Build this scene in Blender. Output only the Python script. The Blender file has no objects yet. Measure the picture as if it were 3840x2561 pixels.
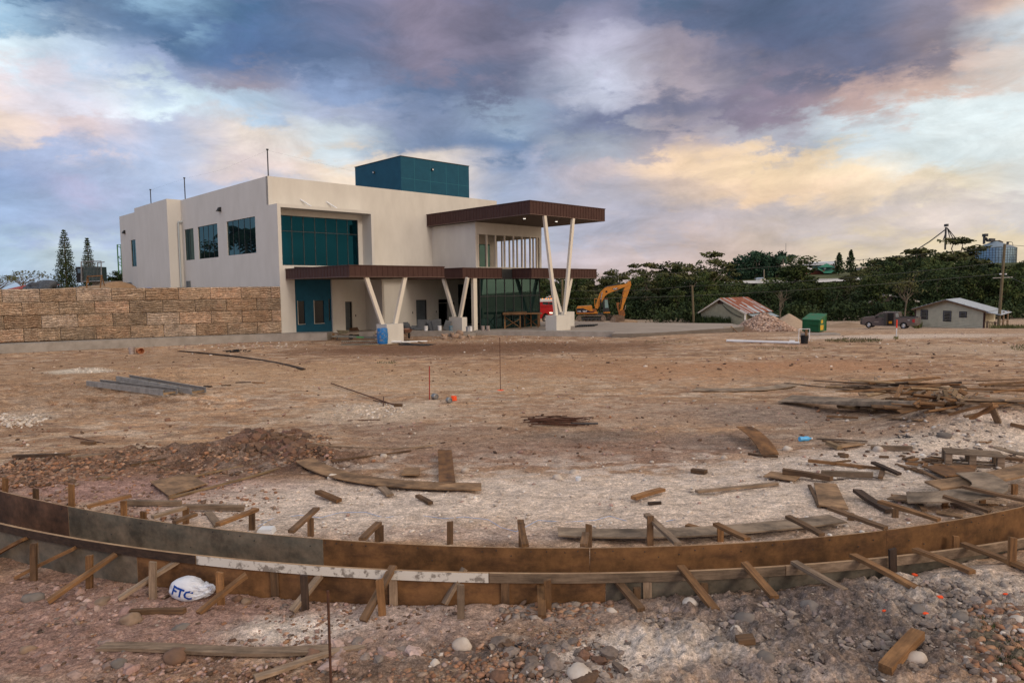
import bpy, bmesh, math, random
import numpy as np
from mathutils import Vector, Matrix, Euler
random.seed(7); RNG = np.random.default_rng(7)
sc = bpy.context.scene; COL = sc.collection
# ------------------------------------------------------------------ camera model (24 mm lens, 2.9 deg... solved from the building's lines)
F = 2582.; PITCH = 0.0765; ROLL = -0.0121; YAW = 0.7729; H = 3.3
CX, SX = math.cos, math.sin
def ray(u, v):                        # u, v in pixels of the 3840 px wide photograph
    x = (u-1920)/F; y = (v-1280.5)/F
    x2 = CX(ROLL)*x + SX(ROLL)*y; y2 = -SX(ROLL)*x + CX(ROLL)*y
    Yd = CX(PITCH)*y2 + SX(PITCH); Z = -SX(PITCH)*y2 + CX(PITCH)
    return Vector((x2, Z, -Yd))
def GS(u, v, z=0.):
    r = ray(u, v); t = (z-H)/r.z; return Vector((t*r.x, t*r.y, z))
K = 1.63335
def S(x): x = min(1, max(0, x)); return x*x*(3-2*x)
def nS(x): x = np.clip(x, 0, 1); return x*x*(3-2*x)
def P0(u, v, z=0.): return GS(u*K, v*K, z)
C0 = Vector((-16.1076, 48.1194, 0))
AX = Vector((CX(YAW), SX(YAW), 0)); BX = Vector((-SX(YAW), CX(YAW), 0))
def W(a, b, z): return C0 + AX*a + BX*b + Vector((0, 0, z))
def AB(p): d = p-C0; return (d.dot(AX), d.dot(BX))
# ------------------------------------------------------------------ terrain shape
NFP = [P0(u, v, .45) for u, v in ((0,1199),(454,1273),(588,1285),(1123,1313),(1354,1312),(1763,1298),(2090,1273),(2351,1233))]
FFP = [P0(u, v, .45) for u, v in ((0,1126),(152,1164.5),(588,1222),(742,1237),(1176,1256),(1355,1261),(1763,1243),(2034,1216),(2351,1163))]
NFC = np.polyfit([p.x for p in NFP], [p.y for p in NFP], 3)
FFC = np.polyfit([p.x for p in FFP], [p.y for p in FFP], 3)
def nfy(x): return np.polyval(NFC, np.clip(x, -7.6, 7.2))
def ffy(x): return np.polyval(FFC, np.clip(x, -8.2, 7.8))
BUMPS = []                            # (cx, cy, sx, sy, rot, h)
def bump(u, v, sx, sy, h, rot=0, z=0): p = P0(u, v, z); BUMPS.append((p.x, p.y, sx, sy, rot, h))
bump(590, 1040, .75, .42, .42, .25); bump(430, 1062, 1.2, .42, .24, .1); bump(180, 1088, 1.4, .5, .16); bump(700,1050,.7,.35,.2)
bump(2330, 985, 2.4, 1.5, .62, .2); bump(2200, 1000, 1.5, .9, .3); bump(2080, 1035, 1.2, .6, .12); bump(2420, 950, 3, 2, .5)
bump(1300, 812, 4, 1.0, .06); bump(960, 808, 4, 1.0, .06); bump(420, 905, 1.6, .8, .13); bump(250, 880, 2.2, .9, .10); bump(120, 925, 1.5, .7, .1)
bump(860, 940, 1.0, .4, .1); bump(0, 975, .7, .35, .2); bump(1700, 940, 2, .6, .06); bump(220, 850, 1.4, .5, .15)
def T(x, y):
    """height of the bare ground"""
    x = np.asarray(x, float); y = np.asarray(y, float)
    z = -1.2*nS((y-44)/30)*nS((x+2)/14)
    ang = x/np.maximum(y, 1)
    z = z - .12*nS((y-31)/7)*(1-nS((x-7)/5))
    amp = np.interp(ang, [-.8, .05, .2, .33, .45, .6, .7, .9], [3, 1, 1.2, 5, 11, 13.5, 14, 15])
    z = z + amp*nS((y-115)/230)
    n = nfy(x); f = ffy(x)
    out = np.interp(x, [-6.4, -3.5, -1.1, 1.3, 2.7, 4.3, 5.7, 8], [-.04, .05, .09, .17, .20, .27, .33, .36])
    wo = nS((y-2)/2)
    berm = np.interp(x, [-1.5, .6, 2.5, 4, 7], [0, .05, .15, .17, .17])*nS((n-y-.04)/.55)
    z = z + np.where(y < n-.03, (out+berm)*wo, 0)
    ins = np.interp(x, [-7, -2, 2, 7], [.22, .2, .22, .25])
    z = z + np.where(y > f+.03, ins*(1-nS((y-f)/6.5)), 0)
    for cx, cy, sx, sy, rot, h in BUMPS:
        dx, dy = x-cx, y-cy; c, s = math.cos(rot), math.sin(rot)
        a = (c*dx+s*dy)/sx; b = (-s*dx+c*dy)/sy
        z = z + h*np.exp(-(a*a+b*b))*np.where(y > f+.05, 1, 0)
    return z
def TT(x, y): return float(T(x, y))
def g_(u, v):                         # photograph pixel -> point on the ground
    r = ray(u, v); zs = np.linspace(.9, -1.5, 241); t = (zs-H)/r.z; h = T(t*r.x, t*r.y)-zs; k = np.nonzero(h >= 0)[0]
    if len(k): i = max(int(k[0]), 1); f = h[i-1]/(h[i-1]-h[i]+1e-9) if h[i-1] < 0 else 0; z = zs[i-1]+(zs[i]-zs[i-1])*f
    else: z = -1.2
    p = GS(u, v, z); p.z = TT(p.x, p.y); return p
def gv(u, v):                         # the same for arrays
    x = (u-1920)/F; y = (v-1280.5)/F; x2 = CX(ROLL)*x+SX(ROLL)*y; y2 = -SX(ROLL)*x+CX(ROLL)*y
    rz = -(CX(PITCH)*y2+SX(PITCH)); ry = -SX(PITCH)*y2+CX(PITCH); z = np.zeros_like(x)+.7
    for _ in range(12): t = (z-H)/rz; z = .4*z+.6*T(t*x2, t*ry)
    zs = np.linspace(.75, -.06, 46)[:, None]; t = (zs-H)/rz[None]; h = T(t*x2, t*ry) >= zs; i = np.argmax(h, 0); z = np.where(h.any(0), zs[i, 0], z)
    t = (z-H)/rz; X_, Y_ = t*x2, t*ry; return X_, Y_, T(X_, Y_)
def P(u, v, dz=0.): p = g_(u*K, v*K); p.z += dz; return p
def topz(base, u, v):                 # height of the point straight above base that is seen at row v (U px)
    r = ray(u*K, v*K); t = math.hypot(base.x, base.y)/math.hypot(r.x, r.y); return H+t*r.z
# ------------------------------------------------------------------ value noise
def vnoise(x, y, seed=0):
    xi = np.floor(x).astype(np.int64); yi = np.floor(y).astype(np.int64); fx = x-xi; fy = y-yi
    def h(a, b):
        n = (a*374761393 + b*668265263 + seed*974634777) & 0x7fffffff
        n = ((n ^ (n >> 13))*1274126177) & 0x7fffffff
        return ((n ^ (n >> 16)) & 0xffff)/65535.
    fx = fx*fx*(3-2*fx); fy = fy*fy*(3-2*fy)
    a, b, c, d = h(xi, yi), h(xi+1, yi), h(xi, yi+1), h(xi+1, yi+1)
    return (a*(1-fx)+b*fx)*(1-fy)+(c*(1-fx)+d*fx)*fy
def fbm(x, y, s, octv=4, seed=0, gain=.5):
    x = np.asarray(x, float)/s; y = np.asarray(y, float)/s; r = 0; a = 1; t = 0
    for i in range(octv):
        r = r+a*(vnoise(x, y, seed+i)*2-1); t += a; a *= gain; x = x*2.03+13.1; y = y*2.01+7.7
    return r/t
# ------------------------------------------------------------------ materials
def sr(r, g, b): return tuple(((c/255)/12.92 if c/255 <= .04045 else ((c/255+.055)/1.055)**2.4) for c in (r, g, b))+(1,)
MATS = {}
def mat(name, c1, c2=None, scale=4., rough=.8, bump=.0, bscale=None, stretch=(1,1,1), metal=0., detail=6, spec=.3, rnd=0., lo=.35, hi=.65, c3=None, dist=.01, emit=None, blot=0.):
    if name in MATS: return MATS[name]
    m = bpy.data.materials.new(name); MATS[name] = m; m.use_nodes = True; nt = m.node_tree; N = nt.nodes; L = nt.links
    bs = N['Principled BSDF']; bs.inputs['Roughness'].default_value = rough; bs.inputs['Metallic'].default_value = metal
    bs.inputs['Specular IOR Level'].default_value = spec
    c1 = tuple(c1[:3])+(1,); bs.inputs['Base Color'].default_value = c1
    if emit: bs.inputs['Emission Color'].default_value = c1; bs.inputs['Emission Strength'].default_value = emit
    if c2 is not None or bump:
        tc = N.new('ShaderNodeTexCoord'); mp = N.new('ShaderNodeMapping'); mp.inputs['Scale'].default_value = stretch
        oi = N.new('ShaderNodeObjectInfo'); mu = N.new('ShaderNodeMath'); mu.operation = 'MULTIPLY'; mu.inputs[1].default_value = 37.
        L.new(oi.outputs['Random'], mu.inputs[0]); ad = N.new('ShaderNodeVectorMath'); ad.operation = 'ADD'
        L.new(tc.outputs['Object'], ad.inputs[0]); L.new(mu.outputs[0], ad.inputs[1]); L.new(ad.outputs[0], mp.inputs['Vector'])
    if c2 is not None:
        n = N.new('ShaderNodeTexNoise'); n.inputs['Scale'].default_value = scale; n.inputs['Detail'].default_value = detail; n.inputs['Roughness'].default_value = .65
        L.new(mp.outputs[0], n.inputs['Vector'])
        cr = N.new('ShaderNodeValToRGB'); e = cr.color_ramp.elements
        e[0].position = lo; e[0].color = c1; e[1].position = hi; e[1].color = tuple(c2[:3])+(1,)
        if c3: x = e.new((lo+hi)/2); x.color = tuple(c3[:3])+(1,)
        L.new(n.outputs['Fac'], cr.inputs['Fac']); out = cr.outputs['Color']
        if rnd:
            hv = N.new('ShaderNodeHueSaturation'); mr = N.new('ShaderNodeMapRange'); mr.inputs[3].default_value = 1-rnd; mr.inputs[4].default_value = 1+rnd
            L.new(oi.outputs['Random'], mr.inputs[0]); L.new(mr.outputs[0], hv.inputs['Value']); L.new(out, hv.inputs['Color']); out = hv.outputs['Color']
        if blot:                      # weathering: broad uneven stains over the grain
            n9 = N.new('ShaderNodeTexNoise'); n9.inputs['Scale'].default_value = 2.6; n9.inputs['Detail'].default_value = 7; n9.inputs['Roughness'].default_value = .7; L.new(ad.outputs[0], n9.inputs['Vector'])
            q9 = N.new('ShaderNodeMapRange'); L.new(n9.outputs['Fac'], q9.inputs[0]); q9.inputs[1].default_value = .36; q9.inputs[2].default_value = .62; q9.inputs[3].default_value = 1-blot; q9.inputs[4].default_value = 1+blot*.45
            s9 = N.new('ShaderNodeVectorMath'); s9.operation = 'SCALE'; L.new(out, s9.inputs[0]); L.new(q9.outputs[0], s9.inputs['Scale']); out = s9.outputs[0]
        L.new(out, bs.inputs['Base Color'])
    if bump:
        n2 = N.new('ShaderNodeTexNoise'); n2.inputs['Scale'].default_value = bscale or scale*3; n2.inputs['Detail'].default_value = 8; n2.inputs['Roughness'].default_value = .7
        L.new(mp.outputs[0], n2.inputs['Vector']); bp = N.new('ShaderNodeBump'); bp.inputs['Strength'].default_value = bump; bp.inputs['Distance'].default_value = dist
        L.new(n2.outputs['Fac'], bp.inputs['Height']); L.new(bp.outputs[0], bs.inputs['Normal'])
    return m
WOODK = dict(stretch=(1.2, 14, 14), scale=2.2, rough=.75, bump=.5, bscale=9, rnd=.3, dist=.004, blot=.36)
def wood(n, a, b): return mat(n, a, b, **WOODK)
W_OR = wood('wood_orange', (.29,.15,.062), (.13,.066,.030)); W_BR = wood('wood_brown', (.18,.102,.052), (.078,.046,.026))
W_GR = wood('wood_grey', (.31,.222,.152), (.155,.106,.070)); W_DK = wood('wood_dark', (.075,.045,.03), (.035,.022,.016)); W_LT = wood('wood_light', (.34,.235,.135), (.21,.135,.075))
PLK = dict(stretch=(1, 3, 3), scale=1.8, rough=.7, bump=.3, bscale=12, dist=.002, detail=8, blot=.55)
P_OR = mat('ply_orange', (.235,.115,.043), (.075,.036,.018), rnd=.12, c3=(.185,.09,.036), lo=.30, hi=.72, **PLK); P_GR = mat('ply_grey', (.115,.105,.082), (.185,.145,.105), rnd=.15, **PLK)
P_WE = mat('ply_weathered', (.34,.255,.18), (.20,.145,.10), rnd=.15, **PLK); P_TN = mat('ply_tan', (.37,.225,.12), (.20,.12,.065), rnd=.15, **PLK); P_RD = mat('ply_reddish', (.15,.075,.045), (.075,.042,.028), rnd=.1, **PLK)
P_WH = mat('white_smeared_paint', (.62,.58,.52), (.24,.21,.18), stretch=(1,1,1), scale=9, rough=.6, lo=.52, hi=.60)
EDGE = mat('cut_edge', (.42,.28,.165), (.26,.16,.09), stretch=(1,1,8), scale=4)
WALLM = mat('cream_stucco', (.61,.59,.55), (.535,.515,.475), scale=.9, stretch=(1,1,.4), rough=.9, bump=.25, bscale=60, detail=9, dist=.002, lo=.3, hi=.75)
WALL2 = mat('cream_stucco_smooth', (.62,.595,.545), (.545,.52,.475), scale=.8, stretch=(1,1,.4), detail=9, rough=.85)
BROWN = mat('brown_metal', (.066,.031,.026), (.052,.024,.020), scale=2, rough=.6, spec=.22, metal=.0)
TEALW = mat('teal_paint', (.009,.075,.125), (.007,.062,.105), scale=1.4, rough=.8, bump=.2, bscale=40)
BLUEW = mat('blue_paint', (.012,.10,.17), (.008,.075,.13), scale=1.4, rough=.75)
CONC = mat('concrete', (.34,.31,.28), (.25,.225,.20), scale=1.6, rough=.9, bump=.4, bscale=30, detail=10)
CONCD = mat('concrete_floor', (.36,.30,.25), (.28,.235,.20), scale=.5, rough=.85, detail=10)
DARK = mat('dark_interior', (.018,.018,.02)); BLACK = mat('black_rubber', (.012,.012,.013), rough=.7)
GREYM = mat('grey_door', (.10,.12,.135), (.08,.095,.11), scale=2, rough=.5); WHITE = mat('white_plastic', (.75,.76,.78), (.62,.63,.65), scale=3, rough=.4)
STEEL = mat('galvanised', (.33,.34,.35), (.20,.20,.20), scale=5, rough=.4, metal=.6); RUST = mat('rusty_steel', (.11,.045,.025), (.05,.025,.018), scale=20, rough=.85)
STEELD = mat('dark_steel', (.06,.065,.07), (.04,.04,.045), scale=6, rough=.5, metal=.5)
CREAMC = mat('column_paint', (.66,.61,.53), (.63,.58,.50), scale=1.5, rough=.6)
YEL = mat('machine_yellow', (.56,.215,.018), (.40,.15,.016), scale=3, rough=.45, spec=.5); YELR = mat('worn_yellow', (.36,.13,.03), (.12,.055,.03), scale=5, rough=.7)
MUDDY = mat('muddy_steel', (.23,.18,.15), (.11,.085,.07), scale=5, rough=.85)
BLUEB = mat('blue_barrel', (.012,.15,.42), (.20,.22,.25), scale=7, rough=.5, lo=.5, hi=.62); BLUEP = mat('blue_plastic', (.03,.22,.55), rough=.35)
ORANG = mat('orange_paint', (.85,.09,.02), rough=.6); RED = mat('red_paint', (.45,.012,.015), (.36,.01,.012), scale=4, rough=.25, spec=.6)
CHROME = mat('chrome', (.6,.6,.6), rough=.2, metal=1.); LAMPW = mat('lamp_white', (1,.95,.85), emit=2.2); AMBER = mat('amber_lamp', (1,.28,.03), emit=2.5)
GREEN = mat('green_bin', (.012,.12,.045), (.01,.085,.035), scale=3, rough=.45); GRENR = mat('green_roof', (.02,.19,.11), (.015,.13,.08), scale=2, rough=.5)
def glass(name, tint, refl, transp, rough=.02):
    m = bpy.data.materials.new(name); m.use_nodes = True; nt = m.node_tree; N = nt.nodes; L = nt.links; N.remove(N['Principled BSDF'])
    g = N.new('ShaderNodeBsdfGlossy'); g.inputs['Color'].default_value = refl; g.inputs['Roughness'].default_value = rough
    t = N.new('ShaderNodeBsdfTransparent'); t.inputs['Color'].default_value = tint
    d = N.new('ShaderNodeBsdfDiffuse'); d.inputs['Color'].default_value = (tint[0]*.15, tint[1]*.15, tint[2]*.15, 1)
    m1 = N.new('ShaderNodeMixShader'); m1.inputs[0].default_value = transp; L.new(d.outputs[0], m1.inputs[1]); L.new(t.outputs[0], m1.inputs[2])
    lw = N.new('ShaderNodeLayerWeight'); lw.inputs[0].default_value = .55
    m2 = N.new('ShaderNodeMixShader'); L.new(lw.outputs['Fresnel'], m2.inputs[0]); L.new(m1.outputs[0], m2.inputs[1]); L.new(g.outputs[0], m2.inputs[2])
    L.new(m2.outputs[0], N['Material Output'].inputs[0]); MATS[name] = m; return m
GLT = glass('teal_glass', (.05,.36,.46,1), (.024,.165,.27,1), .85); GLS = glass('store_glass', (.12,.36,.34,1), (.30,.52,.50,1), .75); GLB = glass('side_glass', (.05,.10,.12,1), (.34,.55,.60,1), .15)
GLC = glass('vehicle_glass', (.25,.35,.38,1), (.6,.8,.85,1), .4)
# ------------------------------------------------------------------ object helpers
def tag(o, label=None, cat=None, group=None, kind=None):
    if label: o['label'] = label
    if cat: o['category'] = cat
    if group: o['group'] = group
    if kind: o['kind'] = kind
    return o
def thing(name, loc, label, cat, group=None, rz=0.):
    o = bpy.data.objects.new(name, None); COL.objects.link(o); o.location = loc; o.rotation_euler = (0, 0, rz); o.empty_display_size = .1
    return tag(o, label, cat, group)
def copy_tree(o, parent=None):
    c = o.copy(); COL.objects.link(c); c.parent = parent
    for ch in o.children: copy_tree(ch, c)
    return c
class MB:
    def __init__(s): s.v = []; s.f = []; s.m = []; s.mi = 0
    def add(s, vs, fs):
        b = len(s.v); s.v += [tuple(v) for v in vs]; s.f += [tuple(b+i for i in f) for f in fs]; s.m += [s.mi]*len(fs); return s
    def box(s, x0, x1, y0, y1, z0, z1, M=None):
        vs = [Vector(p) for p in ((x0,y0,z0),(x1,y0,z0),(x1,y1,z0),(x0,y1,z0),(x0,y0,z1),(x1,y0,z1),(x1,y1,z1),(x0,y1,z1))]
        if M: vs = [M@v for v in vs]
        return s.add(vs, [(3,2,1,0),(4,5,6,7),(0,1,5,4),(1,2,6,5),(2,3,7,6),(3,0,4,7)])
    def bar(s, p, q, w, h, up=(0,0,1)):
        p = Vector(p); q = Vector(q); d = (q-p).normalized(); up = Vector(up)
        if abs(d.dot(up)) > .98: up = Vector((0,1,0))
        a = d.cross(up).normalized(); b = a.cross(d).normalized(); a *= w/2; b *= h/2
        vs = [p-a-b, p+a-b, p+a+b, p-a+b, q-a-b, q+a-b, q+a+b, q-a+b]
        return s.add(vs, [(0,1,2,3),(7,6,5,4),(0,4,5,1),(1,5,6,2),(2,6,7,3),(3,7,4,0)])
    def tube(s, p, q, r, r2=None, n=10, cap=True):
        p = Vector(p); q = Vector(q); r2 = r if r2 is None else r2; d = (q-p).normalized(); up = Vector((0,0,1)) if abs(d.z) < .98 else Vector((1,0,0))
        a = d.cross(up).normalized(); b = a.cross(d); vs = []
        for c, rr in ((p, r), (q, r2)):
            for i in range(n): t = 2*math.pi*i/n; vs.append(c+a*(rr*math.cos(t))+b*(rr*math.sin(t)))
        fs = [(i, (i+1) % n, n+(i+1) % n, n+i) for i in range(n)]
        if cap: fs += [tuple(range(n-1, -1, -1)), tuple(range(n, 2*n))]
        return s.add(vs, fs)
    def path(s, pts, r, n=6):
        for p, q in zip(pts[:-1], pts[1:]): s.tube(p, q, r, n=n)
        return s
    def prism(s, poly, y0, y1, M=None):       # polygon in x,z extruded along y
        n = len(poly); vs = [Vector((x, y0, z)) for x, z in poly]+[Vector((x, y1, z)) for x, z in poly]
        if M: vs = [M@v for v in vs]
        return s.add(vs, [tuple(range(n)), tuple(range(2*n-1, n-1, -1))]+[(i+n, (i+1) % n+n, (i+1) % n, i) for i in range(n)])
    def lathe(s, prof, c=(0,0,0), n=20, M=None):
        vs = []; c = Vector(c)
        for r, z in prof:
            for i in range(n): t = 2*math.pi*i/n; vs.append(c+Vector((r*math.cos(t), r*math.sin(t), z)))
        if M: vs = [M@v for v in vs]
        fs = [(j*n+i, j*n+(i+1) % n, (j+1)*n+(i+1) % n, (j+1)*n+i) for j in range(len(prof)-1) for i in range(n)]
        return s.add(vs, fs)
    def build(s, name, m, parent=None, o=(0,0,0), smooth=False, fix=True, mats=None):
        me = bpy.data.meshes.new(name); o = Vector(o)
        me.from_pydata([tuple(Vector(v)-o) for v in s.v], [], s.f)
        for mm in (mats or [m]): me.materials.append(mm)
        if mats: me.polygons.foreach_set('material_index', s.m)
        if fix:
            bm = bmesh.new(); bm.from_mesh(me); bmesh.ops.recalc_face_normals(bm, faces=bm.faces); bm.to_mesh(me); bm.free()
        if smooth: me.polygons.foreach_set('use_smooth', [True]*len(me.polygons)); me.set_sharp_from_angle(angle=.7)
        ob = bpy.data.objects.new(name, me); COL.objects.link(ob)
        if parent: ob.parent = parent
        else: ob.location = o
        return ob
def npmesh(name, co, faces, m, parent=None, smooth=True, cols=None, attr='Col'):
    me = bpy.data.meshes.new(name); faces = np.asarray(faces, np.int32); k = faces.shape[1]
    me.vertices.add(len(co)); me.vertices.foreach_set('co', np.asarray(co, np.float32).ravel())
    me.loops.add(faces.size); me.loops.foreach_set('vertex_index', faces.ravel())
    me.polygons.add(len(faces)); me.polygons.foreach_set('loop_start', np.arange(len(faces), dtype=np.int32)*k)
    me.polygons.foreach_set('use_smooth', np.full(len(faces), smooth)); me.update(calc_edges=True); me.validate()
    if cols is not None:
        a = me.color_attributes.new(attr, 'FLOAT_COLOR', 'POINT'); c = np.ones((len(co), 4), np.float32); c[:, :3] = cols; a.data.foreach_set('color', c.ravel())
    me.materials.append(m); ob = bpy.data.objects.new(name, me); COL.objects.link(ob)
    if parent: ob.parent = parent
    return ob
def text_mesh(txt, size, name, m, parent, M, ext=.002, bold=0.):
    cu = bpy.data.curves.new('t', 'FONT'); cu.body = txt; cu.size = size; cu.extrude = ext; cu.offset = bold; cu.align_x = 'CENTER'; cu.align_y = 'CENTER'; cu.resolution_u = 2
    o = bpy.data.objects.new('t', cu); COL.objects.link(o); dg = bpy.context.evaluated_depsgraph_get(); me = bpy.data.meshes.new_from_object(o.evaluated_get(dg))
    bpy.data.objects.remove(o); me.transform(M); me.materials.clear(); me.materials.append(m); ob = bpy.data.objects.new(name, me); COL.objects.link(ob); ob.parent = parent; return ob
def frame_of(p, q, up=Vector((0,0,1))):
    d = (q-p).normalized()
    if abs(d.dot(up)) > .97: up = Vector((0,1,0))
    y = up.cross(d).normalized(); z = d.cross(y); return Matrix((d, y, z)).transposed().to_4x4()
def plank(name, pts, w, t, m, label=None, cat='board', group=None, roll=0., parent=None, off=None, lift=True, jag=0.):
    """a board; mesh x axis runs along its length; pts = centre line (>=2) on its underside"""
    pts = [Vector(p) for p in pts]; L = (pts[-1]-pts[0]).length
    R = frame_of(pts[0], pts[-1])
    if roll: R = R@Matrix.Rotation(roll, 4, 'X')
    Mi = (Matrix.Translation(pts[0])@R).inverted(); lp = [Mi@p for p in pts]
    if len(lp) > 2:                   # smooth the centre line
        xs = [p.x for p in lp]; ks = np.linspace(xs[0], xs[-1], 15); d = min(3, len(lp)-1)
        cy = np.polyfit(xs, [p.y for p in lp], d); cz = np.polyfit(xs, [p.z for p in lp], d)
        lp = [Vector((x, np.polyval(cy, x), np.polyval(cz, x))) for x in ks]
    else:                             # sawn boards are never quite straight
        b1, b2 = random.gauss(0, .006)*min(L, 2), random.gauss(0, .005)*min(L, 2); lp = [lp[0].lerp(lp[1], k/4)+Vector((0, b1*math.sin(math.pi*k/4), b2*math.sin(math.pi*k/4))) for k in range(5)]
    vs = []; n = len(lp); jag = jag or .12; j0, j1 = random.uniform(-jag, jag), random.uniform(-jag, jag)
    for i, p in enumerate(lp):
        q = lp[min(i+1, n-1)]-lp[max(i-1, 0)]; nv = Vector((-q.y, q.x, 0)).normalized()
        sk = j0 if i == 0 else (j1 if i == n-1 else 0)
        for a, b in ((-.5, 0), (.5, 0), (.5, 1), (-.5, 1)): vs.append(p+nv*(a*w)+Vector((sk*a*w*2, 0, b*t)))
    fs = [(0,1,2,3), tuple((n-1)*4+k for k in (3,2,1,0))]
    for i in range(n-1):
        b = i*4; fs += [(b+k, b+4+k, b+4+(k+1) % 4, b+(k+1) % 4) for k in range(4)]
    mb = MB(); mb.add(vs, fs); o = mb.build(name, m, fix=True)
    o.matrix_world = Matrix.Translation(pts[0]-(off or Vector((0,0,0))))@R
    if parent: o.parent = parent
    else: tag(o, label, cat, group)
    return o
def rockmesh(name, r, seed, m, sub=3, rough=.25, flat=(1,.8,.6)):
    bm = bmesh.new(); bmesh.ops.create_icosphere(bm, subdivisions=sub, radius=1); rd = random.Random(seed); off = Vector((rd.random()*50, rd.random()*50, rd.random()*50))
    from mathutils import noise
    for v in bm.verts:
        n = noise.noise(v.co*1.1+off)*rough*1.3+noise.noise(v.co*3+off)*rough*.4+noise.noise(v.co*8+off)*rough*.12
        v.co = Vector((v.co.x*flat[0], v.co.y*flat[1], v.co.z*flat[2]))*(r*(1+n))
    me = bpy.data.meshes.new(name); bm.to_mesh(me); bm.free(); me.polygons.foreach_set('use_smooth', [True]*len(me.polygons)); me.materials.append(m); return me
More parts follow.
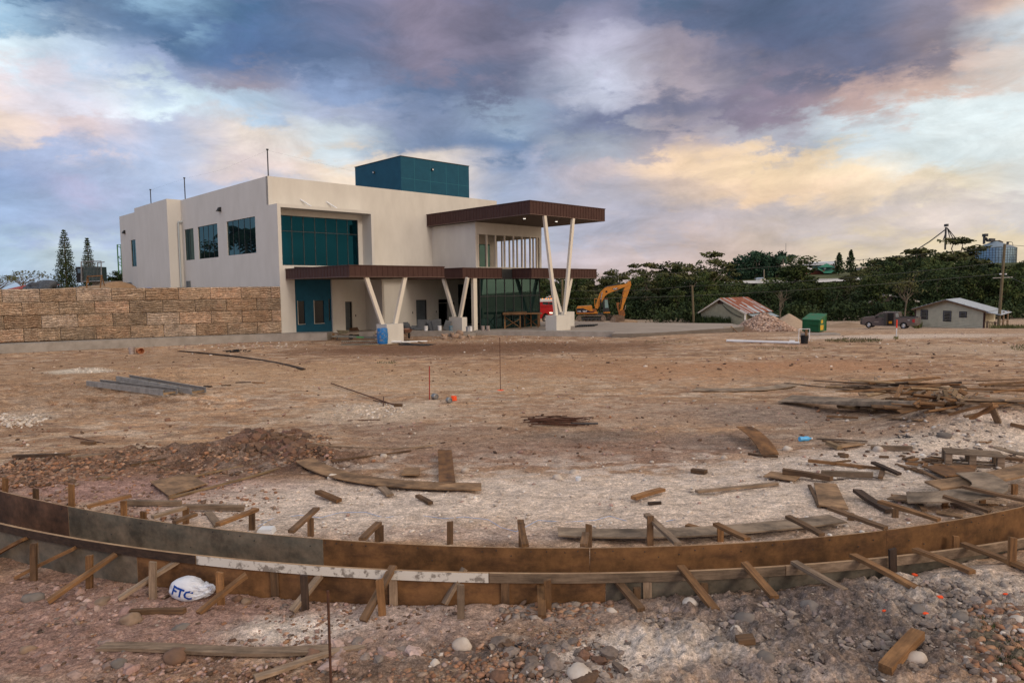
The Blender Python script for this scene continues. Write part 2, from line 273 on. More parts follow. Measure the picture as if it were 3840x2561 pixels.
# ------------------------------------------------------------------ world: dusk sky with clouds, placed by direction
def world():
    w = bpy.data.worlds.new('World'); sc.world = w; w.use_nodes = True; nt = w.node_tree; N = nt.nodes; L = nt.links; N.clear()
    def n(t, **kw):
        x = N.new(t)
        for k, v in kw.items(): setattr(x, k, v)
        return x
    def math_(op, a, b=None, c=None):
        x = n('ShaderNodeMath', operation=op)
        for i, v in enumerate((a, b, c)):
            if v is None: continue
            if isinstance(v, (int, float)): x.inputs[i].default_value = v
            else: L.new(v, x.inputs[i])
        return x.outputs[0]
    tc = n('ShaderNodeTexCoord'); D = tc.outputs['Generated']
    sep = n('ShaderNodeSeparateXYZ'); L.new(D, sep.inputs[0]); x, y, z = sep.outputs
    az = math_('MULTIPLY', math_('ARCTAN2', x, y), 180/math.pi); el = math_('MULTIPLY', math_('ARCSINE', z), 180/math.pi)
    # cloud-layer coordinates: squeezed towards the horizon like a real layer
    zz = math_('ADD', math_('MAXIMUM', z, 0.0), .16); cx_ = math_('DIVIDE', x, zz); cy_ = math_('DIVIDE', y, zz)
    cv = n('ShaderNodeCombineXYZ'); L.new(cx_, cv.inputs[0]); L.new(cy_, cv.inputs[1])
    ae = n('ShaderNodeCombineXYZ'); L.new(math_('MULTIPLY', az, .055), ae.inputs[0]); L.new(math_('MULTIPLY', el, .12), ae.inputs[1])
    def noise(vec, scale, det=6, rough=.6, dist=0., off=(0,0,0)):
        mp = n('ShaderNodeMapping'); mp.inputs['Location'].default_value = off; L.new(vec, mp.inputs[0])
        t = n('ShaderNodeTexNoise'); t.inputs['Scale'].default_value = scale; t.inputs['Detail'].default_value = det; t.inputs['Roughness'].default_value = rough; t.inputs['Distortion'].default_value = dist
        L.new(mp.outputs[0], t.inputs['Vector']); return t.outputs['Fac']
    n1 = noise(ae.outputs[0], 2.0, 8, .60); n2 = noise(ae.outputs[0], 2.0, 8, .60, off=(7.3,2.1,0)); n5 = noise(ae.outputs[0], 1.7, 8, .62, .2, off=(4.1,8.8,0)); n6 = noise(ae.outputs[0], 3.1, 8, .62, .1, off=(14.1,3.8,0)) 
    n3 = noise(cv.outputs[0], 1.3, 8, .56, .2, off=(3.3,9.1,0)); n4 = noise(ae.outputs[0], 3.4, 8, .68, .5, off=(1.3,5.1,0))
    azw = math_('ADD', az, math_('MULTIPLY', math_('SUBTRACT', n1, .5), 7.5)); elw = math_('ADD', el, math_('MULTIPLY', math_('SUBTRACT', n2, .5), 4.2))
    elw = math_('ADD', elw, math_('MULTIPLY', math_('SUBTRACT', n4, .5), 1.6))
    def edge(x, a, b):                # soft threshold: gives clouds a defined rim
        q = n('ShaderNodeMapRange', interpolation_type='SMOOTHSTEP'); L.new(x, q.inputs[0]); q.inputs[1].default_value = a; q.inputs[2].default_value = b; return q.outputs[0]
    e5 = edge(n5, .46, .56); e6 = edge(n6, .47, .58)
    elw = math_('ADD', elw, math_('MULTIPLY', math_('SUBTRACT', e5, .5), 1.25)); elw = math_('ADD', elw, math_('MULTIPLY', math_('SUBTRACT', e6, .5), -.45))
    XS = [0,196,392,588,784,980,1176,1371,1567,1763,1959,2155,2351]
    ROWS = [
     (0,   [(40,108,165),(62,125,185),(85,140,200),(110,145,205),(150,155,205),(162,152,190),(118,130,172),(108,134,180),(85,120,165),(90,120,160),(95,125,165),(120,140,180),(180,160,170)]),
     (75,  [(40,100,160),(62,118,178),(150,195,228),(72,128,190),(125,142,195),(168,155,185),(125,128,165),(165,165,200),(108,128,175),(88,113,158),(98,123,170),(135,145,180),(232,198,160)]),
     (150, [(150,190,220),(118,155,205),(85,135,195),(88,135,205),(105,138,195),(155,146,175),(150,146,178),(190,190,215),(182,170,190),(100,116,163),(105,125,173),(160,155,180),(228,188,158)]),
     (215, [(222,242,250),(190,212,236),(160,180,222),(196,184,205),(145,170,215),(106,136,190),(118,130,172),(190,196,218),(200,186,200),(122,128,165),(115,126,168),(160,148,165),(215,225,232)]),
     (285, [(228,215,218),(222,220,235),(222,242,250),(190,215,240),(180,190,220),(128,150,196),(150,178,214),(120,132,176),(118,124,158),(160,143,165),(212,178,170),(222,188,172),(220,210,202)]),
     (345, [(240,215,198),(225,205,208),(175,190,222),(240,222,208),(225,238,246),(120,145,190),(100,134,184),(180,188,206),(190,176,185),(190,190,205),(214,228,236),(226,240,243),(226,240,243)]),
     (400, [(160,176,216),(166,182,220),(172,190,224),(228,208,206),(250,226,200),(240,222,206),(140,160,200),(200,186,192),(248,212,172),(250,216,172),(244,220,184),(226,238,240),(230,240,240)]),
     (460, [(145,172,220),(176,178,215),(160,182,220),(190,195,220),(245,226,205),(235,215,200),(165,178,206),(184,180,196),(222,194,176),(246,208,168),(240,212,180),(240,222,192),(228,228,222)]),
     (530, [(150,178,222),(165,182,222),(160,186,222),(170,190,222),(190,200,220),(200,200,215),(175,185,208),(180,180,202),(196,184,192),(205,190,190),(210,196,192),(215,200,192),(212,206,205)]),
     (600, [(165,196,226),(196,214,224),(170,195,228),(175,195,225),(190,200,220),(195,195,210),(185,185,205),(198,184,192),(208,184,178),(215,192,178),(226,206,176),(236,216,178),(236,216,182)]),
     (660, [(160,185,215),(165,190,220),(170,190,220),(180,190,215),(190,195,210),(195,190,200),(190,180,190),(200,175,170),(205,178,168),(212,185,170),(220,196,170),(230,208,172),(228,208,178)]),
    ]
    BACK = [(-180,(205,190,190)),(-120,(150,170,215)),(-75,(160,182,205)),(75,(245,215,175)),(110,(255,228,190)),(150,(245,215,190)),(180,(205,190,190))]
    mapp = math_('DIVIDE', math_('ADD', azw, 180.), 360.)
    prev = None; prevel = None
    for k, (uy, cols) in enumerate(ROWS):
        cr = n('ShaderNodeValToRGB'); cr.color_ramp.interpolation = 'EASE'; L.new(mapp, cr.inputs[0]); E_ = cr.color_ramp.elements
        dk = .84 if uy < 230 else (.93 if uy < 350 else 1.); cols = [(int(r*dk*(1.03 if b > r*1.25 else 1)), int(g*dk), int(b*dk*(.97 if b > r*1.25 else 1))) if max(r, g, b) < 215 else (r, g, b) for r, g, b in cols]
        pts = [((math.degrees(math.atan((xx*K-1920)/F))+180)/360, c) for xx, c in zip(XS, cols)]
        pts += [((a+180)/360, c) for a, c in BACK]; pts.sort(key=lambda t: t[0])
        E_[0].position = pts[0][0]; E_[0].color = sr(*pts[0][1]); E_[1].position = pts[-1][0]; E_[1].color = sr(*pts[-1][1])
        for p_, c in pts[1:-1]:
            e = E_.new(p_); e.color = sr(*c)
        elev = math.degrees(math.atan((1082-uy*K)/F))
        if prev is None: prev = cr.outputs[0]; prevel = elev; continue
        mr = n('ShaderNodeMapRange', interpolation_type='SMOOTHSTEP'); L.new(elw, mr.inputs[0]); mr.inputs[1].default_value = prevel; mr.inputs[2].default_value = elev
        mx = n('ShaderNodeMix', data_type='RGBA'); L.new(mr.outputs[0], mx.inputs[0]); L.new(prev, mx.inputs[6]); L.new(cr.outputs[0], mx.inputs[7]); prev = mx.outputs[2]; prevel = elev
    # small-scale cloud structure
    mr = n('ShaderNodeMapRange'); L.new(n3, mr.inputs[0]); mr.inputs[1].default_value = .3; mr.inputs[2].default_value = .72; mr.inputs[3].default_value = 0; mr.inputs[4].default_value = 1
    mr2 = n('ShaderNodeMapRange'); L.new(n4, mr2.inputs[0]); mr2.inputs[1].default_value = .3; mr2.inputs[2].default_value = .7; mr2.inputs[3].default_value = .82; mr2.inputs[4].default_value = 1.16
    sm = n('ShaderNodeVectorMath', operation='SCALE'); tn = n('ShaderNodeMix', data_type='RGBA'); L.new(mr.outputs[0], tn.inputs[0]); tn.inputs[6].default_value = (.79,.81,.82,1); tn.inputs[7].default_value = (1.14,1.11,1.09,1)
    tm = n('ShaderNodeVectorMath', operation='MULTIPLY'); L.new(prev, tm.inputs[0]); L.new(tn.outputs[2], tm.inputs[1]); L.new(tm.outputs[0], sm.inputs[0]); L.new(mr2.outputs[0], sm.inputs['Scale'])
    # overhead and behind: brighter broken overcast
    up = n('ShaderNodeMapRange', interpolation_type='SMOOTHSTEP'); L.new(el, up.inputs[0]); up.inputs[1].default_value = 24; up.inputs[2].default_value = 50
    bk = n('ShaderNodeMapRange', interpolation_type='SMOOTHSTEP'); L.new(math_('ABSOLUTE', az), bk.inputs[0]); bk.inputs[1].default_value = 50; bk.inputs[2].default_value = 95; bk.inputs[4].default_value = .45
    mu = n('ShaderNodeMix', data_type='RGBA'); L.new(up.outputs[0], mu.inputs[0]); L.new(sm.outputs[0], mu.inputs[6]); mu.inputs[7].default_value = (.60, .58, .58, 1)
    hs = n('ShaderNodeHueSaturation'); hs.inputs['Saturation'].default_value = .87; L.new(mu.outputs[2], hs.inputs['Color'])
    ex = math_('ADD', 1., bk.outputs[0]); s2 = n('ShaderNodeVectorMath', operation='SCALE'); L.new(hs.outputs[0], s2.inputs[0]); L.new(ex, s2.inputs['Scale'])
    bg = n('ShaderNodeBackground'); L.new(s2.outputs[0], bg.inputs[0]); bg.inputs[1].default_value = .90
    sky = n('ShaderNodeTexSky', sky_type='NISHITA'); sky.sun_disc = False; sky.sun_elevation = math.radians(14); sky.sun_rotation = math.radians(140)
    b2 = n('ShaderNodeBackground'); L.new(sky.outputs[0], b2.inputs[0]); b2.inputs[1].default_value = .006
    ad = n('ShaderNodeAddShader'); L.new(bg.outputs[0], ad.inputs[0]); L.new(b2.outputs[0], ad.inputs[1]); o = n('ShaderNodeOutputWorld'); L.new(ad.outputs[0], o.inputs[0])
world()
sun = bpy.data.lights.new('sun', 'SUN'); sun.energy = .95; sun.angle = math.radians(13); sun.color = (1, .86, .72); so = bpy.data.objects.new('sun', sun); COL.objects.link(so)
_az = math.radians(140); _el = math.radians(26); sd = Vector((math.sin(_az)*math.cos(_el), math.cos(_az)*math.cos(_el), math.sin(_el))); so.rotation_euler = sd.to_track_quat('Z', 'Y').to_euler()
cam = bpy.data.cameras.new('camera'); co = bpy.data.objects.new('camera', cam); COL.objects.link(co); sc.camera = co
cam.sensor_width = 36; cam.lens = 36*F/3840; cam.clip_end = 3000; cam.clip_start = .1
rt = ray(2920, 1280.5)-ray(1920, 1280.5); rt.normalize(); dn = ray(1920, 2280.5)-ray(1920, 1280.5); dn.normalize()
co.matrix_world = Matrix.Translation((0,0,H))@Matrix((rt, -dn, rt.cross(-dn))).transposed().to_4x4()
sc.view_settings.view_transform = 'Standard'; sc.view_settings.look = 'None'; sc.view_settings.exposure = 0.12; sc.render.resolution_x = 1024; sc.render.resolution_y = 682
# ================================================================== GROUND
def blobm(X_, Y_, u, v, ru, rv, soft=.5, seed=0, rot=0.):
    c = P(u, v); rx = ru*K*c.y/F; ry = max(.1, abs(P(u, max(v-rv, 690)).y-P(u, v+rv).y)/2)
    wx = fbm(X_, Y_, rx*.8+.3, 5, seed+3)*.55; wy = fbm(X_, Y_, rx*.8+.3, 5, seed+9)*.55
    dx = (X_-c.x)/rx+wx; dy = (Y_-c.y)/ry+wy; cr, s_ = math.cos(rot), math.sin(rot)
    d = np.sqrt((cr*dx+s_*dy)**2+(-s_*dx+cr*dy)**2); return nS((1+soft-d)/(2*soft))
def soil(X_, Y_):
    base = np.array((.37,.232,.142)); C = np.ones((X_.size, 3))*base
    f = fbm(X_, Y_*2.2, 2.4, 5, 11)[:, None]; C = C*(1+f*.30)
    def paint(m, col, k=1.):
        m = (m*k)[:, None]; C[:] = C*(1-m)+np.array(col)*m
    n1 = fbm(X_, Y_*1.6, 1.1, 5, 21); n2 = fbm(X_, Y_, .45, 5, 31)
    st = fbm(X_/7, Y_, .32, 4, 61)[:, None]; mid = (nS((Y_-9)/4))[:, None]; C[:] = C*(1+.26*st*mid)
    n3 = fbm(X_*.6, Y_, .22, 4, 71); n4 = fbm(X_*.7, Y_*1.3, .55, 4, 81)
    paint(nS((n1-.05)/.3), (.23,.135,.085), .7); paint(nS((n2-.10)/.25), (.50,.37,.265), .55); paint(nS((n3-.22)/.15), (.16,.10,.068), .75); paint(nS((n4-.28)/.15), (.19,.115,.075), .6); paint(nS((-n4-.26)/.15), (.55,.43,.33), .6)
    far = nS((Y_-38)/30)*nS((X_-4)/10); paint(far, (.42,.31,.23), .7)
    D = [ # u, v, ru, rv, colour, strength
     (1100,800,380,13,(.15,.078,.046),.9),(880,806,170,12,(.17,.092,.056),.8),(1350,835,260,16,(.33,.185,.10),.6),(1650,852,420,16,(.38,.21,.115),.7),(1900,838,260,12,(.38,.20,.11),.6),
     (2100,772,330,5,(.56,.46,.38),.8),(2250,800,200,12,(.45,.34,.25),.6),(640,858,500,20,(.42,.27,.16),.6),(1000,880,360,22,(.43,.29,.18),.6),(250,840,250,28,(.30,.19,.115),.6),(180,900,260,30,(.23,.145,.09),.7),
     (330,925,130,12,(.18,.11,.07),.7),(190,852,85,6,(.50,.44,.36),.9),(60,958,80,9,(.45,.40,.34),.6),(860,945,170,22,(.50,.41,.32),.75),(960,985,200,18,(.24,.155,.115),.6),(1500,940,420,28,(.33,.215,.15),.6),(1300,1040,420,40,(.25,.155,.115),.8),(1010,1010,260,22,(.27,.18,.13),.6),
     (1350,1000,160,12,(.15,.12,.10),.6),(1740,950,240,24,(.20,.155,.13),.75),(1640,1010,150,20,(.18,.14,.12),.6),(1930,1000,200,22,(.28,.21,.165),.6),
     (590,1056,340,48,(.105,.062,.046),.95),(330,1085,260,26,(.16,.09,.06),.8),(120,1080,200,22,(.20,.105,.065),.8),(620,1010,120,16,(.12,.058,.045),.8),
     (250,1120,300,30,(.33,.20,.17),.9),(560,1130,220,26,(.36,.24,.205),.8),(480,1170,260,22,(.40,.28,.245),.7),
     (1150,1145,480,50,(.63,.52,.43),.95),(760,1165,300,60,(.60,.49,.41),.9),(1950,1060,300,30,(.58,.48,.40),.8),(1500,1165,420,62,(.62,.50,.41),.9),(1800,1120,320,45,(.60,.49,.40),.85),(2050,1075,260,40,(.60,.50,.42),.8),(2230,1010,220,34,(.62,.52,.43),.85),(2300,960,120,22,(.58,.48,.40),.7),
     (2150,1130,240,24,(.45,.36,.29),.6),(2000,1190,180,18,(.42,.33,.27),.6),(1700,1225,220,14,(.50,.40,.33),.6),(1100,1225,300,16,(.44,.33,.28),.6),
     (300,1420,520,130,(.30,.185,.15),.9),(900,1430,320,60,(.40,.29,.245),.8),(640,1450,150,34,(.66,.56,.48),.9),(940,1395,130,22,(.50,.40,.35),.7),(1300,1400,330,40,(.36,.26,.21),.8),
     (1520,1490,420,55,(.64,.54,.46),.95),(1300,1530,180,28,(.5,.4,.33),.7),(2000,1430,430,90,(.175,.135,.115),.95),(1880,1375,330,30,(.15,.115,.10),.9),(2180,1330,200,34,(.52,.43,.36),.75),(1850,1550,160,25,(.50,.40,.34),.7),
     (1080,1500,220,30,(.13,.095,.085),.55),(960,1540,200,22,(.15,.11,.09),.6),(1170,1500,120,20,(.10,.085,.08),.6),(2320,1500,90,60,(.10,.10,.06),.5),(1720,1540,120,28,(.26,.21,.19),.8)]
    for i, (u, v, ru, rv, c, k) in enumerate(D): paint(blobm(X_, Y_, u, v, ru, rv, .55, 40+i), c, k)
    paint(nS((Y_-76)/10)*nS((X_-3)/6)*1., (.30,.24,.18), .6); paint(nS((Y_-92)/10), (.045,.06,.02), 1.)
    paint(nS((n3+.02)/.2)*blobm(X_, Y_, 1650, 1078, 620, 50, .7, 140), (.57,.47,.40), .75); paint(nS((n2+.1)/.3)*blobm(X_, Y_, 1050, 1070, 520, 32, .7, 141), (.50,.40,.33), .6); paint(nS((n3-.02)/.2)*blobm(X_, Y_, 1150, 900, 900, 60, .7, 142), (.50,.385,.29), .5)
    return np.clip(C*np.array((1.19,1.19,1.19)), .01, .82)
ys = [-250,-120,-60,-30,-14,-6,-2,0.5,2.2]+list(3.5*1.0039**np.arange(0, 905))+list(120*1.035**np.arange(0, 74))
ys = np.array(sorted(ys)); sd_ = np.linspace(-1.12, 1.12, 800); so_ = 1.12*1.25**np.arange(1, 12); ss = np.concatenate([-so_[::-1], sd_, so_])
gx = ss[None, :]*np.maximum(ys, 3.5)[:, None]; gy = np.repeat(ys[:, None], len(ss), 1); gx = gx.ravel(); gy = gy.ravel()
gz = T(gx, gy)
def detail(x, y):
    near = 1-.8*nS((y-26)/14); nn = nfy(x); out = (y < nn-.02)
    d = .034*fbm(x, y, 1.3, 4, 1)*near+.020*fbm(x, y*1.5, .3, 4, 2)*near
    tight = 1-nS((y-14)/10); fg = (y < nn)*1.; d = d+(.012+.012*fg)*fbm(x, y, .11, 3, 3)*tight
    clod = np.zeros_like(d)
    for (u, v, ru, rv, k) in ((1950,1420,480,100,1.),(1100,1480,330,60,.35),(590,1050,330,55,.9),(1280,1380,300,35,.4),(300,1440,500,130,.25),(2250,1000,160,40,.25),(850,945,120,22,.5),(1150,800,330,14,.5),(300,910,260,40,.5)):
        clod = np.maximum(clod, k*blobm(x, y, u, v, ru, rv, .4, 90))
    r = 1-np.abs(fbm(x, y, .34, 4, 5))*2.2; r2 = np.abs(fbm(x, y, .16, 4, 8))
    d = d+clod*(.055*np.clip(r, 0, 1)-.035+.075*r2+.055*np.abs(fbm(x, y, .085, 3, 15)))
    rut = blobm(x, y, 190, 885, 260, 42, .4, 55)+blobm(x, y, 420, 925, 200, 20, .4, 56); d = d+np.clip(rut, 0, 1)*(.05*np.sin((y*1.0-x*.55)*5.2+2*fbm(x, y, 1.2, 3, 66))+.05*fbm(x, y, .3, 3, 67))
    fx = nS(1-np.abs(y-(nn+ffy(x))/2)/.5); return d*(1-.7*fx*(np.abs(x) < 8))
ix = (gy > 2.5) & (gy < 75) & (np.abs(gx) < gy*1.3+1)
gz[ix] += detail(gx[ix], gy[ix])
scl = np.tile(np.array((.37,.25,.165)), (len(gx), 1)); scl[gy > 92] = (.045,.06,.02); scl[ix | (gy > 60)] = 0
jj = ix | ((gy > 60) & (gy < 110)); scl[jj] = soil(gx[jj], gy[jj]); k2 = (gy >= 110); scl[k2] = np.array((.05,.065,.022))*(1+.5*fbm(gx[k2], gy[k2], 25, 3, 77))[:, None]
nr, nc = len(ys), len(ss); idx = np.arange(nr*nc).reshape(nr, nc)
fc = np.stack([idx[:-1, :-1].ravel(), idx[:-1, 1:].ravel(), idx[1:, 1:].ravel(), idx[1:, :-1].ravel()], 1)
def soilmat(name, attr='Col', bumpk=1.):
    m = bpy.data.materials.new(name); m.use_nodes = True; nt = m.node_tree; N = nt.nodes; L = nt.links; bs = N['Principled BSDF']; bs.inputs['Roughness'].default_value = .95; bs.inputs['Specular IOR Level'].default_value = .1
    a = N.new('ShaderNodeAttribute'); a.attribute_name = attr; tc = N.new('ShaderNodeTexCoord'); src = tc.outputs['Object']
    def noise(sc_, det, stretch=(1,1,1), r=.65):
        mp = N.new('ShaderNodeMapping'); mp.inputs['Scale'].default_value = stretch; L.new(src, mp.inputs[0]); t = N.new('ShaderNodeTexNoise'); t.inputs['Scale'].default_value = sc_; t.inputs['Detail'].default_value = det; t.inputs['Roughness'].default_value = r; L.new(mp.outputs[0], t.inputs['Vector']); return t.outputs['Fac']
    def mr(x, a0, a1, b0, b1):
        q = N.new('ShaderNodeMapRange'); L.new(x, q.inputs[0])
        for i, v in enumerate((a0, a1, b0, b1)): q.inputs[i+1].default_value = v
        return q.outputs[0]
    def mul(x, y):
        q = N.new('ShaderNodeMath'); q.operation = 'MULTIPLY'; L.new(x, q.inputs[0]); L.new(y, q.inputs[1]); return q.outputs[0]
    k = mul(mul(mr(noise(26, 6, r=.75), .34, .66, .52, 1.42), mul(mr(noise(3.2, 7, (1, 1.5, 1)), .32, .68, .70, 1.28), mr(noise(8.5, 7, (1, 1.7, 1), .78), .35, .65, .60, 1.30))), mr(noise(80, 4), .34, .66, .66, 1.32))
    sc2 = N.new('ShaderNodeVectorMath'); sc2.operation = 'SCALE'; L.new(a.outputs['Color'], sc2.inputs[0]); L.new(k, sc2.inputs['Scale']); col = sc2.outputs[0]
    for vs, thr, cc, fac in ((9., .16, (.55,.46,.38,1), .75), (23., .22, (.50,.38,.30,1), .6), (15., .15, (.10,.065,.05,1), .7), (48., .2, (.58,.50,.43,1), .5), (60., .2, (.09,.06,.045,1), .5)):
        v = N.new('ShaderNodeTexVoronoi'); v.inputs['Scale'].default_value = vs; L.new(src, v.inputs['Vector'])
        ms = mul(mr(v.outputs['Distance'], thr*.8, thr, fac, 0), mr(noise(1.1+vs*.05, 4), .46, .58, 0, 1)); mx = N.new('ShaderNodeMix'); mx.data_type = 'RGBA'; L.new(ms, mx.inputs[0]); L.new(col, mx.inputs[6]); mx.inputs[7].default_value = cc; col = mx.outputs[2]
    L.new(col, bs.inputs['Base Color'])
    b1 = N.new('ShaderNodeBump'); b1.inputs['Strength'].default_value = .9*bumpk; b1.inputs['Distance'].default_value = .03; L.new(noise(16, 10, r=.72), b1.inputs['Height'])
    b2 = N.new('ShaderNodeBump'); b2.inputs['Strength'].default_value = .8*bumpk; b2.inputs['Distance'].default_value = .01; L.new(noise(70, 6, r=.7), b2.inputs['Height']); L.new(b1.outputs[0], b2.inputs['Normal']); L.new(b2.outputs[0], bs.inputs['Normal']); return m
SOIL = soilmat('soil')
gr = npmesh('ground', np.stack([gx, gy, gz], 1), fc, SOIL, cols=scl); tag(gr, kind='structure')
# ------------------------------------------------------------------ pebbles
def stonemat(name):
    m = bpy.data.materials.new(name); m.use_nodes = True; nt = m.node_tree; N = nt.nodes; L = nt.links; bs = N['Principled BSDF']; bs.inputs['Roughness'].default_value = .85; bs.inputs['Specular IOR Level'].default_value = .2
    a = N.new('ShaderNodeAttribute'); a.attribute_name = 'Col'; n = N.new('ShaderNodeTexNoise'); n.inputs['Scale'].default_value = 35; n.inputs['Detail'].default_value = 5; tc = N.new('ShaderNodeTexCoord'); L.new(tc.outputs['Object'], n.inputs[0])
    q = N.new('ShaderNodeMapRange'); L.new(n.outputs['Fac'], q.inputs[0]); q.inputs[1].default_value = .3; q.inputs[2].default_value = .7; q.inputs[3].default_value = .75; q.inputs[4].default_value = 1.2
    s = N.new('ShaderNodeVectorMath'); s.operation = 'SCALE'; L.new(a.outputs['Color'], s.inputs[0]); L.new(q.outputs[0], s.inputs['Scale']); L.new(s.outputs[0], bs.inputs['Base Color'])
    b = N.new('ShaderNodeBump'); b.inputs['Strength'].default_value = .5; b.inputs['Distance'].default_value = .006; L.new(n.outputs['Fac'], b.inputs['Height']); L.new(b.outputs[0], bs.inputs['Normal']); return m
STM = stonemat('stones')
def ico(sub):
    bm = bmesh.new(); bmesh.ops.create_icosphere(bm, subdivisions=sub, radius=1); v = np.array([x.co[:] for x in bm.verts]); f = np.array([[a.index for a in x.verts] for x in bm.faces]); bm.free(); return v, f
IC1 = ico(1); IC2 = ico(2)
RED_ = [(.30,.15,.085),(.26,.14,.09),(.22,.13,.09),(.34,.19,.11),(.17,.11,.08),(.28,.20,.15),(.36,.22,.15)]; WHI_ = [(.60,.52,.45),(.52,.44,.37),(.66,.60,.54),(.46,.38,.32)]
GRY_ = [(.21,.165,.14),(.25,.20,.17),(.17,.135,.115),(.29,.235,.195)]; DRK_ = [(.12,.075,.05),(.16,.09,.06),(.09,.06,.045),(.20,.12,.08)]; PNK_ = [(.38,.25,.21),(.32,.20,.17),(.44,.32,.28),(.27,.19,.16)]
def scatter(name, pos, rad, cols, V=IC1, flat=.55, m=STM, label=None, cat=None, sink=.3, rough=.16, smooth=True):
    pos = np.asarray(pos); n = len(pos); v, f = V; rad = np.asarray(rad)
    sc_ = RNG.uniform(.7, 1.25, (n, 1, 3))*np.array((1.1, .85, flat)); vv = v[None]*sc_*(1+RNG.normal(0, rough, (n, len(v), 1)).clip(-.3, .3))
    a = RNG.uniform(0, 6.28, n); c, s = np.cos(a)[:, None], np.sin(a)[:, None]; t = RNG.normal(0, .25, n)[:, None]
    x = vv[..., 0]*c-vv[..., 1]*s; y = vv[..., 0]*s+vv[..., 1]*c; z = vv[..., 2]+x*t
    co_ = np.stack([x, y, z], -1)*rad[:, None, None]+pos[:, None, :]; co_[..., 2] += (rad*(flat-2*sink*flat))[:, None]
    fa = (f[None]+(np.arange(n)*len(v))[:, None, None]).reshape(-1, 3); cc = np.repeat(np.asarray(cols), len(v), 0)
    o = npmesh(name, co_.reshape(-1, 3), fa, m, cols=cc, smooth=smooth); return tag(o, label, cat, kind='stuff')
pp, pr, pc = [], [], []
def sow(n, u0, u1, v0, v1, r0, r1, pal, mask=None, power=2.2):
    m = int(n*3.2)+60; u = RNG.uniform(u0, u1, m); v = RNG.uniform(v0, v1, m)
    if mask is not None: k = mask(u, v); u, v = u[k], v[k]
    x, y, z = gv(u*K, v*K); k = ~((y > nfy(x)-.06) & (y < ffy(x)+.08)); x, y, z = x[k][:n], y[k][:n], z[k][:n]; n = len(x)
    c = np.array(pal)[RNG.integers(0, len(pal), n)]*RNG.uniform(.75, 1.25, n)[:, None]; r = r0+(r1-r0)*RNG.random(n)**power
    pp.append(np.stack([x, y, z], 1)); pr.append(r); pc.append(c)
def ell(cu, cv, ru, rv): return lambda u, v: ((u-cu)/ru)**2+((v-cv)/rv)**2 < RNG.uniform(.5, 1.2, np.shape(u))
sow(5200, 0, 800, 1340, 1568, .004, .034, DRK_+RED_+PNK_+PNK_+GRY_[:1], power=4); sow(2400, 780, 1400, 1380, 1568, .005, .032, DRK_+RED_+WHI_[:1]+PNK_, power=4); sow(380, 850, 1260, 1470, 1568, .015, .042, RED_, ell(1060, 1530, 230, 50))
sow(3200, 1200, 2351, 1320, 1568, .005, .022, GRY_+GRY_+PNK_[:1]+WHI_[:1], power=3.4); sow(420, 2180, 2351, 1390, 1568, .02, .055, RED_+WHI_[:1], ell(2340, 1480, 150, 110)); sow(300, 1150, 1450, 1355, 1430, .02, .055, RED_+GRY_, ell(1260, 1400, 150, 36))
sow(3300, 0, 760, 990, 1120, .018, .065, RED_+DRK_+DRK_, lambda u, v: np.abs(v-(1098-.12*u+np.where(u>350, 18, 0))) < RNG.uniform(5, 42, np.shape(u))); sow(500, 0, 330, 1062, 1110, .02, .055, RED_, ell(140, 1088, 190, 25))
sow(700, 0, 640, 1095, 1200, .01, .045, PNK_+RED_); sow(1100, 500, 2351, 1060, 1240, .008, .04, WHI_+WHI_+PNK_[:1], power=3); sow(420, 2050, 2351, 930, 1090, .01, .06, WHI_+GRY_, power=2.4)
sow(3200, 0, 2351, 800, 1070, .008, .06, PNK_[:2]+RED_[:3]+DRK_+WHI_[:2], power=4); sow(700, 0, 2351, 775, 860, .02, .09, PNK_[:2]+DRK_+WHI_[:1], power=3); sow(200, 760, 950, 925, 965, .02, .06, WHI_, ell(850, 942, 90, 22)); sow(260, 0, 120, 945, 990, .02, .07, WHI_, ell(20, 968, 90, 16))
sow(240, 330, 700, 786, 800, .02, .10, WHI_+PNK_); sow(160, 170, 260, 846, 858, .02, .06, WHI_, ell(210, 852, 60, 6)); sow(320, 930, 1400, 772, 790, .02, .07, WHI_+PNK_); sow(150, 1700, 2351, 765, 800, .02, .07, WHI_+PNK_)
scatter('gravel', np.concatenate(pp), np.concatenate(pr), np.concatenate(pc), label='loose pebbles and lumps of limestone strewn over the dirt', cat='gravel')
# clods of grey earth near the camera
pp, pr, pc = [], [], []
sow(2400, 1420, 2330, 1335, 1568, .008, .045, GRY_+GRY_+[(.28,.22,.2)], lambda u, v: ~ell(1500, 1490, 330, 50)(u, v), power=2.8); sow(60, 1120, 1450, 1480, 1568, .03, .09, GRY_+DRK_[:2]); sow(300, 480, 760, 985, 1070, .03, .13, DRK_+DRK_+[(.18,.10,.08),(.11,.065,.05)], ell(630, 1020, 90, 34))
sow(60, 720, 960, 1470, 1540, .03, .09, PNK_+GRY_[:2]); sow(60, 60, 330, 1350, 1568, .03, .08, PNK_)
scatter('earth_clods', np.concatenate(pp), np.concatenate(pr), np.concatenate(pc), V=IC2, flat=.6, rough=.15, sink=.42, smooth=False, label='rough clods of dried earth on the dug ground', cat='earth clods')
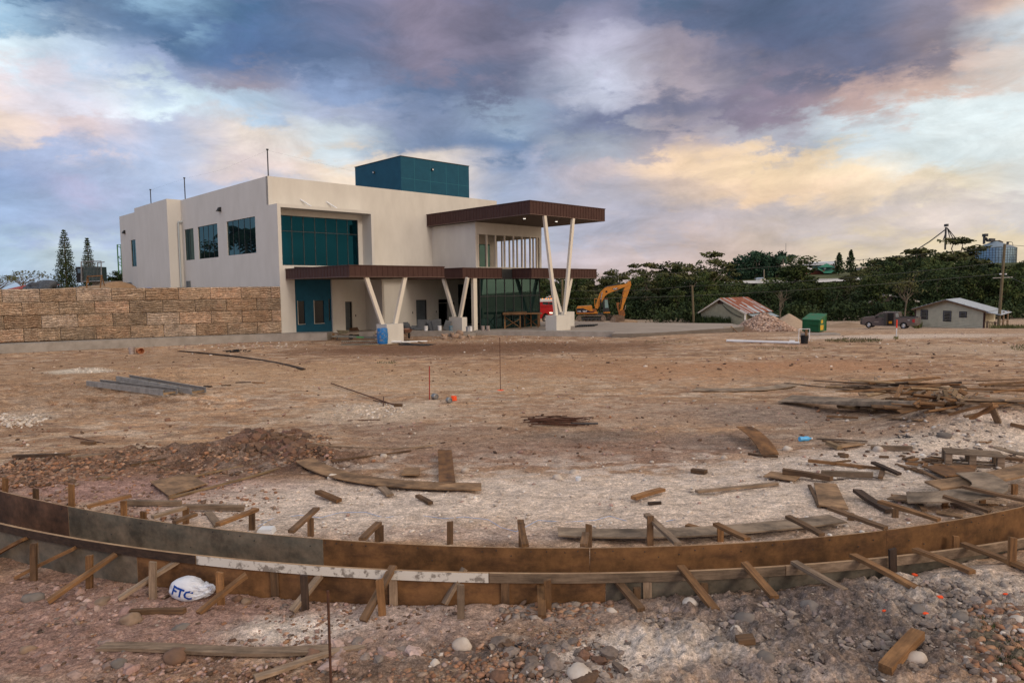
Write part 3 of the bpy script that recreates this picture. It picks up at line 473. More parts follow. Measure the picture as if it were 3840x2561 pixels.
# ------------------------------------------------------------------ single stones
STN = [(1060,1491,27,'w','big rounded white boulder below the middle of the formwork'),(998,1527,15,'w','small white stone left below the big rounded boulder'),(71,1380,28,'g','flat grey stone between the two leftmost braces'),(229,1389,24,'t','flat tan stone right of the second leftmost brace'),
 (297,1432,27,'t','lumpy tan stone touching the short grey board'),(398,1518,33,'r','big brown stone below the long grey plank'),(413,1448,22,'g','flat grey stone right of the lumpy tan one'),(544,1381,15,'r','brown stone at the foot of the form by the white bag'),(563,1386,14,'t','tan stone beside the brown one right of the white bag'),
 (718,1512,22,'r','reddish oval stone beside the tip of the bent lath'),(1588,1396,24,'w','white wedge shaped stone beside the long brace'),(1405,1408,14,'w','round cream stone left of the block-ended brace'),(1692,1453,17,'w','white stone above the small square block'),(2106,1521,27,'w','smooth white stone beside the thick loose beam'),
 (1864,1402,26,'g','long grey clod of rock on the dark earth'),(2342,1432,22,'w','pale rock at the right edge in the pebbles'),(1332,1557,40,'w','big white slab of rock at the bottom edge'),(763,1100,14,'w','white lump against the curved plywood strip'),(881,1050,10,'w','white upright stone behind the curved strip'),(905,1052,7,'w','small white stone just right of the upright white one'),
 (1068,1084,11,'w','white stone right of the upright orange plywood'),(1664,1053,9,'w','round white stone left of the curled plywood'),(1395,1078,8,'w','small white stone on the brown centre ground'),(1320,1089,14,'w','white rocks in a heap on the edge of the white ground'),(1809,1034,12,'w','oval white stone below the blue bottle'),(2017,1036,15,'w','cream stone against the pointed grey stake'),
 (1946,968,6,'w','white ball-like stone below the big dark plywood'),(1497,1062,6,'w','small pale stone in the centre right dirt'),(384,966,8,'r','orange stone standing alone on the left dirt'),(2170,1005,16,'g','dark grey rock on the slope of the white mound'),(2195,1000,7,'w','white stone beside the dark rock on the mound'),(1280,1100,13,'w','pale stone left of the white heap of rocks'),(2113,1405,22,'g','broad grey slab of rock in the dark earth'),(1715,1430,26,'g','dark grey clod behind the white stone'),(2210,1425,24,'g','grey rock slab right of the beam end'),(1760,1520,26,'g','dark clod near the bottom by the square block'),(1650,1480,18,'g','grey clod left of the square block'),(60,1500,20,'t','tan pebble low at the left edge'),(290,1500,20,'g','pair of flat pebbles under the plank end'),(270,1532,20,'g','grey egg shaped pebble at the bottom left')]
SMT = {'w': mat('stone_white', (.60,.53,.46), (.40,.32,.26), scale=3, rough=.9, bump=.5, bscale=20), 'g': mat('stone_grey', (.21,.18,.16), (.14,.12,.105), scale=5, rough=.9, bump=.6, bscale=20), 't': mat('stone_tan', (.32,.22,.15), (.20,.14,.10), scale=4, rough=.85, bump=.4, bscale=20), 'r': mat('stone_brown', (.24,.13,.085), (.15,.09,.06), scale=4, rough=.8, bump=.5, bscale=20)}
for i, (u, v, r, c, lab) in enumerate(STN):
    p = P(u, v); rr = r*K*p.y/F*.92; fl = (1, .8, .42) if 'flat' in lab or 'slab' in lab else (1, .85, .72)
    me = rockmesh('stone', rr, i+3, SMT[c], 3, .28 if c != 'w' else .2, fl); o = bpy.data.objects.new('stone', me); COL.objects.link(o); o.location = p+Vector((0, rr*.3, rr*.2)); o.rotation_euler = (0, 0, i*1.7); tag(o, lab, 'stone')
# stones sprayed with marking paint
for i, (u, v, r, lab) in enumerate([(1917,1414,9,'dark clod tipped with orange marking paint, leftmost of those in the grey earth'),(2032,1405,7,'small stone sprayed orange in the middle of the grey earth'),(2157,1374,9,'clod sprayed orange beyond the end of the long brace'),(2126,1412,8,'stone sprayed orange just above the loose beam'),(2100,1322,7,'orange sprayed stone beside the dark post'),(2308,1366,6,'orange sprayed pebble near the right edge'),(1638,1415,8,'bright orange pebble beside the white wedge stone'),(1115,1382,7,'red brown pebble by the form under the white rail'),(1262,1060,5,'orange brown pebble on the centre ground')]):
    p = P(u, v); rr = r*K*p.y/F; me = rockmesh('painted_stone', rr, 60+i, ORANG if 'orange' in lab and 'brown' not in lab else SMT['r'], 2, .3, (1,.7,.45)); o = bpy.data.objects.new('painted_stone', me); COL.objects.link(o); o.location = p+Vector((0,0,rr*.5)); tag(o, lab, 'stone')
# ================================================================== FORMWORK
def curve_pts(c, x0, x1, n): xs = np.linspace(x0, x1, n); return [Vector((x, float(np.polyval(c, np.clip(x, -8.2, 7.8))), 0)) for x in xs]
def strip(root, name, c, x0, x1, off, th, z0, z1, m, n=16, mats=None, label=None):
    """curved upright board following the form; off = shift towards +normal"""
    pts = curve_pts(c, x0, x1, n); vs = []; o = root.location
    for i, p in enumerate(pts):
        q = pts[min(i+1, n-1)]-pts[max(i-1, 0)]; nv = Vector((-q.y, q.x, 0)).normalized()
        for a, z in ((off, z0), (off+th, z0), (off+th, z1), (off, z1)): vs.append(p+nv*a+Vector((0,0,z))-o)
    mb = MB(); 
    for i in range(n-1):
        b = i*4
        for k in range(4): mb.mi = 1 if k == 2 else 0; mb.m.append(mb.mi); mb.f.append((b+k, b+4+k, b+4+(k+1) % 4, b+(k+1) % 4))
    mb.m += [1, 1]; mb.f += [(0,1,2,3), tuple((n-1)*4+k for k in (3,2,1,0))]; mb.v = vs
    ob = mb.build(name, m, root, mats=[m, EDGE]); 
    if label: ob['label'] = label
    return ob
def px_x(u, v, z=.45): return P0(u, v, z).x
far = thing('formwork', P0(1176, 1256, 0), 'rear curved plywood form standing further from the camera across the frame', 'formwork')
X0 = [px_x(0,1126)-1.5, px_x(152,1164), px_x(742,1237), px_x(1355,1261), px_x(2034,1216), px_x(2351,1163)+1.2]
for i, (m, lab) in enumerate(((P_RD, 'dark red brown plywood panel'), (P_GR, 'grey green plywood panel'), (P_OR, 'orange brown plywood panel with dark stains'), (P_OR, 'orange brown plywood panel with nail holes'), (P_OR, 'orange brown end panel'))):
    strip(far, 'plywood_panel', FFC, X0[i]+.003, X0[i+1]-.003, 0, .016, -.03, .45, m, label=lab)
near = thing('formwork', P0(1176, 1316, 0), 'front curved plywood form with a rail along its top and braces towards the camera', 'formwork')
XN = [px_x(0,1199)-1.5, px_x(90,1215), px_x(320,1250), px_x(700,1290), px_x(1060,1308), px_x(1390,1312), px_x(1763,1298), px_x(2351,1233)+1.2]
for i, m in enumerate((P_GR, P_GR, P_OR, P_OR, P_OR, P_GR, P_GR)): strip(near, 'plywood_panel', NFC, XN[i]+.003, XN[i+1]-.003, 0, .016, -.06, .442, m)
R_ = [(px_x(0,1199)-1.5, px_x(454,1273), W_DK, 'dark brown top rail'), (px_x(454,1273), px_x(1123,1313), P_WH, 'white rail smeared with grey mortar'), (px_x(1123,1313), px_x(1800,1296), W_GR, 'grey brown top rail'), (px_x(1800,1296), px_x(2351,1233)+1.2, W_GR, 'pale grey top rail')]
for x0, x1, m, lab in R_: strip(near, 'top_rail', NFC, x0+.004, x1-.004, -.036, .034, .352, .45, m, label=lab)
for u in (620, 905, 1160, 1480):   # backing blocks between the panels
    x = px_x(u, 1300); y = float(np.polyval(NFC, x)); plank('backing_block', [(x, y-.022, -.02), (x, y-.022, .35)], .085, .034, random.choice([W_GR, W_BR]), parent=near, off=near.location)
nails = MB()
for xx in np.linspace(X0[0]+.2, X0[-1]-.2, 92):
    y = float(np.polyval(FFC, np.clip(xx, -8.2, 7.8)))-.001; z = random.choice((.41, .415, .40, .3, .36)) if random.random() < .8 else random.uniform(.1, .4)
    c = Vector((xx+random.uniform(-.05, .05), y, z)); nails.tube(c+Vector((0,-.003,0)), c+Vector((0,.006,0)), .007, n=6)
nails.build('nail_heads', STEELD, far, o=far.location)['kind'] = 'stuff'
def stake_at(root, u, v0, v1, w=.085, t=.036, m=None, lean=0., du=0, base=None):
    b = P(u, v0) if base is None else base; z = topz(b, u+du, v1)
    r = ray((u+du)*K, v1*K); k = b.y/r.y; x2 = k*r.x; plank('stake', [(b.x, b.y, b.z-.12), (b.x+(x2-b.x), b.y+lean, z)], w, t, m or random.choice([W_OR, W_BR, W_BR]), parent=root, off=root.location, roll=0)
def brace(root, u0, v0, u1, v1, za, zb, w=.085, t=.036, m=None, roll=0.):
    """lumber from pixel 0 (height za above ground, or 'g' on the ground) to pixel 1"""
    a = P(u0, v0, .02) if za == 'g' else P0(u0, v0, za); b = P(u1, v1, .02) if zb == 'g' else P0(u1, v1, zb)
    return plank('brace', [a, b], w, t, m or random.choice([W_OR, W_BR, W_GR, W_OR]), parent=root, off=root.location, roll=roll)
# front form: stakes stand on the ground on the camera's side, braces run from them to the rail
NS = [(75,1335,1247,W_BR,0),(203,1352,1275,W_OR,0),(349,1375,1290,W_GR,0),(508,1395,1315,W_OR,-5),(700,1405,1322,W_DK,-4),(878,1418,1332,W_OR,-8),(1057,1425,1343,W_GR,0),(1257,1405,1333,W_OR,0),(1463,1386,1350,W_BR,0),(1620,1372,1340,W_BR,-2),(1777,1350,1308,W_BR,0),(1918,1340,1300,W_BR,0),(2055,1327,1260,W_DK,-4),(2192,1290,1232,W_OR,5),(2324,1300,1235,W_OR,4)]
for u, v0, v1, m, du in NS: stake_at(near, u, v0, v1, m=m, du=du, w=.07)
NB = [(-25,1290,58,1240,W_OR),(40,1332,172,1262,W_OR),(112,1388,268,1275,W_OR),(275,1382,415,1288,W_GR),(458,1415,568,1322,W_OR),(672,1410,738,1322,W_GR),(835,1432,905,1302,W_BR),(1024,1392,1070,1306,W_GR),(1245,1424,1240,1322,W_OR),(1472,1408,1410,1330,W_BR),(1642,1410,1562,1304,W_OR),(1778,1380,1708,1296,W_OR),(1940,1365,1822,1294,W_GR),(2108,1362,1958,1278,W_OR),(2232,1322,2100,1265,W_OR),(2380,1322,2210,1252,W_OR)]
for u0, v0, u1, v1, m in NB: brace(near, u0, v0, u1, v1, 'g', .455 if u1 > 860 and u1 not in (1240, 1410) else .33, m=m, w=.08, t=.038)
# rear form: short stakes and braces behind it
FS = [(10,1128,1097),(80,1148,1122),(162,1166,1112),(282,1185,1150),(327,1192,1175),(425,1204,1165),(577,1219,1172),(712,1232,1190),(866,1243,1206),(873,1243,1206),(1033,1251,1198),(1198,1256,1202),(1352,1254,1205),(1494,1250,1185),(1655,1243,1207),(1828,1206,1190),(1955,1193,1178),(2057,1188,1168),(2172,1166,1142),(2258,1158,1135),(2332,1136,1112)]
for u, v0, v1 in FS: stake_at(far, u, v0, v1, m=random.choice([W_OR, W_OR, W_BR]), w=.075)
FB = [(200,1166,302,1140),(350,1190,424,1168),(400,1202,450,1183),(500,1207,590,1172),(668,1224,727,1170),(832,1241,870,1204),(1206,1256,1195,1199),(1340,1256,1345,1228),(1556,1252,1484,1184),(1716,1241,1643,1206),(1887,1231,1808,1189),(2034,1216,1904,1169),(2156,1197,2020,1154),(2272,1177,2165,1142),(2375,1156,2208,1119)]
for i, (u0, v0, u1, v1) in enumerate(FB): brace(far, u0, v0, u1, v1, .455, .46 if v1 > 1150 else .52, m=W_GR if i in (1, 8) else (W_BR if i % 3 else W_OR), w=.08, t=.038)
# ================================================================== LOOSE BOARDS AND SITE LITTER
def L_(pts, w, t, m, label, cat='board', dz=.02, roll=0., name='wood_board', group=None, jag=0.):
    q = []
    for a in pts:
        u, v = a[0], a[1]; h = a[2] if len(a) > 2 else 0
        q.append(P0(u, v, TT(*P(u, v)[:2])+h+dz) if h else P(u, v, dz))
    return plank(name, q, w, t, m, label, cat, group, roll, jag=jag)
L_([(411,807),(560,822),(697,849)], .2, .03, W_DK, 'long thin dark lath lying diagonally in front of the stone wall', name='wood_lath')
L_([(469,889),(485,890)], .09, .04, W_DK, 'tiny dark offcut right of the metal frames'); L_([(508,887),(530,886)], .09, .03, W_BR, 'small brown offcut, second right of the metal frames'); L_([(541,880),(576,879)], .07, .02, W_DK, 'dark strip behind the small brown offcuts'); L_([(580,880),(606,881)], .10, .03, W_OR, 'small orange offcut right of the dark strip')
L_([(905,934),(923,935)], .10, .075, W_BR, 'brown block at the end of the long diagonal bar')
L_([(1594,897),(1700,898),(1814,886)], .55, .018, P_WE, 'long grey plywood strip lying alone beside the lumber heap', 'plywood', dz=.04)
L_([(1708,980,.22),(1742,1006,.16),(1768,1046,.0)], .34, .014, P_OR, 'curled orange plywood strip lifting off the dirt', 'plywood')
L_([(1719,1045),(1752,1050)], .06, .03, W_BR, 'short stick left of the foot of the curled strip'); L_([(1752,1051),(1786,1053)], .05, .04, W_BR, 'short stick right of the foot of the curled strip')
L_([(1588,1086),(1621,1090)], .12, .06, W_BR, 'small dark block alone left of the curved beam'); L_([(1855,1060,.05),(1916,1069)], .09, .045, W_OR, 'yellowish beam end, left of the crossing sticks'); L_([(1912,1068),(2037,1082)], .075, .04, W_OR, 'long orange stick running right from the yellowish beam')
L_([(1797,1086,.05),(1850,1094,.03),(1909,1107)], .10, .08, W_BR, 'dark brown curved beam, left of two lying side by side'); L_([(1886,1094),(2004,1099)], .09, .085, W_GR, 'grey brown straight beam, right of two lying side by side'); L_([(2004,1064,.1),(2065,1091,.03)], .09, .04, W_DK, 'dark stick crossing over the long orange stick'); L_([(2021,1102),(2026,1084)], .07, .04, W_BR, 'short brown peg below the crossing sticks')
L_([(1999,1033),(2094,1036)], .09, .08, W_GR, 'pointed grey stake against a cream stone'); L_([(1900,1020,.05),(1927,1034)], .11, .07, W_LT, 'pale yellow block at the end of thin battens'); L_([(1877,1010),(1991,1017)], .06, .025, W_GR, 'thin grey batten, upper of the two by the pale block'); L_([(1890,1015),(1985,1023)], .06, .025, W_BR, 'thin brown batten, lower of the two by the pale block'); L_([(1925,1030),(1975,1023)], .22, .016, P_TN, 'broken piece of tan plywood beside the pale block', 'plywood', dz=.04)
L_([(1899,959),(1970,963)], .07, .04, W_OR, 'short orange stick below the big dark plywood'); L_([(2040,963),(2116,969)], .16, .018, P_TN, 'curved tan offcut of plywood right below the big dark plywood', 'plywood', dz=.03); L_([(1930,1052),(1945,1054)], .08, .04, W_BR, 'tiny block above the beams, left'); L_([(2019,1052),(2040,1053)], .08, .03, W_BR, 'tiny block above the beams, right'); L_([(1911,1064,.03),(1952,1059,.02)], .05, .03, W_BR, 'short stick beside the yellowish beam')
L_([(1945,925,.15),(2020,928,.18),(2088,936,.14)], .5, .02, P_WE, 'jagged grey plywood on top of the heap behind the big sheet', 'plywood', dz=.05, jag=.5)
L_([(1801,881),(1900,892),(2024,905)], .07, .03, W_GR, 'very long thin strip running left from the lumber heap'); L_([(2048,933,.0),(2070,886,.35)], .12, .04, W_OR, 'orange plank standing up out of the lumber heap')
L_([(2181,955,.1),(2282,930,.22)], .10, .06, W_OR, 'orange stick on the mound, upper of the crossed pair'); L_([(2231,963,.06),(2287,934,.22)], .10, .05, W_OR, 'orange stick on the mound, lower of the crossed pair'); L_([(2277,938,.12),(2291,974)], .12, .05, W_GR, 'grey board pointing down the slope of the mound'); L_([(2214,958,.05),(2284,945,.08)], .14, .03, W_BR, 'brown board under the crossed pair of sticks')
L_([(2319,979),(2375,992)], .10, .06, W_BR, 'brown stick at the right edge on the mound'); L_([(2286,1027,.08),(2320,1038,.06),(2375,1052)], .22, .02, P_WE, 'bent grey plywood strip at the right edge', 'plywood', dz=.04); L_([(2290,1055),(2351,1062)], .09, .05, W_BR, 'brown batten right of the pallet')
L_([(2141,1117,.06),(2240,1104,.12),(2375,1072,.2)], .38, .03, P_TN, 'long light brown plank at the right edge over the braces', 'plank', dz=.08); L_([(2082,1143,.05),(2150,1142,.09),(2226,1086,.2)], .42, .018, P_WE, 'bent grey plywood crossing the long light plank', 'plywood', dz=.07); L_([(2045,1142,.02),(2110,1147,.05)], .28, .018, P_TN, 'tan plywood scrap left under the bent grey plywood', 'plywood', dz=.03)
L_([(2057,1070),(2120,1090)], .05, .03, W_BR, 'thin brown stick left of the orange plywood'); L_([(1928,1047),(1944,1051)], .09, .05, W_BR, 'small brown block above the yellowish beam'); L_([(2110,1080,.02),(2160,1108)], .06, .03, W_BR, 'thin batten slanting beside the orange plywood')
L_([(1599,1134),(1785,1115)], .075, .04, W_GR, 'long grey beam on the white ground, right'); L_([(1454,1147,.02),(1521,1127,.02)], .10, .05, W_OR, 'brown beam piece lying askew on the white ground'); L_([(1488,1161),(1518,1159)], .06, .03, W_DK, 'short black brown stick on the white ground')
L_([(1281,1222,.02),(1420,1226,.02),(1600,1222,.03),(1760,1210,.03),(1924,1192,.02)], .30, .018, P_WE, 'very long curved grey plywood strip behind the rear form', 'plywood', dz=.05); L_([(1577,1213),(1624,1228)], .09, .04, W_OR, 'orange stake under the very long curved strip')
L_([(1858,1119),(1880,1168)], .05, .03, W_BR, 'thin batten left of the marked tan sheet'); L_([(1968,1130,.05),(2042,1180)], .12, .05, W_DK, 'black brown plank pointing at the rear form'); L_([(2100,1152),(2122,1177)], .07, .03, W_BR, 'short batten between two braces'); L_([(2186,1160),(2264,1184)], .09, .035, W_GR, 'grey board between braces at the right'); L_([(2150,1180),(2210,1190)], .12, .02, P_TN, 'thin tan scrap close to the rear form on the right')
L_([(730,1132,.03),(779,1156)], .10, .05, W_OR, 'orange brown block, leftmost of three on the white ground'); L_([(876,1121,.02),(896,1142)], .12, .035, W_GR, 'split grey block, middle of three on the white ground'); L_([(958,1141,.02),(989,1161)], .07, .045, W_BR, 'thin brown block, rightmost of three on the white ground')
L_([(700,1056,.04),(776,1090,.03),(893,1108,.03),(1000,1117,.03),(1106,1118,.02)], .38, .018, P_TN, 'long curved brown plywood strip in the centre', 'plywood', dz=.04); L_([(1021,1034,.10),(1024,1075,.04),(1027,1112,.03)], .27, .016, P_OR, 'upright orange plywood piece meeting the long curved strip', 'plywood', dz=.05)
L_([(588,1012),(700,1021),(811,1031),(999,1024)], .06, .03, W_GR, 'very long thin lath behind the plywood strip'); L_([(761,1061),(943,1038)], .045, .025, W_BR, 'thin brown lath under the very long one'); L_([(441,1098),(588,1067)], .045, .025, W_LT, 'thin pale lath above the grey square plywood'); L_([(388,1148),(520,1114),(640,1079)], .05, .03, W_LT, 'long pale lath lying along the grey square plywood')
L_([(33,1053),(157,1050)], .09, .06, W_BR, 'brown beam half buried behind the pebbles, left'); L_([(157,1054),(241,1047)], .10, .03, W_GR, 'grey brown board right of the half buried beam'); L_([(190,1020),(218,1022)], .09, .06, W_BR, 'small brown block alone on the left dirt')
L_([(300,1072),(385,1058)], .08, .04, W_BR, 'brown board half buried in the pebble heap'); L_([(346,1065),(390,1083)], .03, .02, W_LT, 'short thin stick on the pebble heap'); L_([(231,1101),(251,1102)], .08, .03, W_LT, 'small pale offcut among the pebbles')
L_([(284,1161),(416,1163)], .07, .07, W_GR, 'grey beam lying behind the rear form, left of two'); L_([(419,1172),(561,1174)], .07, .07, W_GR, 'grey beam lying behind the rear form, right of two'); L_([(478,1180),(500,1210)], .10, .02, W_GR, 'small grey board by the rear form between the beams')
L_([(300,1414),(425,1411)], .05, .05, W_BR, 'short brown board below the white bag, left'); L_([(232,1493,.0),(400,1491,.02),(590,1499,.02),(757,1496,.0)], .12, .03, W_GR, 'long grey plank lying in front at the lower left', 'plank'); L_([(585,1564),(660,1540),(735,1513),(838,1496)], .07, .03, W_GR, 'bent grey lath ending near the rusty bar', name='wood_lath')
L_([(2032,1552,.0),(2108,1463,.03)], .10, .07, W_OR, 'thick orange beam lying loose at the lower right', 'beam', name='wood_beam'); L_([(1692,1482),(1731,1478)], .10, .05, W_BR, 'small square brown block on the grey clods')
def sheet(name, label, pix, t, m, cat='plywood', dz=.02, hs=(0,0,0,0)):
    """flat panel given by its corners"""
    q = [P(u, v, dz+h) for (u, v), h in zip(pix, hs)]; c = sum(q, Vector())/4; R = frame_of(q[0], q[1]); R.translation = c; Mi = R.inverted(); l = [Mi@p for p in q]; mb = MB(); mb.add(l+[p+Vector((0,0,t)) for p in l], [(3,2,1,0),(4,5,6,7),(0,1,5,4),(1,2,6,5),(2,3,7,6),(3,0,4,7)])
    o = mb.build(name, m); o.matrix_world = R; return tag(o, label, cat)
sheet('plywood', 'grey square sheet of plywood on the pebbles', [(345,1114),(388,1148),(474,1119),(432,1094)], .018, P_TN, dz=.05)
sheet('plywood', 'big dark plywood sheet lying in front of the lumber heap', [(1787,926),(2075,951),(2120,940),(1820,915)], .02, P_WE, dz=.04, hs=(0,.10,.12,.05))
sheet('plywood', 'tan plywood sheet with orange marks right of the grey strip', [(1880,1168),(1948,1177),(1920,1118),(1868,1116)], .018, P_TN, dz=.04)
sheet('plywood', 'grey plywood piece left of the curved beam', [(1752,1099),(1825,1109),(1840,1097),(1770,1087)], .016, P_TN, dz=.03)
sheet('plywood', 'orange plywood piece under the long light plank', [(2120,1080),(2170,1104),(2235,1097),(2242,1077)], .018, P_OR, dz=.06)
sheet('plywood', 'small square of plywood between the strip and the upright piece', [(922,1095),(962,1096),(964,1080),(930,1079)], .025, P_TN, dz=.03)
# ---- the lumber heap
rd = random.Random(5)
for i in range(74):
    u = rd.gauss(2110, 62); v = rd.uniform(893, 952); 
    if i < 16: u = rd.uniform(1950, 2130); v = rd.uniform(886, 900)
    if u > 2260 or u < 1940: u = rd.uniform(2040, 2220)
    c = P(u, v); ln = rd.uniform(.35, 1.5) if i > 16 else rd.uniform(1.5, 3.2); a = rd.gauss(0, .5) if rd.random() < .75 else rd.uniform(-1.5, 1.5); hh = max(.02, .20*(1-abs(u-2110)/170))*rd.random()
    d = Vector((math.cos(a), math.sin(a), rd.uniform(-.12, .12)))*ln/2; c.z += .06+hh
    plank('scrap_board', [c-d, c+d], rd.choice((.06, .09, .09, .14)), rd.choice((.02, .04, .04)), rd.choice([W_OR, W_OR, W_LT, W_BR, W_GR, W_GR, W_DK]), 'scrap board tangled in the heap of broken lumber', 'board', 'scrap boards in the lumber heap', roll=rd.uniform(-.8, .8))
for i in range(22):
    u = rd.uniform(2100, 2215); v = rd.uniform(918, 940); c = P(u, v, .12+rd.random()*.12); d = Vector((rd.uniform(-.09, .09), rd.uniform(-.05, .05), rd.uniform(.03, .09)))
    plank('lumber_offcut', [c-d, c+d], .09, .05, rd.choice([W_LT, W_GR, W_OR]), 'short sawn offcut in the heap of broken lumber', 'offcut', 'sawn offcuts in the lumber heap', roll=rd.uniform(-1, 1))
for i in range(16):
    u = rd.uniform(2275, 2351); v = rd.uniform(884, 950); c = P(u, v, .06+rd.random()*.1); a = rd.gauss(.1, .35); d = Vector((math.cos(a), math.sin(a), rd.uniform(-.1, .05)))*rd.uniform(.4, 1.1)
    plank('scrap_board', [c-d, c+d], .08, .035, rd.choice([W_OR, W_BR, W_GR]), 'scrap board scattered at the right edge of the mound', 'board', 'scrap boards at the right edge', roll=rd.uniform(-.5, .5))
for i in range(20):
    u = rd.uniform(2080, 2200); v = rd.uniform(1055, 1082); c = P(u, v, .03); a = rd.uniform(-1.2, 1.2); d = Vector((math.cos(a), math.sin(a), 0))*rd.uniform(.05, .16)
    plank('lumber_offcut', [c-d, c+d], .06, .03, rd.choice([W_OR, W_BR]), 'small offcut on the ground by the pallet', 'offcut', 'offcuts around the pallet')
for i in range(26):
    u = rd.uniform(1880, 2330); v = rd.uniform(1010, 1180); c = P(u, v, .02); a = rd.uniform(-1., 1.); d = Vector((math.cos(a), math.sin(a), 0))*rd.uniform(.03, .12)
    plank('wood_splinter', [c-d, c+d], .03, .015, rd.choice([W_OR, W_BR, W_DK]), 'splinter of wood on the white ground at the right', 'splinter', 'wood splinters on the white ground')
# ---- pallet
pb = P(2232, 1066); pl_ = thing('pallet', pb, 'pale weathered block pallet beside the offcuts at the right', 'pallet', rz=-.42)
w_ = .43; mb = MB(); [mb.box(-w_, w_, -.24+i*.16, -.24+i*.16+.13, .20, .222) for i in range(3)]; mb.build('deck', W_GR, pl_)
for x in (-w_+.05, -.03, w_-.06):
    for y in (-.17, .15): MB().box(x-.05, x+.05, y-.06, y+.06, .033, .199).build('block', W_GR, pl_)
mb = MB(); [mb.box(-w_, w_, y-.05, y+.05, .012, .032) for y in (-.17, .15)]; mb.build('runner', W_GR, pl_)
# ---- rebar bars and survey stakes
def rod(name, pts, r, m, label, cat='rod', group=None):
    o = Vector(pts[0]); mb = MB().path(pts, r, 6); ob = mb.build(name, m, None, o=o); return tag(ob, label, cat, group)
b = P(760, 1575); b2 = b; rod('rebar_stake', [b2-Vector((0,0,.1)), Vector((b.x, b.y, topz(b, 757, 1355)))], .011, RUST, 'rusty ribbed bar standing upright in the foreground', 'stake')
def survey(u, v0, v1, r, m, lab, du=0):
    b = P(u, v0); z = topz(b, u, v1); s = thing('survey_stake', b, lab, 'stake'); MB().tube((0,0,-.05), (du,0,z-b.z), r, n=6).build('bar', m, s); return s, z-b.z
s, _ = survey(986, 918, 841, .017, mat('red_rod', (.30,.03,.02)), 'short red survey bar in the middle of the dirt', .02)
s, _ = survey(1149, 896, 775, .012, RUST, 'tall thin rusty bar in an orange paint spot'); MB().lathe([(.0,.018),(.09,.014),(.13,.002)], n=9).build('paint_spot', ORANG, s)
rod('rebar_rod', [P(760, 883, .05), P(905, 932, .03)], .018, RUST, 'long thin bar leading down to the brown block'); rod('rebar_rod', [P(857, 921, .03), P(905, 930, .03)], .014, RUST, 'shorter bar beside the long one'); rod('rebar_rod', [P(880, 934, .03), P(881, 917, .08)], .014, RUST, 'stub of bar crossing the shorter bar'); rod('rebar_rod', [P(798, 968, .03), P(873, 966, .03)], .014, RUST, 'short bar lying alone on the white patch'); rod('rebar_rod', [P(160, 1003, .02), P(241, 1020, .02)], .012, RUST, 'thin bar passing behind the small brown block'); rod('rebar_rod', [P(340, 808, .02)-Vector((0,0,.0)), P(344, 808.5, .02)], .012, RUST, 'stub of rusty bar beside the buckets')
for i in range(34):
    a = rd.gauss(.05, .28); c = P(rd.uniform(1245, 1300), rd.uniform(968, 982), .03+rd.random()*.12); d = Vector((math.cos(a), math.sin(a), rd.uniform(-.08, .08)))*rd.uniform(.35, .6); e = c+d+Vector((rd.uniform(.05,.2), rd.uniform(-.2,.2), -.02))
    rod('rebar_rod', [c-d, c+d]+([e] if i % 3 == 0 else []), .011, RUST, 'rusty bar in the small pile of reinforcing rods', 'rod', 'reinforcing rods in the small pile')
rod('rebar_rod', [P(1310, 977, .05), P(1373, 977, .05)], .022, STEELD, 'straight dark bar sticking out right of the rod pile')
# ---- metal frames
FRM = mat('frame_grey', (.33,.31,.285), (.20,.185,.17), scale=4, rough=.6)
def mframe(p, q, lab, m=FRM, rungs=8, w=.46, hgt=.17):
    o = thing('metal_frame', p, lab, 'metal frame'); R = frame_of(p, q); Lg = (q-p).length
    for s in (-1, 1): 
        mb = MB(); y = s*w/2; mb.box(0, Lg, y-.006, y+.006, 0, hgt, R); mb.box(0, Lg, min(y, y-s*.05), max(y, y-s*.05), hgt+.001, hgt+.007, R); mb.box(0, Lg, min(y, y-s*.05), max(y, y-s*.05), .003, .009, R); mb.build('side_rail', m, o)
    for i in range(rungs): x = .12+(Lg-.24)*i/(rungs-1); MB().box(x-.02, x+.02, -w/2+.01, w/2-.01, .03, .08, R).build('rung', W_LT, o)
    return o
mframe(P(215, 887, .05), P(392, 914, .10), 'grey steel ladder frame, left one of the crossed pair'); mframe(P(283, 883, .16), P(458, 911, .10), 'grey steel ladder frame, right one lying over the other')
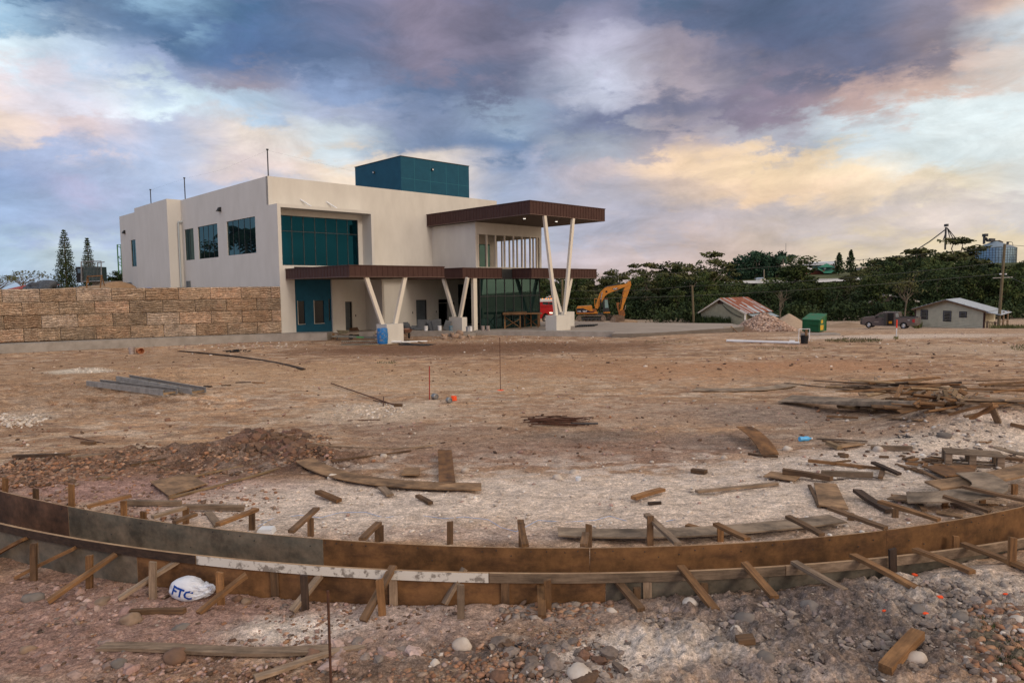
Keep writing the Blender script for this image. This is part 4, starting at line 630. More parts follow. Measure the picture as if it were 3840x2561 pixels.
# ---- foreground bag
def bag():
    c = P(443, 1375); o = thing('plastic_bag', c, 'white plastic shopping bag with blue letters lying by the front form', 'bag'); k = K*c.y/F
    bm = bmesh.new(); bmesh.ops.create_icosphere(bm, subdivisions=5, radius=1); from mathutils import noise
    for v in bm.verts:
        p = v.co.copy(); wr = .06+.94*S((p.x+.05)/.55); fold = 1-abs(noise.noise(Vector((p.x*1.6+p.z*.8, p.y*1.2, p.z*3.0-p.x))+Vector((3,1,5))))*2.2; n = max(0, fold)**2*.30*wr+abs(noise.noise(p*4.3))*.26*wr+abs(noise.noise(p*10))*.08*wr+.02*abs(noise.noise(p*6)); sx = 53*k
        x = p.x*sx*(1+.10*noise.noise(Vector((0, p.y*2, p.z*2.5)))); taper = 1-.50*S((p.x+.3)/1.2); zz = (p.z*.135*taper+.115-.012*p.x+.03*max(0, p.x)*p.z)*(1-.55*n*(p.z > -.3)); v.co = Vector((x, math.copysign(abs(p.y)**.8, p.y)*.13*(1-n*1.2), max(-.01+.004*noise.noise(p*8), zz)))
    me = bpy.data.meshes.new('film'); bm.to_mesh(me); bm.free(); me.polygons.foreach_set('use_smooth', [True]*len(me.polygons)); BG = mat('bag_film', (.70,.72,.78), (.58,.60,.68), scale=3, rough=.45, bump=.9, bscale=9, dist=.02); me.materials.append(BG)
    f = bpy.data.objects.new('film', me); COL.objects.link(f); f.parent = o
    hd = MB(); pts = [Vector((.15,-.03,.13)), Vector((.19,-.05,.165)), Vector((.225,-.06,.175)), Vector((.235,-.05,.13)), Vector((.20,-.04,.10))]; hd.path(pts, .012, 7); hd.build('handle', BG, o, smooth=True)
    BT = mat('bag_ink', (.012,.10,.50)); R = Matrix.Rotation(math.radians(90), 4, 'X'); tilt = Matrix.Rotation(math.radians(16), 4, 'Y')
    t = text_mesh('FTC', .13, 'lettering', BT, o, Matrix.Translation((-.06,-.20,.115))@tilt@R, .001, .004)
    for q in (t,):                    # lay the ink on the film
        dg = bpy.context.evaluated_depsgraph_get(); bpy.context.view_layer.update()
        for v in q.data.vertices:
            ok, loc, nrm, _ = f.ray_cast(Vector((v.co.x, -1, v.co.z)), Vector((0,1,0)))
            if ok: v.co = loc+Vector((0,-.006,0))
            else: v.co.y = -.02
    return o
bag()
# ---- small litter
def bucket(p, r, h, m, lab, lying=None, group=None, cat='bucket', top=None):
    o = thing('bucket', p, lab, cat, group); M = None
    if lying is not None: M = Matrix.Rotation(lying, 4, 'Z')@Matrix.Translation((0,0,r))@Matrix.Rotation(math.radians(90), 4, 'Y')
    MB().lathe([(0,.01),(r*.86,.01),(r*.88,0),(r,h*.97),(r*1.07,h*.97),(r*1.07,h),(r*.97,h),(r*.84,.03),(0,.03)], n=20, M=M).build('shell', m, o, smooth=True)
    MB().lathe([(r*1.005,h*.80),(r*1.06,h*.80),(r*1.06,h*.83),(r*1.01,h*.83)], n=20, M=M).build('rim_ring', m, o)
    if lying is None: MB().path([Vector((r*1.05*math.cos(t), -r*.25-r*.5*math.sin(t), h*.86-r*.7*math.sin(t))) for t in np.linspace(0, math.pi, 9)], .006, 5).build('handle', STEELD, o)
    return o
DIRTYB = mat('dirty_bucket', (.42,.38,.36), (.16,.10,.09), scale=6, rough=.7); ORB = mat('orange_bucket', (.50,.20,.09), (.36,.16,.09), scale=5, rough=.5)
bucket(P(303, 813), .16, .40, DIRTYB, 'dirty upright pail in front of the stone wall'); bucket(P(318, 812), .165, .38, ORB, 'orange pail lying on its side beside the dirty pail', lying=math.radians(-40))
def can(u, v, r, h, m, lab, lie=True):
    p = P(u, v); M = (Matrix.Rotation(-.9, 4, 'Z')@Matrix.Translation((0,0,r))@Matrix.Rotation(math.radians(90), 4, 'Y')) if lie else None
    o = thing('spray_can', p, lab, 'can'); MB().lathe([(0,0),(r*.9,0),(r,.01),(r,h),(r*.8,h+.012),(r*.75,h-.01),(0,h-.01)], n=16, M=M).build('tin', m, o, smooth=True); return o
can(995, 916, .09, .16, STEEL, 'silver tin lying at the foot of the red bar'); can(1028, 924, .08, .12, STEEL, 'silver tin lying between the red bar and the orange cap'); 
p = P(1042, 919); tag(MB().lathe([(0,.13),(.075,.13),(.085,.12),(.09,0),(.08,0),(.07,.11),(0,.11)], n=16).build('orange_cup', ORANG, None, smooth=True), 'bright orange plastic cup standing upside down on the dirt', 'cup').location = p
p = P(1848, 1013); o = thing('water_bottle', p, 'crushed blue plastic bottle lying near the thin battens', 'bottle'); MB().lathe([(0,0),(.05,.0),(.055,.03),(.045,.1),(.055,.14),(.05,.2),(.02,.25),(.018,.27),(0,.27)], n=12, M=Matrix.Rotation(.2, 4, 'Z')@Matrix.Translation((-.13,0,.055))@Matrix.Rotation(math.radians(90), 4, 'Y')).build('body', mat('bottle_blue', (.10,.42,.75), rough=.25), o, smooth=True); MB().lathe([(0,0),(.022,0),(.022,.025),(0,.025)], n=10, M=Matrix.Rotation(.2, 4, 'Z')@Matrix.Translation((.145,0,.055))@Matrix.Rotation(math.radians(90), 4, 'Y')).build('cap', WHITE, o)
p = P(612, 1226); o = thing('foam_tray', p, 'white foam food box behind the grey panel of the rear form', 'box'); MB().prism([(-.11,0),(.11,0),(.09,.07),(-.09,.07)], -.08, .08).build('tray', WHITE, o); MB().prism([(-.09,.0),(.09,0),(.08,.014),(-.08,.014)], -.07, .07, Matrix.Translation((0,0,.073))).build('lid', WHITE, o)
p = P(1328, 1104); tag(MB().lathe([(0,.07),(.05,.07),(.045,0),(0,0)], n=12).build('paper_cup', WHITE, None), 'small white cup in front of the heap of white rocks', 'cup').location = p
p = P(265, 806)
# blue marking string across the white ground
rod('string', [P(u, v, .012) for u, v in ((592,1210),(625,1192),(690,1184),(735,1190),(780,1178),(840,1177),(880,1190),(930,1184),(955,1176),(975,1186),(1020,1192),(1065,1188),(1120,1194),(1150,1212),(1185,1222),(1235,1196),(1300,1200),(1365,1196),(1400,1186),(1440,1198))], .0025, mat('string_blue', (.25,.42,.75)), 'thin blue marking string trailing over the white ground', 'string')
rod('string', [P(u, v, .012) for u, v in ((1530,1198),(1570,1190),(1600,1186),(1650,1190),(1700,1188))], .0025, MATS['string_blue'], 'thin blue string end beyond the grey curved strip', 'string')
# black charred litter
def litter(u, v, n, s, m, lab, cat='litter'):
    c = P(u, v); mb = MB()
    for i in range(n):
        q = c+Vector((rd.gauss(0, s), rd.gauss(0, s*.6), rd.random()*s*.25)); a = rd.uniform(0, 3.14); e = Vector((math.cos(a), math.sin(a), rd.uniform(-.3, .3)))*rd.uniform(.3, 1)*s*.5; mb.bar(q-e, q+e, s*.16, s*.1)
    return tag(mb.build('litter', m, None, o=c), lab, cat)
litter(545, 808, 26, .38, BLACK, 'clump of black plastic scraps in front of the stone wall'); litter(2162, 998, 18, .10, mat('charcoal', (.02,.022,.03)), 'charred black scraps on the slope of the mound'); litter(850, 1500, 26, .06, MATS['charcoal'], 'black charred scraps near the end of the bent lath'); litter(1188, 1490, 22, .05, MATS['charcoal'], 'black ash scraps right of the big white boulder'); litter(1405, 1478, 16, .03, MATS['charcoal'], 'small patch of black ash on the white foreground'); litter(2075, 1003, 18, .10, MATS['charcoal'], 'black scraps left of the mound')
# ================================================================== BUILDING
def holed(mb, u0, u1, v0, v1, holes, t, mp):
    """slab with openings; mp(u, v, w) -> point, w from 0 (outer face) to t (inner face)"""
    us = sorted({u0, u1, *[h[0] for h in holes], *[h[1] for h in holes]}); vs_ = sorted({v0, v1, *[h[2] for h in holes], *[h[3] for h in holes]})
    us = [u for u in us if u0 <= u <= u1]; vs_ = [v for v in vs_ if v0 <= v <= v1]
    def solid(i, j):
        if i < 0 or j < 0 or i >= len(us)-1 or j >= len(vs_)-1: return False
        cu, cv = (us[i]+us[i+1])/2, (vs_[j]+vs_[j+1])/2
        return not any(h[0] < cu < h[1] and h[2] < cv < h[3] for h in holes)
    for i in range(len(us)-1):
        for j in range(len(vs_)-1):
            if not solid(i, j): continue
            a, b, c, d = us[i], us[i+1], vs_[j], vs_[j+1]
            mb.add([mp(a,c,0), mp(b,c,0), mp(b,d,0), mp(a,d,0)], [(0,1,2,3)]); mb.add([mp(a,c,t), mp(b,c,t), mp(b,d,t), mp(a,d,t)], [(3,2,1,0)])
            for (ii, jj, e) in ((i-1, j, ((a,c),(a,d))), (i+1, j, ((b,c),(b,d))), (i, j-1, ((a,c),(b,c))), (i, j+1, ((a,d),(b,d)))):
                if not solid(ii, jj): (p, q), (r, s) = e; mb.add([mp(p,q,0), mp(r,s,0), mp(r,s,t), mp(p,q,t)], [(0,1,2,3)])
    return mb
def merge(ob):
    bm = bmesh.new(); bm.from_mesh(ob.data); bmesh.ops.remove_doubles(bm, verts=bm.verts, dist=.0005); bmesh.ops.recalc_face_normals(bm, faces=bm.faces); bm.to_mesh(ob.data); bm.free(); return ob
BD = thing('office_building', C0, 'large cream two storey building with teal glass, brown canopies and a teal rooftop block', 'building', rz=YAW)
def part(name, mb, m, par=None, **kw): return mb.build(name, m, par or BD, **kw)
RT = 11.38                                # roof height
# left side wall (plane a = 0) with three windows; protruding bay; rear stretch with a slit window
mpA = lambda a0: (lambda u, v, w: (a0+w, u, v))
mpB = lambda b0: (lambda u, v, w: (u, b0+w, v))
WIN = [(3.57, 8.72, 6.14, 8.77), (10.56, 14.75, 6.11, 8.79), (15.75, 17.87, 6.11, 8.78)]
mb = MB(); holed(mb, 1.29, 18.5, 0, RT, WIN, .3, mpA(0)); o = merge(part('wall', mb, WALLM)); o['label'] = 'left side wall with three tinted windows'
mb = MB(); mb.box(-1.15, 1.0, 18.5, 27.6, 0, RT+.05); o = part('wall_bay', mb, WALLM)
mb = MB(); holed(mb, 27.6, 36.9, 0, RT+.1, [(31.8, 33.35, 6.05, 8.77)], .3, mpA(0)); merge(part('wall', mb, WALLM))
def window(plane, c, r, nm, m=GLB, depth=.07, frame=STEELD, rows=(), par=None, fw=.035, gl='pane'):
    u0, u1, v0, v1 = r; mp = mpA(c+depth) if plane == 'A' else mpB(c+depth); f = MB()
    cuts = [u0+(u1-u0)*i/nm for i in range(nm+1)]
    def bx(mb, ua, ub, va, vb, w0, w1): 
        if plane == 'A': mb.box(c+depth+w0, c+depth+w1, ua, ub, va, vb)
        else: mb.box(ua, ub, c+depth+w0, c+depth+w1, va, vb)
    bx(f, u0+.001, u1-.001, v0+.001, v0+fw, -.012, .05); bx(f, u0+.001, u1-.001, v1-fw, v1-.001, -.012, .05)
    for x in cuts: x = min(max(x, u0+fw*.5+.001), u1-fw*.5-.001); bx(f, x-fw/2, x+fw/2, v0+fw+.001, v1-fw-.001, -.011, .049)
    for z in rows: bx(f, u0+fw, u1-fw, z-fw/2, z+fw/2, -.009, .048)
    w = part('window', f, frame, par); g = MB(); bx(g, u0+.005, u1-.005, v0+.005, v1-.005, .012, .022); gg = part(gl, g, m, w); return w
for r, n_ in zip(WIN, (5, 4, 2)): window('A', 0, r, n_, fw=.025)
window('A', 0, (31.8, 33.35, 6.05, 8.77), 2, fw=.025)
# main front wall and projecting window box
FR = (.78, 7.18, 5.15, 8.74)
mb = MB(); holed(mb, .301, 22.0, 0, RT, [(.78, 7.18, 5.15, 8.74), (5.85, 6.45, .2, 2.45), (12.58, 13.72, .2, 2.45), (14.96, 16.0, .2, 2.45), (16.75, 17.1, 1.25, 2.25) if 0 else (16.35, 16.75, 1.15, 2.2), (17.18, 18.93, .2, 3.72)], .3, mpB(1.29)); mb.box(0, .3, 1.292, 1.6, 9.39, RT-.001)
o = merge(part('wall', mb, WALL2)); o['label'] = 'long front wall'
mb = MB(); holed(mb, .0, 7.80, 5.03, 9.36, [(.25, 7.56, 5.12, 9.13)], 1.285, mpB(0)); mb.box(.0, 1.10, .0, 1.285, 0, 5.028); o = merge(part('window_surround', mb, WALLM)); o['label'] = 'projecting cream frame around the big front window'
window('B', 1.29, FR, 7, m=GLT, rows=(7.62,), fw=.045, depth=.05)
# rooms behind the front glass
mb = MB(); mb.box(.5, 9, 9.5, 9.6, 4.2, 9.3); mb.box(.5, 9, 1.8, 9.5, 8.76, 8.86); mb.box(.5, 9, 1.8, 9.5, 4.1, 4.2); mb.box(9, 9.1, 1.8, 9.5, 4.1, 9.4); part('room', mb, mat('room_wall', (.10,.11,.12)))
for x, y in ((6.2,4.6),(7.0,4.6),(6.6,6.2),(8.3,4.0),(8.4,4.6),(8.0,6.2),(4.6,7.4),(5.6,7.9),(7.2,8.2)): part('ceiling_light', MB().box(x-.3, x+.3, y-.06, y+.06, 8.70, 8.74), mat('tube_light', (.9,.97,1), emit=12))
part('hanging_screen', MB().box(7.0, 7.5, 2.3, 2.35, 7.3, 8.35), BLACK)
# inner blockers, roof slab and end walls
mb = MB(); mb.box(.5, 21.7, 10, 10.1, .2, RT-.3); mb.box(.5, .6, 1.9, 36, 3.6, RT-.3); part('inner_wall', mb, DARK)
mb = MB(); mb.box(.3, 21.7, 1.6, 36.6, RT-.5, RT-.35); part('roof', mb, CONC)
mb = MB(); mb.box(21.7, 22., 1.592, 36.9, 0, RT-.001); mb.box(0.3, 21.7, 36.6, 36.9, 0, RT); part('wall', mb, WALL2)
mb = MB(); mb.box(-.02, .34, 1.27, 28.0, RT+.001, RT+.02); 
# teal rooftop block
mb = MB(); mb.box(14.7, 22.75, 6.0, 13.6, RT-.4, 15.22); t = part('rooftop_block', mb, TEALW)
for x in (16.2, 18.0, 19.9, 21.4): part('panel_joint', MB().box(x-.012, x+.012, 5.994, 6.0, RT-.3, 15.2), mat('joint', (.03,.16,.21)), t)
part('panel_joint', MB().box(14.72, 22.74, 5.993, 5.999, 13.3, 13.325), MATS['joint'], t); mb = MB(); mb.box(14.66, 22.79, 5.96, 13.64, 15.221, 15.28); part('coping', mb, STEELD, t)
for p, q in (((18.2, 5.9, 14.4), 'y'), ((14.6, 10.2, 14.3), 'x')):
    l = part('wall_lamp', MB().box(p[0]-.08, p[0]+.08, p[1]-.08, p[1]+.08, p[2]-.10, p[2]+.11), STEELD, t); part('lens', MB().box(p[0]-.06, p[0]+.06, p[1]-.085 if q == 'y' else p[1]-.06, p[1]-.081 if q == 'y' else p[1]+.06, p[2]-.06, p[2]+.06) if q == 'y' else MB().box(p[0]-.085, p[0]-.081, p[1]-.06, p[1]+.06, p[2]-.06, p[2]+.06), WHITE, l)
# water spouts above the frame, masts, tanks, downpipe, lamps, boxes
for x in (3.05, 5.15): s = part('roof_spout', MB().tube((x, .75, 9.40), (x-.75 if 0 else x-.62, 1.29, 9.95), .055, n=10), WHITE, smooth=True)
for b_ in (1.47, 17.72, 26.85): m_ = part('lightning_mast', MB().tube((.15, b_, RT-.3), (.15, b_, RT+1.82), .045, n=8), STEELD); part('cap', MB().tube((.15, b_, RT+1.82), (.15, b_, RT+1.9), .09, n=8), STEELD, m_)
mb = MB(); mb.path([(.15,1.47,RT+1.8), (.15,9.5,RT+1.5), (.15,17.72,RT+1.8), (.15,26.85,RT+1.8)], .0025, 4); mb.path([(.15,1.47,RT+1.8), (8,3,RT+1.4), (14.7,6,15.2)], .0025, 4); part('lightning_cable', mb, STEELD)
for k, (a_, b_, r_, h_) in enumerate(((1.5, 30.6, .62, .95), (2.4, 29.4, .55, .75))): part('roof_tank', MB().lathe([(0,RT+.9),(r_*.7,RT+.9),(r_,RT+.8),(r_,RT-.3),(0,RT-.3)], (a_, b_, 0), 18), WALL2, smooth=True)
mb = MB(); mb.path([(-.0,18.2,9.5), (-.32,18.25,9.48), (-.35,18.25,9.40), (-.35,18.25,3.6)], .075, 10); dp = part('downpipe', mb, mat('grey_pipe', (.38,.42,.43), rough=.5), smooth=True)
for z in (4.8, 6.6, 8.4): part('clamp', MB().tube((-.35,18.25,z), (-.35,18.25,z+.07), .095, n=10), MATS['grey_pipe'], dp)
for b_, z in ((9.82, 9.82), (35.2, 9.75)):
    l = part('wall_lamp', MB().prism([(-.28,-.16),(0,-.2),(0,.16),(-.1,.16)], b_-.2, b_+.2, Matrix.Translation((0,0,z))), BLACK); part('lens', MB().add([Vector((-.29,b_-.16,z-.17)), Vector((-.02,b_-.16,z-.21)), Vector((-.02,b_+.16,z-.21)), Vector((-.29,b_+.16,z-.17))], [(0,1,2,3)]), WHITE, l)
for b_ in (17.1, 17.45): part('meter_box', MB().box(-.16, -.003, b_-.14, b_+.14, 3.75, 4.3), GREYM)
part('meter_box', MB().box(-.5, -.1, 33.6, 34.6, 3.6, 4.4), GREYM)
# ---- ground floor under the left canopy
mb = MB(); holed(mb, 1.101, 4.02, .2, 4.2, [(1.35, 1.90, .95, 2.6), (2.62, 3.42, .95, 2.6), (3.80, 3.95, 1.1, 2.7)], .12, mpB(.16)); o = merge(part('blue_wall', mb, BLUEW)); 
for r in ((1.35, 1.90, .95, 2.6), (2.62, 3.42, .95, 2.6)):
    f = MB(); f.box(r[0]-.03, r[0], .12, .27, r[2]-.03, r[3]+.03); f.box(r[0]+.001, r[1], .12, .27, r[2]-.03, r[2]-.001); part('window_trim', f, CREAMC, o); part('pane', MB().box(r[0], r[1], .24, .25, r[2], r[3]), mat('dark_pane', (.012,.012,.016), rough=.25), o)
mb = MB(); mb.box(2.95, 3.05, .5, .55, .9, 1.5); mb.box(2.95, 3.25, .5, .55, .9, 1.05); part('leaning_panel', mb, CREAMC)
mb = MB(); mb.box(4.021, 5.07, .0, 1.285, .2, 4.12); part('pier', mb, WALL2)
mb = MB(); mb.box(7.67, 7.87, -1.05, 1.285, .2, 4.12); part('return_wall', mb, WALL2)
def door(u0, u1, v1, c, leaf=True, m=GREYM, ang=0.):
    f = MB(); f.box(u0, u0+.05, c+.1, c+.25, .201, v1); f.box(u1-.05, u1, c+.1, c+.25, .201, v1); f.box(u0+.051, u1-.051, c+.1, c+.25, v1-.05, v1); d = part('door', f, STEELD)
    if leaf: part('leaf', MB().box(u0+.055, u1-.055, c+.2, c+.24, .21, v1-.055), m, d); part('handle', MB().box(u1-.16, u1-.06, c+.15, c+.2, 1.15, 1.18), CHROME, d)
    else: part('transom', MB().box(u0+.055, u1-.055, c+.12, c+.2, v1-.35, v1-.31), CREAMC, d)
    return d
door(5.85, 6.45, 2.45, 1.29); door(12.58, 13.72, 2.45, 1.29); door(14.96, 16.0, 2.45, 1.29, False)
window('B', 1.29, (16.35, 16.75, 1.15, 2.2), 1, m=GLC, fw=.04); window('B', 1.29, (17.18, 18.93, .2, 3.72), 2, m=GLS, rows=(2.5,), fw=.05)
for x, z in ((6.75, 1.35), (12.2, 1.4), (14.7, 1.4)): part('switch_plate', MB().box(x-.04, x+.04, 1.28, 1.289, z-.08, z+.08), BLACK)
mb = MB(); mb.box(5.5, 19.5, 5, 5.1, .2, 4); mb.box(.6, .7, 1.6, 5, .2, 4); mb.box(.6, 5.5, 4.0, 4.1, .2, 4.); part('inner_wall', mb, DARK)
part('floor', MB().box(0.02, 22.0, -.6, 8, .0, .195), CONCD)
# ---- canopies
def canopy(a0, a1, b0, b1, z0, z1, seams=.42, lamps=(), label=None):
    c = part('canopy', MB().box(a0, a1, b0, b1, z0+.05, z1-.06), BROWN)
    if label: c['label'] = label
    part('soffit', MB().box(a0+.03, a1-.03, b0+.03, b1-.03, z0, z0+.048), mat('soffit', (.10,.075,.06), (.075,.055,.045), scale=.6, rough=.7, stretch=(1,12,1)), c)
    part('flashing', MB().box(a0-.035, a1+.035, b0-.035, b1+.035, z1-.059, z1), BROWN, c); part('drip_edge', MB().box(a0-.02, a1+.02, b0-.02, b1+.02, z0+.02, z0+.051), mat('drip_edge', (.16,.10,.085), rough=.4), c)
    x = a0+.02
    while x < a1: part('seam', MB().box(x-.012, x+.012, b0-.022, b0+.001, z0+.055, z1-.061), BROWN, c, fix=False); x += seams
    y = b0+seams*.6
    while y < b1:
        part('seam', MB().box(a0-.022, a0+.001, y-.012, y+.012, z0+.055, z1-.061), BROWN, c, fix=False); y += seams
    for x, y in lamps: l = part('downlight', MB().tube((x,y,z0-.10), (x,y,z0), .11, n=14), WHITE, c); part('bulb', MB().tube((x,y,z0-.112), (x,y,z0-.102), .09, n=14), LAMPW, l)
    return c
canopy(.44, 7.88, -8.4, -.04, 4.12, 4.88, .40, label='left lower canopy'); canopy(11.5, 15.58, -6.05, 1.25, 4.12, 4.92, .40, label='middle lower canopy'); canopy(16.9, 25.03, -8.0, -5.86, 4.10, 4.90, .36, label='right lower canopy')
lp = []
for u, v in ((1340,600),(1581,622)):
    r = ray(1300+.4975*u, 520+.4975*v); t = (8.55-H)/r.z; q = AB(Vector((t*r.x, t*r.y, 0))); lp.append((q[0], q[1]))
canopy(13.87, 22.55, -10.85, -4.40, 8.60, 9.62, .33, lamps=[p for p in lp if 14 < p[0] < 22.4 and p[1] < -4.6], label='high main canopy'); canopy(13.87, 22.55, -4.38, 1.27, 8.60, 9.62, .33, label='rear half of the high canopy')
part('ledge', MB().box(7.9, 11.46, -.3, 1.285, 4.6, 4.75), CREAMC)
mb = MB(); mb.box(13.4, 20.25, -5.84, 1.28, 4.13, 4.86); sb = part('slab', mb, STEELD); 
mb = MB(); [mb.box(15.62, 16.87, -5.86, -5.841, 4.16+i*.11, 4.22+i*.11) for i in range(6)]; part('slab_ribs', mb, STEELD, sb)
# ---- gallery on the upper floor
part('gallery_floor', MB().box(14.42, 22.0, -4.30, 1.28, 4.87, 5.02), CONC)
part('gallery_wall', MB().box(14.40, 14.62, -4.30, 1.285, 4.871, 8.598), WALL2)
mb = MB(); mb.box(14.621, 22.05, -4.30, -4.08, 7.66, 8.597); part('fascia', mb, WALL2); part('fascia', MB().box(21.83, 22.05, -4.079, 1.28, 7.66, 8.597), WALL2); part('ceiling', MB().box(14.63, 21.82, -4.07, 1.28, 8.2, 8.25), CREAMC)
for x in (14.98-.25, 15.66, 16.63, 17.66, 18.69, 19.70, 20.70): part('post', MB().box(x-.055, x+.055, -4.27, -4.13, 5.021, 7.659), CREAMC)
part('post', MB().box(21.45, 21.60, -4.27, -4.12, 5.021, 7.659), CREAMC); part('post', MB().box(21.78, 22.04, -4.29, -4.1, 5.021, 7.659), WALL2)
for y in (-3.4, -2.4, -1.4, -.4, .6): part('post', MB().box(21.86, 21.98, y-.06, y+.06, 5.021, 7.659), CREAMC)
mb = MB(); mb.box(14.63, 22, -4.28, -4.1, 5.021, 5.06); part('sill', mb, CREAMC)
gd = part('door', MB().box(17.6, 21.0, 1.22, 1.288, 5.03, 7.35), BLACK); part('pane', MB().box(17.66, 20.94, 1.20, 1.218, 5.1, 7.29), GLS, gd)
# ---- store front glass
mb = MB(); a0, a1, b0 = 13.42, 20.2, -5.8
cuts = [13.45, 14.2, 15.15, 16.1, 17.1, 18.05, 19.05, 20.15]
for x in cuts: mb.box(x-.03, x+.03, b0-.02, b0+.06, .0, 4.12)
for z in (.03, 2.72, 4.08): mb.box(a0, a1, b0-.012, b0+.055, z-.03, z+.03)
for y in np.linspace(b0+.1, 1.2, 7): mb.box(a1-.04, a1+.03, y-.03, y+.03, .0, 4.12)
w = part('storefront', mb, STEELD); part('pane', MB().box(a0, a1, b0+.02, b0+.03, .0, 4.1), GLS, w); part('pane', MB().box(a1-.01, a1, b0+.04, 1.25, .0, 4.1), GLS, w)
part('floor', MB().box(13.0, 20.3, -5.9, -.61, -.2, .03), CONCD)
mb = MB(); mb.box(12.62, 12.98, -6.0, -5.72, .0, 4.12); part('column', mb, CREAMC)
# ---- plinths with V shaped legs
def vcol(plane, c, bot, top, zb, zt, base, lab):
    pl = part('column', MB().box(*base), WALL2); pl['label'] = lab
    for (x0, x1) in zip(bot, top):
        p, q = ((x0, c, zb), (x1, c, zt)) if plane == 'B' else ((c, x0, zb), (c, x1, zt)); part('leg', MB().bar(p, q, .26, .20, up=(0,1,0) if plane == 'B' else (1,0,0)), CREAMC, pl)
    return pl
vcol('B', -8.2, (2.86, 3.86), (1.75, 4.72), 1.10, 4.15, (2.72, 4.01, -8.9, -7.75, -.3, 1.13), 'plinth and V legs of the left canopy')
vcol('A', 11.72, (-5.42, -4.78), (-6.35, -3.5), 1.15, 4.15, (11.5, 12.0, -5.9, -4.35, .0, 1.18), 'plinth and V legs of the middle canopy')
vcol('B', -10.75, (16.70, 17.66), (15.50, 18.72), 1.25, 8.62, (16.02, 17.62, -11.4, -10.3, -.1, 1.26), 'tall V legs of the high canopy')
vcol('B', -7.75, (20.55, 21.05), (19.45, 21.95), 1.3, 4.14, (20.1, 21.7, -8.3, -7.3, -.3, 1.34), 'V legs of the right canopy')
# ================================================================== RETAINING WALL, KERBS, TERRACE
w0 = GS(0, 1285, .4); w1 = C0+Vector((0,0,.4)); wd = (w0-w1); wd.z = 0; Lw = wd.length*1.5; wd.normalize(); wn = Vector((-wd.y, wd.x, 0)); 
if wn.y > 0: wn = -wn                    # faces the camera
HW = 3.24; TOPW = 3.64
def stonewall():
    co_, fa, cl = [], [], []; nrow = 4; bh = HW/nrow; bw = 1.93; nb = int(Lw/bw)+2; NU, NV = 40, 44; base = 0
    for j in range(nrow):
        for i in range(-1, nb):
            s0 = i*bw+(bw/2 if j % 2 else 0)-.35; s1 = s0+bw
            a, b = max(s0, 0), min(s1, Lw)
            if b-a < .05: continue
            sd = random.randint(0, 10**6); u = np.linspace(a+.012, b-.012, NU); v = np.linspace(.012, bh-.012, NV); U, V = np.meshgrid(u, v); lu = U-s0
            nl = 5.8; wv = V/bh*nl+1.25*fbm(lu*.55, V*.5, .5, 3, sd % 997)+.22*fbm(lu, V*2, .2, 2, sd % 991)
            l = np.floor(wv); fr = wv-l; jog = vnoise(l*3.7, np.floor(lu/.62+l*.37)*1.9, sd % 983)
            hgt = .02+.09*jog+.11*fr*(.4+.6*jog)-.09*np.exp(-((fr)/.17)**2)+.010*fbm(U, V, .08, 3, 5)
            edge = np.minimum(np.minimum(U-a, b-U), np.minimum(V, bh-V)); hgt = hgt*np.clip(edge/.035, 0, 1)
            P_ = np.array(w1)[None, None]+U[..., None]*np.array(wd)+hgt[..., None]*np.array(wn); P_[..., 2] = .4+V+j*bh
            co_.append(P_.reshape(-1, 3)); tint = np.array(random.choice(((.50,.385,.285),(.46,.36,.27),(.38,.30,.225),(.53,.40,.30),(.42,.31,.22),(.52,.43,.35))))*random.uniform(.9, 1.08)
            q = (.86+.28*jog)[..., None]*tint*1.12; dirt = fbm(U, V+j*bh, .9, 4, 12)[..., None]; q = q*(1+.22*dirt)+np.array((.05,.0,-.01))*np.clip(fbm(U, V, .5, 3, 44), 0, 1)[..., None]
            cl.append(np.clip(q, .02, 1).reshape(-1, 3)); ii = np.arange(NU*NV).reshape(NV, NU)+base; base += NU*NV
            fa.append(np.stack([ii[:-1, :-1].ravel(), ii[:-1, 1:].ravel(), ii[1:, 1:].ravel(), ii[1:, :-1].ravel()], 1))
    bk = np.array([np.array(w1+wd*s)+np.array(wn)*n_+np.array((0,0,z)) for s, n_, z in ((0,-.02,0),(Lw,-.02,0),(Lw,-.02,HW),(0,-.02,HW),(0,-.4,0),(Lw,-.4,0),(Lw,-.4,HW),(0,-.4,HW))])
    co_.append(bk); cl.append(np.tile((.08,.06,.045), (8, 1))); fa.append(np.array([(0,1,2,3),(7,6,5,4),(3,2,6,7),(1,5,6,2),(0,3,7,4)])+base)
    m = soilmat('wall_stone', bumpk=.25); o = npmesh('retaining_wall', np.concatenate(co_), np.concatenate(fa), m, smooth=False, cols=np.concatenate(cl)); return tag(o, 'long retaining wall of tan blocks moulded like stacked ledge stone', 'wall')
stonewall()
# earth terrace behind the wall and around the building's left side
tp = [w1+wd*Lw-wn*.3, w1-wn*.3, w1-wn*.3+BX*80, w1+wd*Lw+Vector((-70, 90, 0)), w1+wd*Lw+Vector((-70, 0, 0))]
mb = MB(); n = len(tp); mb.add([Vector((p.x, p.y, 3.58)) for p in tp]+[Vector((p.x, p.y, 0)) for p in tp], [tuple(range(n))]+[(i, (i+1) % n, n+(i+1) % n, n+i) for i in range(n)])
TSO = mat('terrace_soil', (.33,.23,.15), (.25,.17,.11), scale=.8, rough=.95, bump=.6, bscale=8); tag(mb.build('terrace', TSO, None), kind='structure')
